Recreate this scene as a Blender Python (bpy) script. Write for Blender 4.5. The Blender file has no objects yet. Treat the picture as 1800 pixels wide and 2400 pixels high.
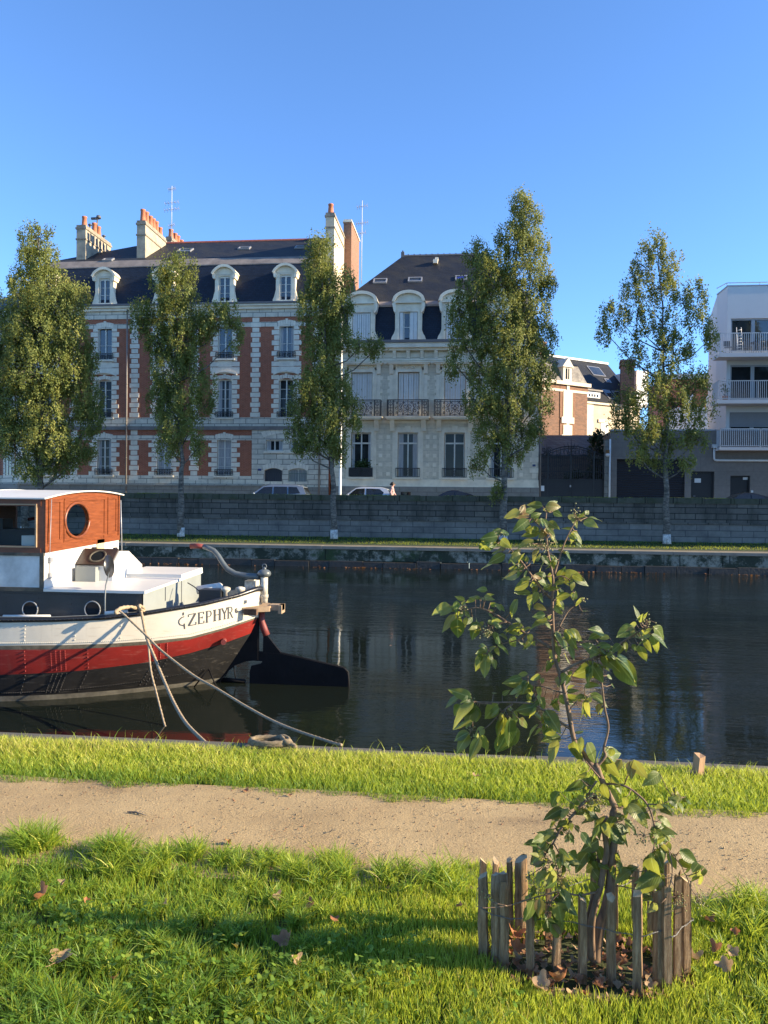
import bpy, math, random
import numpy as np
from mathutils import Vector, Matrix
R = math.radians
random.seed(7)
RNG = np.random.default_rng(11)
C = bpy.context.scene.collection
SC = bpy.context.scene

# ------------------------------------------------------------------ camera, sky, sun, exposure
FPX, CAM_H = 1803.0, 2.5                       # focal length in pixels of the 1800 x 2400 photograph, eye height
YAW, PITCH, ROLL = R(6.0), 15.0/1803.0, 0.0105
SUN_EL, SUN_AZ = R(21.0), R(-1.3)               # azimuth measured from +X (along the canal) towards +Y (far bank)
SUN_STRENGTH, SKY_STRENGTH, EXPOSURE = 4.9, 0.134, 1.45

Fv = Vector((-math.sin(YAW)*math.cos(PITCH), math.cos(YAW)*math.cos(PITCH), -math.sin(PITCH)))
Rv0 = Vector((math.cos(YAW), math.sin(YAW), 0))
Uv0 = Rv0.cross(Fv)
Rv = Rv0*math.cos(ROLL) + Uv0*math.sin(ROLL)
Uv = Uv0*math.cos(ROLL) - Rv0*math.sin(ROLL)
CAM = Vector((0, 0, CAM_H))
cd = bpy.data.cameras.new('camera')
cd.sensor_fit = 'VERTICAL'; cd.sensor_height = 24.0; cd.lens = 24.0*FPX/2400.0
cd.clip_start = 0.05; cd.clip_end = 3000
co = bpy.data.objects.new('camera', cd); C.objects.link(co)
mm = Matrix.Identity(4)
for i in range(3):
    mm[i][0] = Rv[i]; mm[i][1] = Uv[i]; mm[i][2] = -Fv[i]; mm[i][3] = CAM[i]
co.matrix_world = mm
SC.camera = co

w = bpy.data.worlds.new('World'); SC.world = w; w.use_nodes = True
nt = w.node_tree; bg = nt.nodes['Background']
sky = nt.nodes.new('ShaderNodeTexSky'); sky.sky_type = 'NISHITA'; sky.sun_disc = False
sky.sun_elevation = SUN_EL; sky.sun_rotation = R(90) - SUN_AZ
sky.altitude = 3600; sky.air_density = 1.3; sky.dust_density = 0.0; sky.ozone_density = 6.5
nt.links.new(sky.outputs[0], bg.inputs[0]); bg.inputs[1].default_value = SKY_STRENGTH

sd = bpy.data.lights.new('sun', 'SUN'); sd.energy = SUN_STRENGTH; sd.angle = R(0.55); sd.color = (1.0, 0.82, 0.56)
so = bpy.data.objects.new('sun', sd); C.objects.link(so)
sdir = Vector((math.cos(SUN_EL)*math.cos(SUN_AZ), math.cos(SUN_EL)*math.sin(SUN_AZ), math.sin(SUN_EL)))
so.rotation_euler = sdir.to_track_quat('Z', 'Y').to_euler(); so.location = (30, -10, 30)
SC.view_settings.view_transform = 'Standard'; SC.view_settings.look = 'None'
SC.view_settings.exposure = EXPOSURE; SC.view_settings.gamma = 1; SC.view_settings.use_curve_mapping = False

# ------------------------------------------------------------------ surveying: from measured directions to points in the place
def ray(x, y): return Fv + Rv*((x-900)/FPX) + Uv*((1200-y)/FPX)
def P(x, y, V):
    d = ray(x, y); return CAM + d*(V/d.y)
def G(x, y, z):
    d = ray(x, y); return CAM + d*((z-CAM_H)/d.z)
def proj(p):
    q = Vector(p)-CAM; z = q.dot(Fv)
    return 900+FPX*q.dot(Rv)/z, 1200-FPX*q.dot(Uv)/z
def zof(x, y, V): return P(x, y, V).z
def xof(x, V, y=1000): return P(x, y, V).x
def lerp(a, b, t): return a+(b-a)*t
def interp(x, pts): return float(np.interp(x, [p[0] for p in pts], [p[1] for p in pts]))

# ------------------------------------------------------------------ mesh builder
class MB:
    def __init__(s): s.v = []; s.f = []; s.m = []; s.sm = []
    def face(s, idx, m=0, sm=False): s.f.append(tuple(idx)); s.m.append(m); s.sm.append(sm)
    def poly(s, pts, m=0):
        b = len(s.v); s.v += [tuple(p) for p in pts]; s.face(range(b, b+len(pts)), m)
    def box(s, x0, x1, y0, y1, z0, z1, m=0):
        if x0 > x1: x0, x1 = x1, x0
        if y0 > y1: y0, y1 = y1, y0
        if z0 > z1: z0, z1 = z1, z0
        b = len(s.v)
        s.v += [(x0,y0,z0),(x1,y0,z0),(x1,y1,z0),(x0,y1,z0),(x0,y0,z1),(x1,y0,z1),(x1,y1,z1),(x0,y1,z1)]
        for q in ((0,3,2,1),(4,5,6,7),(0,1,5,4),(1,2,6,5),(2,3,7,6),(3,0,4,7)): s.face([b+i for i in q], m)
    def hexa(s, p, m=0):                     # 8 corners: bottom ring then top ring
        b = len(s.v); s.v += [tuple(q) for q in p]
        for q in ((0,3,2,1),(4,5,6,7),(0,1,5,4),(1,2,6,5),(2,3,7,6),(3,0,4,7)): s.face([b+i for i in q], m)
    def prism(s, poly, y0, y1, m=0):          # polygon in x,z extruded along y
        n = len(poly); b = len(s.v)
        s.v += [(p[0], y0, p[1]) for p in poly]+[(p[0], y1, p[1]) for p in poly]
        s.face(range(b, b+n), m); s.face(range(b+2*n-1, b+n-1, -1), m)
        for i in range(n):
            j = (i+1) % n; s.face((b+i, b+n+i, b+n+j, b+j), m)
    def prismx(s, poly, x0, x1, m=0):         # polygon in y,z extruded along x
        n = len(poly); b = len(s.v)
        s.v += [(x0, p[0], p[1]) for p in poly]+[(x1, p[0], p[1]) for p in poly]
        s.face(range(b+n-1, b-1, -1), m); s.face(range(b+n, b+2*n), m)
        for i in range(n):
            j = (i+1) % n; s.face((b+i, b+j, b+n+j, b+n+i), m)
    def prismz(s, poly, z0, z1, m=0):
        n = len(poly); b = len(s.v)
        s.v += [(p[0], p[1], z0) for p in poly]+[(p[0], p[1], z1) for p in poly]
        s.face(range(b+n-1, b-1, -1), m); s.face(range(b+n, b+2*n), m)
        for i in range(n):
            j = (i+1) % n; s.face((b+i, b+j, b+n+j, b+n+i), m)
    def tube(s, pts, r, n=8, m=0, cap=True, twist=0.0, strands=0, amp=0.16):
        pts = [Vector(p) for p in pts]; k = len(pts)
        if k < 2: return
        rr = r if isinstance(r, (list, tuple)) else [r]*k
        t0 = (pts[1]-pts[0]).normalized()
        nrm = t0.orthogonal().normalized(); b = len(s.v); L = 0.0
        for i in range(k):
            t = (pts[min(i+1, k-1)]-pts[max(i-1, 0)])
            t = t.normalized() if t.length > 1e-9 else t0
            nrm = (nrm - t*nrm.dot(t)); nrm = nrm.normalized() if nrm.length > 1e-6 else t.orthogonal().normalized()
            bn = t.cross(nrm)
            if i: L += (pts[i]-pts[i-1]).length
            for j in range(n):
                a = 2*math.pi*j/n
                q = rr[i]*(1+amp*math.cos(strands*a+twist*L)) if strands else rr[i]
                p = pts[i]+(nrm*math.cos(a)+bn*math.sin(a))*q
                s.v.append(tuple(p))
        for i in range(k-1):
            for j in range(n):
                jj = (j+1) % n
                s.face((b+i*n+j, b+i*n+jj, b+(i+1)*n+jj, b+(i+1)*n+j), m, True)
        if cap:
            s.face([b+j for j in range(n-1, -1, -1)], m); s.face([b+(k-1)*n+j for j in range(n)], m)
    def lathe(s, prof, c, n=16, m=0, axis=None):
        c = Vector(c); ax = Vector(axis).normalized() if axis else Vector((0,0,1))
        u = ax.orthogonal().normalized(); v = ax.cross(u); b = len(s.v); k = len(prof)
        for (r, h) in prof:
            for j in range(n):
                a = 2*math.pi*j/n; s.v.append(tuple(c+ax*h+(u*math.cos(a)+v*math.sin(a))*r))
        for i in range(k-1):
            for j in range(n):
                jj = (j+1) % n; s.face((b+i*n+j, b+i*n+jj, b+(i+1)*n+jj, b+(i+1)*n+j), m, True)
        s.face([b+j for j in range(n-1, -1, -1)], m); s.face([b+(k-1)*n+j for j in range(n)], m)
    def ball(s, c, r, n=6, m=0, sq=(1,1,1)):
        c = Vector(c); b = len(s.v); k = n
        for i in range(1, k):
            th = math.pi*i/k
            for j in range(n+2):
                a = 2*math.pi*j/(n+2)
                s.v.append((c.x+r*sq[0]*math.sin(th)*math.cos(a), c.y+r*sq[1]*math.sin(th)*math.sin(a), c.z+r*sq[2]*math.cos(th)))
        w = n+2; top = len(s.v); s.v += [(c.x, c.y, c.z+r*sq[2]), (c.x, c.y, c.z-r*sq[2])]
        for i in range(k-2):
            for j in range(w):
                jj = (j+1) % w; s.face((b+i*w+j, b+(i+1)*w+j, b+(i+1)*w+jj, b+i*w+jj), m, True)
        for j in range(w):
            jj = (j+1) % w
            s.face((top, b+j, b+jj), m, True); s.face((top+1, b+(k-2)*w+jj, b+(k-2)*w+j), m, True)
    def ring(s, c, rad, r, n=14, k=6, m=0, a0=0, a1=2*math.pi, ax='y'):
        pts = []
        for i in range(n+1):
            a = a0+(a1-a0)*i/n
            if ax == 'y': pts.append((c[0]+rad*math.cos(a), c[1], c[2]+rad*math.sin(a)))
            elif ax == 'x': pts.append((c[0], c[1]+rad*math.cos(a), c[2]+rad*math.sin(a)))
            else: pts.append((c[0]+rad*math.cos(a), c[1]+rad*math.sin(a), c[2]))
        s.tube(pts, r, k, m)
    def spiral(s, c, rad, r, turns=1.2, a0=0, sg=1, n=14, k=4, m=0):
        s.tube([(c[0]+rad*(1-.8*i/n)*math.cos(a0+sg*turns*2*math.pi*i/n), c[1], c[2]+rad*(1-.8*i/n)*math.sin(a0+sg*turns*2*math.pi*i/n)) for i in range(n+1)], r, k, m)
    def wall(s, x0, x1, z0, z1, holes, yf, yb, m=0, mr=None):
        """front sheet at yf with rectangular holes (x0,x1,z0,z1), reveals back to yb, ends and top closed"""
        xs = sorted(set([x0, x1]+[h[0] for h in holes]+[h[1] for h in holes]))
        zs = sorted(set([z0, z1]+[h[2] for h in holes]+[h[3] for h in holes]))
        xs = [q for q in xs if x0 <= q <= x1]; zs = [q for q in zs if z0 <= q <= z1]
        for i in range(len(xs)-1):
            for j in range(len(zs)-1):
                cx = (xs[i]+xs[i+1])/2; cz = (zs[j]+zs[j+1])/2
                if any(h[0] < cx < h[1] and h[2] < cz < h[3] for h in holes): continue
                s.poly([(xs[i],yf,zs[j]),(xs[i+1],yf,zs[j]),(xs[i+1],yf,zs[j+1]),(xs[i],yf,zs[j+1])], m)
        q = m if mr is None else mr
        for h in holes:
            a, b, c, d = h[:4]
            s.poly([(a,yf,c),(a,yf,d),(a,yb,d),(a,yb,c)], q); s.poly([(b,yf,d),(b,yf,c),(b,yb,c),(b,yb,d)], q)
            s.poly([(a,yf,d),(b,yf,d),(b,yb,d),(a,yb,d)], q); s.poly([(b,yf,c),(a,yf,c),(a,yb,c),(b,yb,c)], q)
        s.poly([(x0,yf,z0),(x0,yf,z1),(x0,yb,z1),(x0,yb,z0)], m); s.poly([(x1,yf,z1),(x1,yf,z0),(x1,yb,z0),(x1,yb,z1)], m)
        s.poly([(x0,yf,z1),(x1,yf,z1),(x1,yb,z1),(x0,yb,z1)], m)

ROOT = {}
def props(o, label=None, cat=None, group=None, kind=None):
    if label: o['label'] = label
    if cat: o['category'] = cat
    if group: o['group'] = group
    if kind: o['kind'] = kind
def thing(name, label, cat, loc, group=None):
    o = bpy.data.objects.new(name, None); C.objects.link(o); o.location = Vector(loc)
    o.empty_display_size = 0.3
    props(o, label, cat, group); ROOT[o] = Vector(loc); return o
def link(name, me, parent, loc):
    o = bpy.data.objects.new(name, me); C.objects.link(o)
    if parent is not None: o.parent = parent; ROOT[o] = ROOT[parent]
    else: o.location = loc; ROOT[o] = Vector(loc)
    return o
def build(mb, name, mats, parent=None, loc=(0,0,0), label=None, cat=None, group=None, kind=None, smooth=False):
    off = ROOT[parent] if parent is not None else Vector(loc)
    me = bpy.data.meshes.new(name)
    me.from_pydata([(v[0]-off[0], v[1]-off[1], v[2]-off[2]) for v in mb.v], [], mb.f)
    if not isinstance(mats, (list, tuple)): mats = [mats]
    for q in mats: me.materials.append(q)
    me.polygons.foreach_set('material_index', mb.m)
    me.polygons.foreach_set('use_smooth', [True]*len(mb.f) if smooth else mb.sm)
    me.update()
    o = link(name, me, parent, loc); props(o, label, cat, group, kind); return o
def build_arrays(name, verts, faces3, faces4, mat, parent=None, loc=(0,0,0), tint=None, smooth=False, **k):
    """numpy mesh: verts (N,3), triangles (M,3), quads (K,4), tint (N,4) colour attribute"""
    off = np.array(ROOT[parent] if parent is not None else loc)
    me = bpy.data.meshes.new(name); n3 = 0 if faces3 is None else len(faces3); n4 = 0 if faces4 is None else len(faces4)
    me.vertices.add(len(verts)); me.vertices.foreach_set('co', (verts-off).astype(np.float32).ravel())
    loops = np.concatenate(([faces4.ravel()] if n4 else [])+([faces3.ravel()] if n3 else []))
    me.loops.add(len(loops)); me.loops.foreach_set('vertex_index', loops.astype(np.int32))
    tot = np.concatenate((np.full(n4, 4), np.full(n3, 3))).astype(np.int32)
    st = np.concatenate(([0], np.cumsum(tot)[:-1])).astype(np.int32)
    me.polygons.add(n3+n4); me.polygons.foreach_set('loop_start', st); me.polygons.foreach_set('loop_total', tot)
    if smooth: me.polygons.foreach_set('use_smooth', np.ones(n3+n4, bool))
    me.materials.append(mat); me.update(calc_edges=True); me.validate()
    if tint is not None:
        a = me.color_attributes.new('tint', 'FLOAT_COLOR', 'POINT'); a.data.foreach_set('color', tint.astype(np.float32).ravel())
    o = link(name, me, parent, loc); props(o, k.get('label'), k.get('cat'), k.get('group'), k.get('kind')); return o

# ------------------------------------------------------------------ materials
def newmat(name):
    m = bpy.data.materials.new(name); m.use_nodes = True
    t = m.node_tree; b = t.nodes['Principled BSDF']; return m, t, b
def N(t, typ, **k):
    n = t.nodes.new(typ)
    for a, b in k.items(): setattr(n, a, b)
    return n
def ramp(t, fac, stops):
    r = N(t, 'ShaderNodeValToRGB'); e = r.color_ramp.elements
    while len(e) < len(stops): e.new(0.5)
    for q, (p, c) in zip(e, stops): q.position = p; q.color = (c[0], c[1], c[2], 1)
    t.links.new(fac, r.inputs[0]); return r.outputs[0]
def noise(t, vec, scale, detail=4, rough=0.55):
    n = N(t, 'ShaderNodeTexNoise'); n.inputs['Scale'].default_value = scale; n.inputs['Detail'].default_value = detail
    n.inputs['Roughness'].default_value = rough
    if vec is not None: t.links.new(vec, n.inputs['Vector'])
    return n.outputs['Fac']
def objco(t): return N(t, 'ShaderNodeTexCoord').outputs['Object']
def scaled(t, vec, s):
    n = N(t, 'ShaderNodeMapping'); n.inputs['Scale'].default_value = s; t.links.new(vec, n.inputs[0]); return n.outputs[0]
def facade(t):                               # (x+y, z) so that brick courses lie level on every upright face
    sx = N(t, 'ShaderNodeSeparateXYZ'); t.links.new(objco(t), sx.inputs[0])
    ad = N(t, 'ShaderNodeMath', operation='ADD'); t.links.new(sx.outputs[0], ad.inputs[0]); t.links.new(sx.outputs[1], ad.inputs[1])
    cb = N(t, 'ShaderNodeCombineXYZ'); t.links.new(ad.outputs[0], cb.inputs[0]); t.links.new(sx.outputs[2], cb.inputs[1]); return cb.outputs[0]
def mix(t, fac, a, b, blend='MIX'):
    n = N(t, 'ShaderNodeMix', data_type='RGBA', blend_type=blend)
    for s, v in ((n.inputs[0], fac), (n.inputs[6], a), (n.inputs[7], b)):
        if isinstance(v, (int, float)): s.default_value = v
        elif isinstance(v, tuple): s.default_value = (v[0], v[1], v[2], 1)
        else: t.links.new(v, s)
    return n.outputs[2]
def bump(t, b, h, strength=0.3, dist=0.02):
    n = N(t, 'ShaderNodeBump'); n.inputs['Strength'].default_value = strength; n.inputs['Distance'].default_value = dist
    t.links.new(h, n.inputs['Height']); t.links.new(n.outputs[0], b.inputs['Normal'])
def M(name, c, rough=0.7, var=0.25, scale=2.0, bs=25.0, bst=0.2, metal=0.0, dark=None, spec=0.5, stretch=None, bd=0.01):
    m, t, b = newmat(name); co_ = objco(t)
    if stretch: co_ = scaled(t, co_, stretch)
    d = dark or tuple(q*(1-var) for q in c); l = tuple(min(1, q*(1+var*0.6)) for q in c)
    t.links.new(ramp(t, noise(t, co_, scale, 6, 0.65), [(0.3, d), (0.7, l)]), b.inputs['Base Color'])
    b.inputs['Roughness'].default_value = rough; b.inputs['Metallic'].default_value = metal
    b.inputs['Specular IOR Level'].default_value = spec
    if bst: bump(t, b, noise(t, co_, bs, 4), bst, bd)
    return m
def brickM(name, c1, c2, mortar, bw, bh, ms, rough=0.85, stain=None, stain_scale=0.5, stain_amt=0.5, bst=0.5, offset=0.5, bd=0.01, streak=False):
    m, t, b = newmat(name); v = facade(t)
    br = N(t, 'ShaderNodeTexBrick'); t.links.new(v, br.inputs['Vector'])
    br.offset = offset
    br.inputs['Color1'].default_value = (*c1, 1); br.inputs['Color2'].default_value = (*c2, 1); br.inputs['Mortar'].default_value = (*mortar, 1)
    br.inputs['Scale'].default_value = 1; br.inputs['Brick Width'].default_value = bw; br.inputs['Row Height'].default_value = bh
    br.inputs['Mortar Size'].default_value = ms; br.inputs['Mortar Smooth'].default_value = 0.1; br.inputs['Bias'].default_value = 0
    col = mix(t, 0.35, br.outputs['Color'], ramp(t, noise(t, v, 4, 6), [(0.3, (0.45,0.45,0.45)), (0.7, (1.0,1.0,1.0))]), 'MULTIPLY')
    if stain:
        sv = scaled(t, v, (1.0, 0.25, 1.0)) if streak else v
        f = ramp(t, noise(t, sv, stain_scale, 8, 0.7), [(0.45, (0,0,0)), (0.68, (stain_amt,)*3)])
        col = mix(t, f, col, stain)
    t.links.new(col, b.inputs['Base Color']); b.inputs['Roughness'].default_value = rough
    b.inputs['Specular IOR Level'].default_value = 0.25
    inv = N(t, 'ShaderNodeMath', operation='SUBTRACT'); inv.inputs[0].default_value = 1; t.links.new(br.outputs['Fac'], inv.inputs[1])
    bump(t, b, inv.outputs[0], bst, bd); return m
def leafM(name, stops, trans=0.45, rough=0.5, veins=False, tc=(0.30, 0.36, 0.04)):
    m, t, b = newmat(name)
    at = N(t, 'ShaderNodeAttribute', attribute_name='tint'); sx = N(t, 'ShaderNodeSeparateColor'); t.links.new(at.outputs['Color'], sx.inputs[0])
    col = ramp(t, sx.outputs[0], stops)
    t.links.new(col, b.inputs['Base Color']); b.inputs['Roughness'].default_value = rough; b.inputs['Specular IOR Level'].default_value = 0.35
    if veins:
        sb = N(t, 'ShaderNodeMath', operation='SUBTRACT'); t.links.new(sx.outputs[1], sb.inputs[0]); sb.inputs[1].default_value = 0.5
        ab = N(t, 'ShaderNodeMath', operation='ABSOLUTE'); t.links.new(sb.outputs[0], ab.inputs[0])
        ml = N(t, 'ShaderNodeMath', operation='MULTIPLY_ADD'); t.links.new(ab.outputs[0], ml.inputs[0]); ml.inputs[1].default_value = -0.9; t.links.new(sx.outputs[2], ml.inputs[2])
        sn = N(t, 'ShaderNodeMath', operation='SINE'); m2 = N(t, 'ShaderNodeMath', operation='MULTIPLY'); t.links.new(ml.outputs[0], m2.inputs[0]); m2.inputs[1].default_value = 48
        t.links.new(m2.outputs[0], sn.inputs[0]); bump(t, b, sn.outputs[0], 0.22, 0.003)
        col2 = mix(t, ramp(t, ab.outputs[0], [(0.0, (1,1,1)), (0.05, (0,0,0))]), col, (0.30,0.34,0.12))
        br_ = ramp(t, noise(t, objco(t), 9, 6, 0.7), [(0.60, (0,0,0)), (0.72, (1,1,1))])
        col = mix(t, br_, col2, (0.11, 0.06, 0.025)); bk = N(t, 'ShaderNodeNewGeometry').outputs['Backfacing']; col = mix(t, bk, col, mix(t, 0.6, col, (0.36,0.37,0.20))); t.links.new(col, b.inputs['Base Color'])
    tr = N(t, 'ShaderNodeBsdfTranslucent')
    t.links.new(mix(t, 0.75, col, tc), tr.inputs[0])
    ms = N(t, 'ShaderNodeMixShader'); ms.inputs[0].default_value = trans
    t.links.new(b.outputs[0], ms.inputs[1]); t.links.new(tr.outputs[0], ms.inputs[2])
    t.links.new(ms.outputs[0], t.nodes['Material Output'].inputs[0]); return m
def glassM(name, c=(0.012,0.014,0.016), ior=1.75, rough=0.03, wav=0.0):
    m, t, b = newmat(name); b.inputs['Roughness'].default_value = rough; b.inputs['IOR'].default_value = ior
    t.links.new(ramp(t, noise(t, objco(t), 0.9, 3), [(0.35, c), (0.75, tuple(q*2.2 for q in c))]), b.inputs['Base Color'])
    if wav: bump(t, b, noise(t, objco(t), 1.3, 1), wav, 0.02)
    return m

MT = {}
MT['stone'] = M('cream_limestone', (0.77,0.685,0.53), 0.85, 0.22, 1.2, 30, 0.2)
MT['stone_w'] = brickM('white_ashlar', (0.78,0.71,0.57), (0.69,0.635,0.51), (0.22,0.205,0.18), 0.85, 0.335, 0.022, stain=(0.26,0.25,0.22), stain_scale=0.35, stain_amt=0.55)
MT['stone_q'] = M('white_quoin_stone', (0.77,0.70,0.565), 0.85, 0.18, 2.5, 30, 0.2)
MT['brick'] = brickM('red_brick', (0.43,0.125,0.065), (0.33,0.095,0.052), (0.40,0.24,0.16), 0.225, 0.075, 0.009)
MT['brick_o'] = brickM('orange_brick', (0.30,0.145,0.085), (0.24,0.115,0.07), (0.30,0.22,0.16), 0.225, 0.075, 0.010)
MT['rubble'] = brickM('schist_rubble', (0.33,0.18,0.12), (0.20,0.12,0.09), (0.28,0.20,0.15), 0.42, 0.085, 0.012, bst=0.8, bd=0.03)
MT['rubble_g'] = brickM('grey_rubble', (0.20,0.14,0.115), (0.13,0.10,0.09), (0.20,0.17,0.15), 0.36, 0.10, 0.014, bst=0.8, bd=0.03)
MT['plinth'] = brickM('granite_plinth', (0.26,0.25,0.22), (0.22,0.215,0.19), (0.12,0.115,0.105), 1.2, 0.42, 0.014, stain=(0.12,0.115,0.10), stain_scale=0.6)
MT['ashlar_h'] = brickM('cream_ashlar', (0.74,0.655,0.50), (0.68,0.605,0.46), (0.42,0.375,0.29), 0.95, 0.36, 0.008, stain=(0.34,0.31,0.24), stain_scale=0.4, stain_amt=0.5, bst=0.3)
MT['slate'] = brickM('sky_tinted_slate', (0.015,0.025,0.046), (0.010,0.017,0.032), (0.006,0.007,0.010), 0.24, 0.13, 0.010, rough=0.5, bst=0.6)  # blue of the reflected sky is put into the slate colour
MT['slate_top'] = brickM('weathered_slate', (0.021,0.026,0.037), (0.014,0.018,0.027), (0.011,0.011,0.012), 0.24, 0.12, 0.009, rough=0.6, stain=(0.060,0.054,0.036), stain_scale=0.7, stain_amt=0.4, bst=0.5)
MT['slate_pale'] = brickM('lichen_slate', (0.36,0.33,0.28), (0.25,0.23,0.21), (0.12,0.11,0.10), 0.24, 0.13, 0.010, rough=0.7, stain=(0.10,0.095,0.09), stain_scale=1.1, stain_amt=0.8)
MT['zinc'] = M('weathered_zinc', (0.20,0.175,0.155), 0.6, 0.35, 1.6, 12, 0.1)
MT['gutter'] = M('dark_zinc_gutter', (0.10,0.105,0.115), 0.5, 0.2)
MT['terracotta'] = M('terracotta', (0.46,0.165,0.085), 0.8, 0.25, 6)
MT['render_c'] = M('chimney_render', (0.42,0.36,0.26), 0.9, 0.3, 1.4, 14, 0.2, dark=(0.22,0.20,0.165))
MT['render_b'] = M('beige_render', (0.60,0.50,0.36), 0.9, 0.15, 1.2, 30, 0.15)
MT['paint_w'] = M('cream_window_paint', (0.66,0.64,0.57), 0.5, 0.08, 3, 30, 0.0)
MT['shutter'] = M('white_shutter_paint', (0.66,0.66,0.63), 0.55, 0.08, 3, 30, 0.0)
MT['curtain'] = M('net_curtain', (0.40,0.41,0.42), 0.9, 0.3, 3, 30, 0.0, stretch=(9,9,0.6))
MT['glass'] = glassM('window_glass', ior=1.32)
MT['glass2'] = glassM('double_glazing', (0.02,0.025,0.03), 1.85, 0.02)
MT['iron'] = M('black_ironwork', (0.018,0.019,0.022), 0.5, 0.2)
MT['door_blue'] = M('dark_blue_paint', (0.013,0.017,0.035), 0.4, 0.2)
MT['grille'] = M('grey_green_paint', (0.16,0.22,0.20), 0.5, 0.2)
MT['white'] = M('white_wall_paint', (0.585,0.585,0.585), 0.75, 0.05, 0.6, 40, 0.05)
MT['steel_w'] = M('pale_railing_paint', (0.52,0.54,0.56), 0.45, 0.06)
MT['alu'] = M('grey_aluminium', (0.30,0.31,0.33), 0.4, 0.08, metal=0.3)
MT['garage'] = brickM('taupe_render', (0.23,0.205,0.185), (0.21,0.19,0.17), (0.17,0.155,0.14), 3.2, 0.9, 0.012, stain=(0.16,0.15,0.135), stain_scale=0.4, bst=0.1)
MT['black_door'] = M('black_door_paint', (0.013,0.014,0.017), 0.55, 0.2, bst=0.0)
MT['pvc'] = M('white_pipe', (0.68,0.68,0.66), 0.45, 0.08, bst=0)
MT['paper'] = M('white_paper', (0.7,0.7,0.68), 0.9, 0.05, bst=0)
MT['orange'] = M('orange_cladding', (0.36,0.105,0.05), 0.8, 0.15)
# ------------------------------------------------------------------ ground, path, water, far bank, street
WATER, QUAY, STREET = -0.6, 0.42, 2.15
V_EDGE, V_FAR, V_WALL, V_FACE = 7.76, 38.3, 42.0, 50.0

def grid_sheet(name, x0, x1, y0, y1, z, step, mat, amp=0.0, seed=0, kind='structure'):
    nx = max(2, int((x1-x0)/step)); ny = max(2, int((y1-y0)/step)); mb = MB()
    rg = np.random.default_rng(seed); ph = rg.random(12)*6.28
    for j in range(ny+1):
        for i in range(nx+1):
            x = x0+(x1-x0)*i/nx; y = y0+(y1-y0)*j/ny
            h = amp*(math.sin(x*1.7+ph[0])*math.sin(y*2.3+ph[1])+0.6*math.sin(x*4.1+ph[2])*math.sin(y*3.7+ph[3]))
            mb.v.append((x, y, z+h))
    for j in range(ny):
        for i in range(nx):
            a = j*(nx+1)+i; mb.face((a, a+1, a+nx+2, a+nx+1), 0, True)
    return build(mb, name, mat, kind=kind)

# near ground reaching far behind and to the sides
m, t, b = newmat('soil_under_grass')
t.links.new(ramp(t, noise(t, objco(t), 3, 8, 0.7), [(0.3, (0.030,0.042,0.010)), (0.7, (0.065,0.075,0.02))]), b.inputs['Base Color']); b.inputs['Roughness'].default_value = 1
bump(t, b, noise(t, objco(t), 30, 4), 0.5, 0.03); MT['soil'] = m
g = MB(); g.poly([(-900,-900,-0.03),(900,-900,-0.03),(900,7.62,-0.03),(-900,7.62,-0.03)]); g.poly([(-900,7.62,-0.03),(900,7.62,-0.03),(900,7.62,-3),(-900,7.62,-3)][::-1])
build(g, 'ground', MT['soil'], kind='structure')

m, t, b = newmat('sandy_path'); co_ = objco(t)
base = ramp(t, noise(t, co_, 1.2, 8, 0.65), [(0.3, (0.325,0.225,0.105)), (0.7, (0.47,0.34,0.165))])
spk = ramp(t, noise(t, co_, 120, 2, 0.6), [(0.30, (0.55,0.52,0.48)), (0.52, (1,1,1)), (0.75, (1.15,1.12,1.05))])
wet = ramp(t, noise(t, scaled(t, co_, (0.5,1.4,1)), 0.9, 3, 0.5), [(0.60, (1,1,1)), (0.72, (0.72,0.70,0.70))])
t.links.new(mix(t, 1.0, mix(t, 1.0, base, spk, 'MULTIPLY'), wet, 'MULTIPLY'), b.inputs['Base Color']); b.inputs['Roughness'].default_value = 0.95
ad = N(t, 'ShaderNodeMath', operation='ADD'); t.links.new(noise(t, co_, 55, 5, 0.7), ad.inputs[0]); t.links.new(noise(t, co_, 9, 4, 0.6), ad.inputs[1])
bump(t, b, ad.outputs[0], 0.55, 0.018); MT['path'] = m
grid_sheet('path', -40, 40, 4.98, 6.62, 0.0, 0.16, MT['path'], 0.006, 3)

# stone edging of the near bank
edge_m = brickM('edging_stone', (0.36,0.34,0.30), (0.31,0.30,0.26), (0.12,0.11,0.09), 1.6, 0.5, 0.02, stain=(0.16,0.15,0.11), stain_scale=1.2)
g = MB(); x = -30.0
while x < 30:
    L = 1.5+0.3*random.random(); g.box(x, x+L-0.012, 7.5, V_EDGE+0.03+0.03*random.random(), -0.9, 0.0+0.015*random.random()); x += L
build(g, 'stone_edging', edge_m, loc=(0,7.7,0), label='pale grey stone edging along the near side of the canal behind the short grass', cat='stone edging')

# water
m, t, b = newmat('canal_water'); co_ = objco(t)
b.inputs['Base Color'].default_value = (0.008,0.011,0.008,1); b.inputs['Roughness'].default_value = 0.03; b.inputs['IOR'].default_value = 1.33
r1 = noise(t, scaled(t, co_, (0.55,1.7,1)), 2.6, 3, 0.5); r2 = noise(t, scaled(t, co_, (0.8,2.6,1)), 7.0, 2, 0.5); r3 = noise(t, scaled(t, co_, (0.35,1,1)), 0.75, 2, 0.5)
patch = ramp(t, noise(t, scaled(t, co_, (0.5,1.2,1)), 0.14, 3, 0.6), [(0.40, (0.12,)*3), (0.60, (1,1,1))])
sx = N(t, 'ShaderNodeSeparateXYZ'); t.links.new(co_, sx.inputs[0])
mr = N(t, 'ShaderNodeMapRange'); t.links.new(sx.outputs[1], mr.inputs[0]); mr.inputs[1].default_value = 10; mr.inputs[2].default_value = 22; mr.inputs[3].default_value = 0.14; mr.inputs[4].default_value = 1.0
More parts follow.
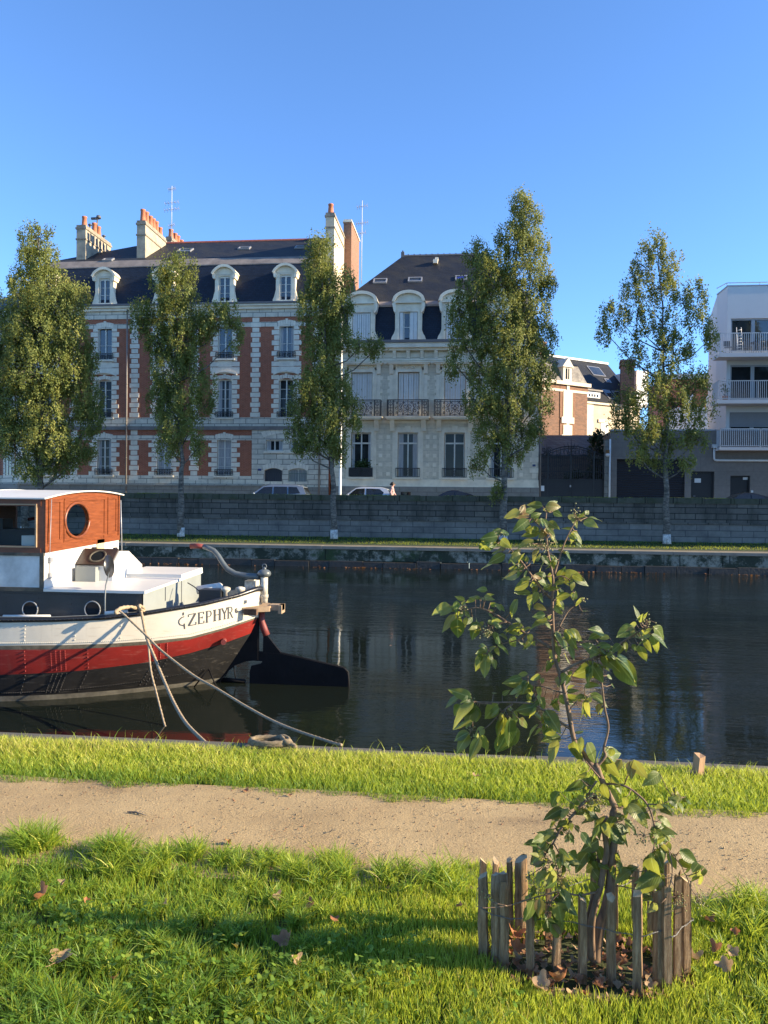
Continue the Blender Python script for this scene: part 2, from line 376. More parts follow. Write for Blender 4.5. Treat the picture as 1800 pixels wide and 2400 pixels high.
pm = N(t, 'ShaderNodeMath', operation='MULTIPLY'); t.links.new(patch, pm.inputs[0]); t.links.new(mr.outputs[0], pm.inputs[1])
a1 = N(t, 'ShaderNodeMath', operation='MULTIPLY_ADD'); t.links.new(r2, a1.inputs[0]); a1.inputs[1].default_value = 0.30; t.links.new(r1, a1.inputs[2])
a2 = N(t, 'ShaderNodeMath', operation='MULTIPLY'); t.links.new(a1.outputs[0], a2.inputs[0]); t.links.new(pm.outputs[0], a2.inputs[1])
a3 = N(t, 'ShaderNodeMath', operation='MULTIPLY_ADD'); t.links.new(r3, a3.inputs[0]); a3.inputs[1].default_value = 0.5; t.links.new(a2.outputs[0], a3.inputs[2])
bump(t, b, a3.outputs[0], 1.0, 0.027); MT['water'] = m
g = MB(); g.poly([(-900,7.6,WATER),(900,7.6,WATER),(900,V_FAR+0.4,WATER),(-900,V_FAR+0.4,WATER)]); build(g, 'canal_water', MT['water'], kind='structure')
g = MB(); g.poly([(-900,7.6,-3),(900,7.6,-3),(900,40,-3),(-900,40,-3)]); build(g, 'canal_bed', MT['soil'], kind='structure')

# far quay: stone wall with a step at the water
m, t, b = newmat('mossy_quay_stone'); v = facade(t)
br = N(t, 'ShaderNodeTexBrick'); t.links.new(v, br.inputs['Vector']); br.inputs['Scale'].default_value = 1
br.inputs['Color1'].default_value = (0.27,0.245,0.19,1); br.inputs['Color2'].default_value = (0.21,0.195,0.155,1); br.inputs['Mortar'].default_value = (0.05,0.05,0.045,1)
br.inputs['Brick Width'].default_value = 2.3; br.inputs['Row Height'].default_value = 1.2; br.inputs['Mortar Size'].default_value = 0.03
f = ramp(t, noise(t, v, 0.9, 9, 0.75), [(0.43, (0,0,0)), (0.53, (1,1,1))])
c1 = mix(t, f, br.outputs['Color'], (0.026,0.032,0.018))
f2 = ramp(t, noise(t, v, 0.35, 6, 0.7), [(0.55, (0,0,0)), (0.62, (0.85,)*3)])
t.links.new(mix(t, f2, c1, (0.028,0.05,0.012)), b.inputs['Base Color']); b.inputs['Roughness'].default_value = 0.9; bump(t, b, noise(t, v, 12, 5), 0.4, 0.04)
MT['quay'] = m
MT['quay_low'] = M('dark_wet_stone', (0.032,0.031,0.028), 0.7, 0.4, 3, 8, 0.5, bd=0.04)
MT['quay_top'] = M('pale_quay_cap', (0.19,0.175,0.145), 0.9, 0.3, 1.5, 20, 0.2)
q = thing('quay_wall', 'mossy stone quay wall standing in the far side of the canal', 'quay wall', (0,V_FAR,WATER))
g = MB(); x = -90.0
while x < 90:
    L = 2.0+0.8*random.random(); yy = V_FAR+0.03*random.random(); g.box(x, x+L-0.02, yy, V_FAR+0.9, -0.30, QUAY-0.14); x += L
build(g, 'stone_face', MT['quay'], q)
g = MB(); x = -90.0
while x < 90:
    L = 2.2+1.0*random.random(); g.box(x, x+L-0.015, V_FAR-0.07+0.02*random.random(), V_FAR+0.55, QUAY-0.14, QUAY+0.015*random.random()); x += L
build(g, 'coping', MT['quay_top'], q)
g = MB(); x = -90.0
while x < 90:
    L = 1.0+0.8*random.random(); g.box(x, x+L-0.03, V_FAR-0.22-0.08*random.random(), V_FAR+0.9, -1.5, -0.26-0.08*random.random()); x += L
build(g, 'footing', MT['quay_low'], q)

# far bank: earth, dirt path, grass slope
bank_m, t, b = newmat('far_bank_turf')
t.links.new(ramp(t, noise(t, objco(t), 1.8, 8, 0.7), [(0.35, (0.014,0.028,0.008)), (0.65, (0.030,0.048,0.013))]), b.inputs['Base Color']); b.inputs['Roughness'].default_value = 1; bump(t, b, noise(t, objco(t), 14, 5), 0.8, 0.06)
g = MB(); ys = [(V_FAR+0.5, QUAY-0.02), (V_FAR+1.1, QUAY+0.02), (V_FAR+1.7, QUAY+0.06), (V_FAR+2.6, 0.62), (V_FAR+3.8, 0.75)]
for k in range(len(ys)-1):
    (a, za), (c, zc) = ys[k], ys[k+1]; g.poly([(-900,a,za),(900,a,za),(900,c,zc),(-900,c,zc)], 1 if k == 0 else 0)
build(g, 'far_bank', [bank_m, M('far_dirt', (0.17,0.14,0.095), 1, 0.3, 2)], kind='structure')
MT['asphalt'] = M('asphalt', (0.055,0.055,0.057), 0.9, 0.25, 3, 60, 0.3)
MT['pave'] = M('pavement', (0.20,0.195,0.185), 0.9, 0.2, 2, 40, 0.2)
g = MB(); g.poly([(-900,V_WALL+0.2,STREET),(900,V_WALL+0.2,STREET),(900,900,STREET),(-900,900,STREET)]); build(g, 'street', MT['asphalt'], kind='structure')
g = MB(); g.box(-60, 45, V_FACE-1.6, V_FACE+0.3, STREET-0.1, STREET+0.12); build(g, 'pavement', MT['pave'], kind='structure')

# parapet wall
MT['parapet'] = brickM('dark_schist_ashlar', (0.155,0.142,0.118), (0.10,0.093,0.08), (0.03,0.03,0.028), 1.05, 0.31, 0.022, streak=True, stain=(0.026,0.027,0.022), stain_scale=0.9, stain_amt=0.9, bst=0.6, bd=0.02)
MT['parapet2'] = brickM('grey_granite_ashlar', (0.22,0.208,0.185), (0.165,0.157,0.142), (0.09,0.088,0.085), 1.15, 0.33, 0.02, stain=(0.055,0.055,0.055), stain_scale=0.45, stain_amt=0.7, bst=0.5, bd=0.02)
MT['coping'] = brickM('mossy_coping', (0.085,0.088,0.066), (0.07,0.073,0.056), (0.02,0.02,0.018), 1.45, 0.9, 0.03, stain=(0.03,0.042,0.014), stain_scale=1.6, stain_amt=0.8, bst=0.7, bd=0.03)
ztop = 3.05; zled = zof(840, 1215, V_WALL)
pw = thing('parapet_wall', 'long dark stone wall with mossy coping between the street and the far bank', 'wall', (0,V_WALL,0.7))
g = MB(); g.box(-90, 60, V_WALL, V_WALL+0.5, zled, ztop-0.28); build(g, 'upper_courses', MT['parapet'], pw)
g = MB(); g.box(-90, 60, V_WALL-0.06, V_WALL+0.6, -0.5, zled-0.10); build(g, 'lower_courses', MT['parapet2'], pw)
g = MB(); g.box(-90, 60, V_WALL-0.12, V_WALL+0.5, zled-0.10, zled); build(g, 'ledge', MT['parapet'], pw)
g = MB(); x = -90.0
while x < 60:
    L = 1.35+0.25*random.random(); g.box(x, x+L-0.02, V_WALL-0.05-0.02*random.random(), V_WALL+0.5, ztop-0.28, ztop+0.03*random.random()); x += L
build(g, 'coping', MT['coping'], pw)
# moss and weeds along the water line
# ------------------------------------------------------------------ shared facade helpers
def arc_top(cx, hw, z0, rise, n=10):
    """points of a segmental arch from right to left"""
    return [(cx+hw*math.cos(math.pi*i/n), z0+rise*math.sin(math.pi*i/n)) for i in range(n+1)]
def make_window(parent, x0, x1, z0, z1, y, frame_m, glass_m, bars=(0.33,0.66), transom=None, arch=0.0, curtain=False, name='window', blind=0.0, subs=True):
    """casement window set at depth y; frame is the part, pane its sub-part"""
    f = MB(); t = 0.05; d = 0.05
    cx = (x0+x1)/2
    f.box(x0, x0+t, y-d, y+d, z0, z1); f.box(x1-t, x1, y-d, y+d, z0, z1); f.box(x0+t, x1-t, y-d, y+d, z1-t, z1); f.box(x0+t, x1-t, y-d, y+d, z0, z0+t*1.4)
    f.box(cx-0.04, cx+0.04, y-d-0.015, y+d, z0+t*1.4, z1-t)
    if transom: 
        zt = lerp(z0, z1, transom); f.box(x0+t, cx-0.055, y-d-0.01, y+d, zt-0.05, zt+0.05); f.box(cx+0.055, x1-t, y-d-0.01, y+d, zt-0.05, zt+0.05)
    for bfrac in bars:
        zb = lerp(z0, z1, bfrac); f.box(x0+t, cx-0.055, y-0.03, y+0.03, zb-0.014, zb+0.014); f.box(cx+0.055, x1-t, y-0.03, y+0.03, zb-0.014, zb+0.014)
    w_ = build(f, name, frame_m, parent)
    g = MB(); g.poly([(x0+t,y+0.012,z0+t),(x1-t,y+0.012,z0+t),(x1-t,y+0.012,z1-t),(x0+t,y+0.012,z1-t)]); build(g, 'pane', glass_m, w_)
    if not curtain and subs and random.random() < .6:
        k0 = random.choice([.25,.4,.5])
        for (a, b2) in ((x0+t, lerp(x0+t, cx-.04, k0)), (lerp(x1-t, cx+.04, k0), x1-t)):
            c = MB(); c.box(a, b2, y+.004, y+.010, z0+t*1.4, z1-t); build(c, 'curtain', MT['curtain'], w_)
    if curtain:
        c = MB(); n = 24
        for i in range(n):
            a = x0+t+(x1-x0-2*t)*i/n; b2 = x0+t+(x1-x0-2*t)*(i+1)/n
            ya = y+0.0+0.006*math.sin(i*1.3); yb = y+0.0+0.006*math.sin((i+1)*1.3)
            c.poly([(a,ya,z0+t),(b2,yb,z0+t),(b2,yb,z1-t),(a,ya,z1-t)])
        build(c, 'curtain', MT['curtain'], w_)
    return w_
def rail_small(parent, x0, x1, z0, z1, y, style=0):
    g = MB(); r = 0.018
    g.box(x0, x1, y-0.03, y+0.03, z1-0.05, z1); g.box(x0, x1, y-0.015, y+0.015, z0, z0+0.025)
    g.box(x0, x1, y-0.012, y+0.012, z1-0.13, z1-0.11)
    n = max(6, int((x1-x0)/0.16))
    for i in range(n+1):
        x = x0+(x1-x0)*i/n; g.box(x-0.011, x+0.011, y-0.011, y+0.011, z0+0.025, z1-0.05)
    h = (z1-z0)
    if style == 0:
        for i in range(n):
            x = x0+(x1-x0)*(i+.5)/n; g.ring((x, y, z0+h*0.42), min(0.07, h*0.22), 0.011, 8, 4)
    for i in range(4):
        x = x0+(x1-x0)*(i+.5)/4; g.spiral((x, y, z0+h*0.4), h*0.26, 0.011, 1.3, a0=i*1.5, sg=1 if i % 2 else -1, n=10)
    return build(g, 'window_railing', MT['iron'], parent)
def quoins(mb, x, z0, z1, w0, w1, y0, y1, side=0, gap=0.045, h=0.335):
    """alternating long and short blocks; side 0: centred on x, -1: x is the right edge, +1: x is the left edge"""
    n = max(1, round((z1-z0)/h)); hh = (z1-z0)/n
    for i in range(n):
        w_ = w0 if i % 2 == 0 else w1
        a, b = (x-w_/2, x+w_/2) if side == 0 else ((x-w_, x) if side < 0 else (x, x+w_))
        mb.box(a, b, y0-(0.012 if i % 2 == 0 else 0), y1, z0+i*hh+gap/2, z0+(i+1)*hh-gap/2)
def arch_stones(mb, cx, hw, zt, rise, th, y0, y1, n=7, gap=0.02):
    """voussoirs of a flat segmental arch; zt is the springing height"""
    for i in range(n):
        u0 = -1+2*i/n+gap/hw/2; u1 = -1+2*(i+1)/n-gap/hw/2
        f = lambda u: zt+rise*(1-u*u)
        e = 1.13; tk = th*(1.25 if i == n//2 else 1.0)
        pts = [(cx+u0*hw, f(u0)), (cx+u1*hw, f(u1)), (cx+u1*hw*e, f(u1)+tk), (cx+u0*hw*e, f(u0)+tk)]
        mb.prism(pts, y0-(0.02 if i == n//2 else 0), y1)
def spandrel(mb, cx, hw, zt, rise, y0, y1, n=10):
    """closes a rectangular hole above a segmental arch"""
    pts = [(cx+hw, zt+rise+0.001), (cx-hw, zt+rise+0.001)]+[(cx-hw+2*hw*i/n, zt+rise*(1-(2*i/n-1)**2)) for i in range(n+1)]
    mb.prism(pts, y0, y1)

# ------------------------------------------------------------------ brick and stone apartment building
VF = V_FACE
def Z1(y, x=600): return zof(x, y, VF)
BX0, BX1 = xof(47, VF), xof(771, VF)
b1 = thing('brick_building', 'long four storey house of red brick and white quoins under a slate mansard roof', 'building', ((BX0+BX1)/2, VF, STREET))
cols = [xof(p, VF, 900) for p in (105, 245.5, 386, 527, 671)]
HWW = 0.50
zE1, zE0 = Z1(711), Z1(725); zF0 = Z1(744); zS1 = Z1(755); zS0 = Z1(766); zB0 = Z1(978); zST1 = Z1(999); zST0 = Z1(1008)
zG1 = Z1(1021); zG0 = Z1(1032); zGB = Z1(1116); zL1 = Z1(1128); zL0 = Z1(1137)
w3 = (Z1(840), Z1(763)); w2 = (Z1(979), Z1(889)); w1 = (Z1(1116), Z1(1028))
holes = []
for i, cx in enumerate(cols):
    holes.append((cx-HWW, cx+HWW, w3[0], w3[1])); holes.append((cx-HWW, cx+HWW, w2[0], w2[1]))
    if i < 4: holes.append((cx-HWW, cx+HWW, w1[0], w1[1]))
d0, d1 = xof(620.5, VF), xof(662.5, VF); e0, e1 = xof(677.5, VF), xof(721, VF)
zD1, zW0, zW1 = Z1(1097), Z1(1057.5), Z1(1031)
holes += [(d0, d1, STREET+0.12, zD1), (e0, e1, STREET+0.35, zD1), (xof(624, VF), xof(664, VF), zW0, zW1), (xof(680, VF), xof(721, VF), zW0, zW1)]
g = MB(); g.wall(BX0, BX1, STREET-0.05, zE0, holes, VF, VF+0.35, 0, 1)
g.box(BX0+0.02, BX1-0.02, VF+0.6, VF+11, STREET, zE0-0.02)
build(g, 'brick_wall', [MT['brick'], MT['stone_q']], b1)
# stone work
yq = VF-0.035
def strip_part(fn):
    s = MB(); fn(s); build(s, 'quoin_strip', MT['stone_q'], b1)
sep = [(cols[i]+cols[i+1])/2 for i in range(4)]+[cols[4]+(cols[4]-cols[3])/2]
for i, x in enumerate(sep):
    if x+0.3 > BX1: continue
    strip_part(lambda s: quoins(s, x, zB0, zF0+0.0, 0.66, 0.46, yq, VF, 0))
    if i < 3: strip_part(lambda s: quoins(s, x, zL1, zST0, 0.66, 0.46, yq, VF, 0))
strip_part(lambda s: quoins(s, BX0, zB0, zF0, 0.9, 0.6, yq, VF, 1)); strip_part(lambda s: quoins(s, BX0, zL1, zST0, 0.9, 0.6, yq, VF, 1))
strip_part(lambda s: quoins(s, BX1, zB0, zF0, 0.75, 0.5, yq, VF, -1))
for i, cx in enumerate(cols):
    s = MB()
    for sg in (-1, 1):
        xe = cx+sg*HWW
        quoins(s, xe, w2[0]-0.02, w2[1]+0.30, 0.50, 0.34, yq, VF, sg)
        quoins(s, xe, w3[0]-0.55, w3[1]+0.05, 0.50, 0.34, yq, VF, sg)
    # stone panel between the upper windows
    s.box(cx-HWW-0.50, cx+HWW+0.50, yq, VF, w2[1]+0.38, w3[0]-0.57)
    s.box(cx-HWW, cx+HWW, yq, VF, w3[0]-0.55, w3[0]-0.14)
    arch_stones(s, cx, HWW+0.06, w3[1]-0.05, 0.10, 0.30, yq-0.01, VF)
    arch_stones(s, cx, HWW+0.06, w2[1]-0.06, 0.12, 0.24, yq-0.02, VF)
    spandrel(s, cx, HWW, w3[1]-0.12, 0.12, VF+0.02, VF+0.2); spandrel(s, cx, HWW, w2[1]-0.13, 0.13, VF+0.02, VF+0.2)
    # hood over second row, sills
    pts = [(cx-0.85+1.7*k/12, w2[1]+0.26+0.20*(1-(k/6-1)**2)) for k in range(13)]
    s.prism(pts+[(p[0], p[1]+0.10) for p in pts[::-1]], VF-0.15, VF)
    s.box(cx-0.68, cx+0.68, VF-0.14, VF, w3[0]-0.12, w3[0]); s.box(cx-0.66, cx+0.66, VF-0.14, VF, w2[0]-0.08, w2[0])
    build(s, 'window_surround', MT['stone_q'], b1)
    if i < 4:
        s = MB()
        for sg in (-1, 1): quoins(s, cx+sg*HWW, w1[0]-0.05, w1[1]+0.04, 0.58, 0.36, yq, VF, sg)
        arch_stones(s, cx, HWW+0.06, w1[1]-0.05, 0.10, 0.30, yq-0.01, VF); spandrel(s, cx, HWW, w1[1]-0.12, 0.12, VF+0.02, VF+0.2); s.box(cx-0.68, cx+0.68, VF-0.14, VF, w1[0]-0.10, w1[0])
        build(s, 'window_surround', MT['stone_q'], b1)
s = MB()
s.box(BX0-0.02, BX1, yq-0.02, VF, zF0+0.02, zE0)                       # frieze under the cornice
s.box(BX0-0.02, BX1, yq-0.003, VF, zS0, zS1)
s.box(BX0-0.02, BX1, yq-0.02, VF, zST1, zB0-0.02)
s.box(BX0-0.02, BX1, yq-0.015, VF, zL0, zL1)
s.box(BX0-0.02, sep[3], yq-0.003, VF, zG0, zG1)
s.box(BX0-0.02, sep[3], yq-0.01, VF, zL1, zGB)
# entrance bay, all stone
eh = [(d0, d1, STREET+0.12, zD1), (e0, e1, STREET+0.35, zD1), (xof(624, VF), xof(664, VF), zW0, zW1), (xof(680, VF), xof(721, VF), zW0, zW1)]
build(s, 'stone_bands', MT['stone_w'], b1)
s = MB(); s.wall(sep[3]-0.2, BX1, STREET, zST0-0.02, eh, yq-0.005, VF); build(s, 'entrance_bay', MT['stone_w'], b1)
for (a, c) in ((d0, d1), (e0, e1)):
    s = MB(); arch_stones(s, (a+c)/2, (c-a)/2+0.05, zD1-0.16, 0.16, 0.32, yq-0.03, VF-0.006, 7); spandrel(s, (a+c)/2, (c-a)/2, zD1-0.17, 0.17, VF, VF+0.2); build(s, 'entrance_arch', MT['stone_q'], b1)
s = MB(); arch_stones(s, (xof(624,VF)+xof(721,VF))/2, 1.55, zW1+0.16, 0.28, 0.34, yq-0.03, VF-0.006, 11); build(s, 'relieving_arch', MT['stone_q'], b1)
for (a, c) in ((619, 668), (675, 726)):
    s = MB(); s.box(xof(a,VF), xof(c,VF), yq-0.08, VF-0.006, zW0-0.12, zW0); build(s, 'window_sill', MT['stone_q'], b1)
s = MB(); s.box(BX0-0.1, BX1, VF-0.13, VF, zST0, zST1-0.004); build(s, 'string_course', MT['zinc'], b1)
s = MB(); s.box(BX0-0.12, d0-0.08, VF-0.22, VF, zL0-0.10, zL0); s.box(BX0-0.08, d0-0.06, VF-0.14, VF, STREET-0.05, zL0-0.10); s.box(e1+0.08, BX1+0.02, VF-0.14, VF, STREET-0.05, zL0-0.10)
build(s, 'plinth', MT['plinth'], b1)
s = MB(); s.box(BX0-0.12, BX1, VF-0.20, VF+0.3, zE0, zE0+0.18); s.box(BX0-0.2, BX1, VF-0.34, VF+0.3, zE0+0.18, zE1-0.10)
build(s, 'cornice', MT['stone_q'], b1)
s = MB(); s.box(BX0-0.24, BX1, VF-0.42, VF+0.3, zE1-0.10, zE1+0.02); build(s, 'gutter', MT['gutter'], b1)
# windows
for i, cx in enumerate(cols):
    a, c = cx-HWW+0.03, cx+HWW-0.03; yw = VF+0.18
    make_window(b1, a, c, w3[0]+0.02, w3[1]-0.02, yw, MT['paint_w'], MT['glass2'], (0.45,), curtain=False)
    make_window(b1, a, c, w2[0]+0.02, w2[1]-0.02, yw, MT['paint_w'], MT['glass'], (0.25,0.5,0.75))
    rail_small(b1, cx-0.62, cx+0.62, w3[0]+0.02, w3[0]+0.42, VF-0.10); rail_small(b1, cx-0.60, cx+0.60, w2[0]+0.02, w2[0]+0.40, VF-0.10)
    if i < 4:
        make_window(b1, a, c, w1[0]+0.02, w1[1]-0.02, yw, MT['paint_w'], MT['glass'], (0.25,0.5,0.75), curtain=(i >= 2))
        rail_small(b1, cx-0.62, cx+0.62, w1[0]+0.02, w1[0]+0.44, VF-0.10)
for (a, c) in ((xof(624,VF), xof(664,VF)), (xof(680,VF), xof(721,VF))):
    make_window(b1, a+.02, c-.02, zW0+.02, zW1-.02, VF+0.14, MT['paint_w'], MT['glass'], (), curtain=False)
g = MB(); g.box(d0, d1, VF+0.2, VF+0.26, STREET+0.1, zD1)
for k in range(8):
    x = lerp(d0, d1, (k+.5)/8); g.box(x-0.03, x+0.03, VF+0.18, VF+0.2, STREET+0.3, zD1-0.3)
o = build(g, 'front_door', MT['door_blue'], b1); g = MB(); g.ball((d1-0.2, VF+0.15, STREET+1.1), 0.05, 6); build(g, 'door_knob', MT['alu'], o)
w_ = make_window(b1, e0+.02, e1-.02, STREET+0.37, zD1-.02, VF+0.2, MT['paint_w'], MT['glass'], (0.5,), curtain=True)
g = MB()
for k in range(11):
    x = lerp(e0, e1, (k+.5)/11); g.box(x-0.013, x+0.013, VF-0.02, VF+0.006, STREET+0.37, zD1-0.16)
for zz in (0.12, 0.5, 0.85): g.box(e0, e1, VF-0.028, VF-0.005, lerp(STREET+.37, zD1, zz)-0.02, lerp(STREET+.37, zD1, zz)+0.02)
build(g, 'window_grille', MT['grille'], b1)
g = MB(); x = xof(610, VF); z = Z1(1101); g.box(x-0.11, x+0.11, yq-0.03, yq-0.01, z-0.07, z+0.07)
build(g, 'house_number_plate', M('blue_enamel', (0.015,0.03,0.16), 0.3, 0.1), b1)
for px in (299.5, 751):
    g = MB(); x = xof(px, VF, 900); g.tube([(x, VF-0.16, STREET), (x, VF-0.16, zE0+0.1)], 0.055, 8); 
    for zz in (3.2, 5.5, 8, 10.5): g.tube([(x, VF-0.16, zz), (x, VF-0.16, zz+0.06)], 0.07, 8)
    build(g, 'downpipe', MT['zinc'], b1)
# mansard
VM1, VM2, VR = VF+0.95, VF+1.45, VF+6.2
zM1 = zof(560, 619, VM1); zM2 = zof(560, 604, VM2); zR = zof(600, 565, VR)
XR0 = xof(150, VF)
prof = [(VF+0.02, zE1), (VF+0.25, lerp(zE1, zM1, .35)), (VF+0.55, lerp(zE1, zM1, .7)), (VM1, zM1)]
g = MB()
for k in range(3):
    (ya, za), (yb, zb) = prof[k], prof[k+1]
    g.poly([(BX0+ (ya-VF)*0.8, ya, za), (BX1, ya, za), (BX1, yb, zb), (BX0+(yb-VF)*0.8, yb, zb)])
    g.poly([(BX0+(ya-VF)*0.8, ya, za), (BX0+(yb-VF)*0.8, yb, zb), (BX0+(yb-VF)*0.8, VF+12-(yb-VF), zb), (BX0+(ya-VF)*0.8, VF+12-(ya-VF), za)])
g.poly([(BX1, VF+0.02, zE1), (BX1, VM1, zM1), (BX1, VF+11, zM1), (BX1, VF+12, zE1)][::-1])
build(g, 'mansard_slope', MT['slate'], b1)
g = MB(); x0 = BX0+0.7
g.poly([(x0, VM1-0.06, zM1), (BX1, VM1-0.06, zM1), (BX1, VM2, zM2), (x0+.4, VM2, zM2)]); g.poly([(x0, VM1-0.06, zM1-0.07), (BX1, VM1-0.06, zM1-0.07), (BX1, VM1-0.06, zM1), (x0, VM1-0.06, zM1)])
g.poly([(x0, VM1-.06, zM1), (x0+.4, VM2, zM2), (x0+.4, VF+11, zM2), (x0, VF+11, zM1)])
build(g, 'roof_flashing', MT['zinc'], b1)
g = MB(); xh = x0+0.4; yb = 2*VR-VM2
g.poly([(xh, VM2, zM2), (BX1, VM2, zM2), (BX1, VR, zR), (xh+5.2, VR, zR)]); g.poly([(xh, VM2, zM2), (xh+5.2, VR, zR), (xh, yb, zM2)])
g.poly([(BX1, yb, zM2), (xh, yb, zM2), (xh+5.2, VR, zR), (BX1, VR, zR)]); g.poly([(BX1, VM2, zM2), (BX1, yb, zM2), (BX1, VR, zR)])
roof = build(g, 'roof', MT['slate_top'], b1)
g = MB(); x = xh+5.2
while x < BX1-0.1:
    g.prismx([(VR-0.12, zR-0.05), (VR-0.05, zR+0.09), (VR+0.05, zR+0.09), (VR+0.12, zR-0.05)], x, min(x+0.36, BX1)); x += 0.385
build(g, 'ridge_tiles', M('red_ridge_tile', (0.28,0.085,0.06), 0.8, 0.25, 5), roof)
def roof_y(z): return VM2+(VR-VM2)*(z-zM2)/(zR-zM2)
def skylight(parent, px, py, wpx, hpx, VA, zA, VB, zB, blue=False):
    """a roof window lying on the slope through (VA,zA)-(VB,zB), found by walking along the line of sight"""
    d = ray(px, py); n = Vector((0, -(zB-zA), (VB-VA))).normalized()
    q = CAM+d*((Vector((0, VA, zA))-CAM).dot(n)/d.dot(n)); sl = Vector((0, VB-VA, zB-zA)).normalized()
    dep = (q-CAM).dot(Fv); wd = wpx*dep/FPX/2; hh = hpx*dep/FPX/2/abs(sl.dot(Uv)-0.0)
    hh = min(hh, 0.75)
    X = Vector((1,0,0)); g = MB()
    def pt(u, v, e): return q+X*u+sl*v+n*e
    def slab(u0, u1, v0, v1, e0, e1): g.hexa([pt(u0,v0,e0), pt(u1,v0,e0), pt(u1,v1,e0), pt(u0,v1,e0), pt(u0,v0,e1), pt(u1,v0,e1), pt(u1,v1,e1), pt(u0,v1,e1)])
    slab(-wd, -wd+.08, -hh, hh, -.05, .10); slab(wd-.08, wd, -hh, hh, -.05, .10); slab(-wd+.08, wd-.08, -hh, -hh+.09, -.05, .10); slab(-wd+.08, wd-.08, hh-.09, hh, -.05, .10)
    o = build(g, 'skylight', MT['alu'], parent); g = MB(); g.poly([pt(-wd+.08,-hh+.09,.05), pt(wd-.08,-hh+.09,.05), pt(wd-.08,hh-.09,.05), pt(-wd+.08,hh-.09,.05)])
    build(g, 'pane', M('blue_blind', (0.02,0.03,0.22), 0.2, 0.1) if blue else MT['glass2'], o)
for (px, py, ww, hh) in ((434, 588, 34, 14), (573, 583, 28, 10), (705, 581, 26, 11), (254, 610, 24, 9)): skylight(roof, px, py, ww, hh, VM2, zM2, VR, zR)
# dormers
def dormer_brick(parent, cxp):
    cx = xof(cxp, VF, 670); zb = zE1; yf = VF-0.05
    zw0, zw1 = zof(527, 706, yf), zof(527, 646, yf); ztop = zof(527, 625, yf)
    g = MB(); hw = 0.40; W = 0.65
    g.wall(cx-W, cx+W, zb, zw1+0.10, [(cx-hw, cx+hw, zw0, zw1)], yf, VF+1.6)
    spandrel(g, cx, hw, zw1-0.10, 0.10, yf+0.06, yf+0.2)
    for sg in (-1, 1):                                            # scroll feet
        pts = [(cx+sg*W, zb), (cx+sg*(W+0.20), zb), (cx+sg*(W+0.21), zb+0.22), (cx+sg*(W+0.12), zb+0.42), (cx+sg*(W+0.04), zb+0.75), (cx+sg*W, zb+0.9)]
        g.prism(pts if sg > 0 else pts[::-1], yf+0.02, VF+0.5)
        pts = [(cx+sg*(W-0.05), zw1-0.25), (cx+sg*(W+0.10), zw1-0.2), (cx+sg*(W+0.16), zw1+0.02), (cx+sg*(W+0.06), zw1+0.10), (cx+sg*(W-0.05), zw1+0.12)]
        g.prism(pts if sg > 0 else pts[::-1], yf-0.16, yf+0.8)
    zs = zw1+0.10; hgt = ztop-zs
    out = [(cx-(W+.12)+2*(W+.12)*k/16, zs+hgt*(1-(k/8-1)**2)**0.8) for k in range(17)]
    g.prism([(cx+W+.12, zs-0.02), (cx-W-.12, zs-0.02)]+[(p[0], p[1]-0.02) for p in out[1:-1]], yf, VF+1.6)
    rim = [(cx-(W+.22)+2*(W+.22)*k/16, zs+0.03+(hgt+.08)*(1-(k/8-1)**2)**0.8) for k in range(17)]; inn = [(cx-(W+.10)+2*(W+.10)*k/16, zs-0.06+(hgt)*(1-(k/8-1)**2)**0.8) for k in range(17)]
    for k in range(16): g.prism([inn[k], inn[k+1], rim[k+1], rim[k]], yf-0.22, VF+1.65)
    g.box(cx-0.58, cx+0.58, yf-0.10, yf, zw0-0.12, zw0)
    o = build(g, 'dormer', MT['stone'], parent)
    f = MB(); y = yf+0.16; a, c = cx-hw+.02, cx+hw-.02
    f.box(a, a+.06, y-.04, y+.04, zw0, zw1); f.box(c-.06, c, y-.04, y+.04, zw0, zw1); f.box(cx-.05, cx+.05, y-.05, y+.04, zw0+.06, zw1-.06); f.box(a+.06, c-.06, y-.04, y+.04, zw0, zw0+.06); f.box(a+.06, c-.06, y-.04, y+.04, zw1-.14, zw1)
    for fr in (.33, .63): f.box(a+.06, c-.06, y-.03, y+.0, lerp(zw0, zw1, fr)-.012, lerp(zw0, zw1, fr)+.012)
    f.poly([(a, y+.01, zw0), (c, y+.01, zw0), (c, y+.01, zw1), (a, y+.01, zw1)], 1)
    build(f, 'window', [MT['paint_w'], MT['glass2']], o)
for p in (105, 245.5, 386, 526.5, 669.5): dormer_brick(b1, p)
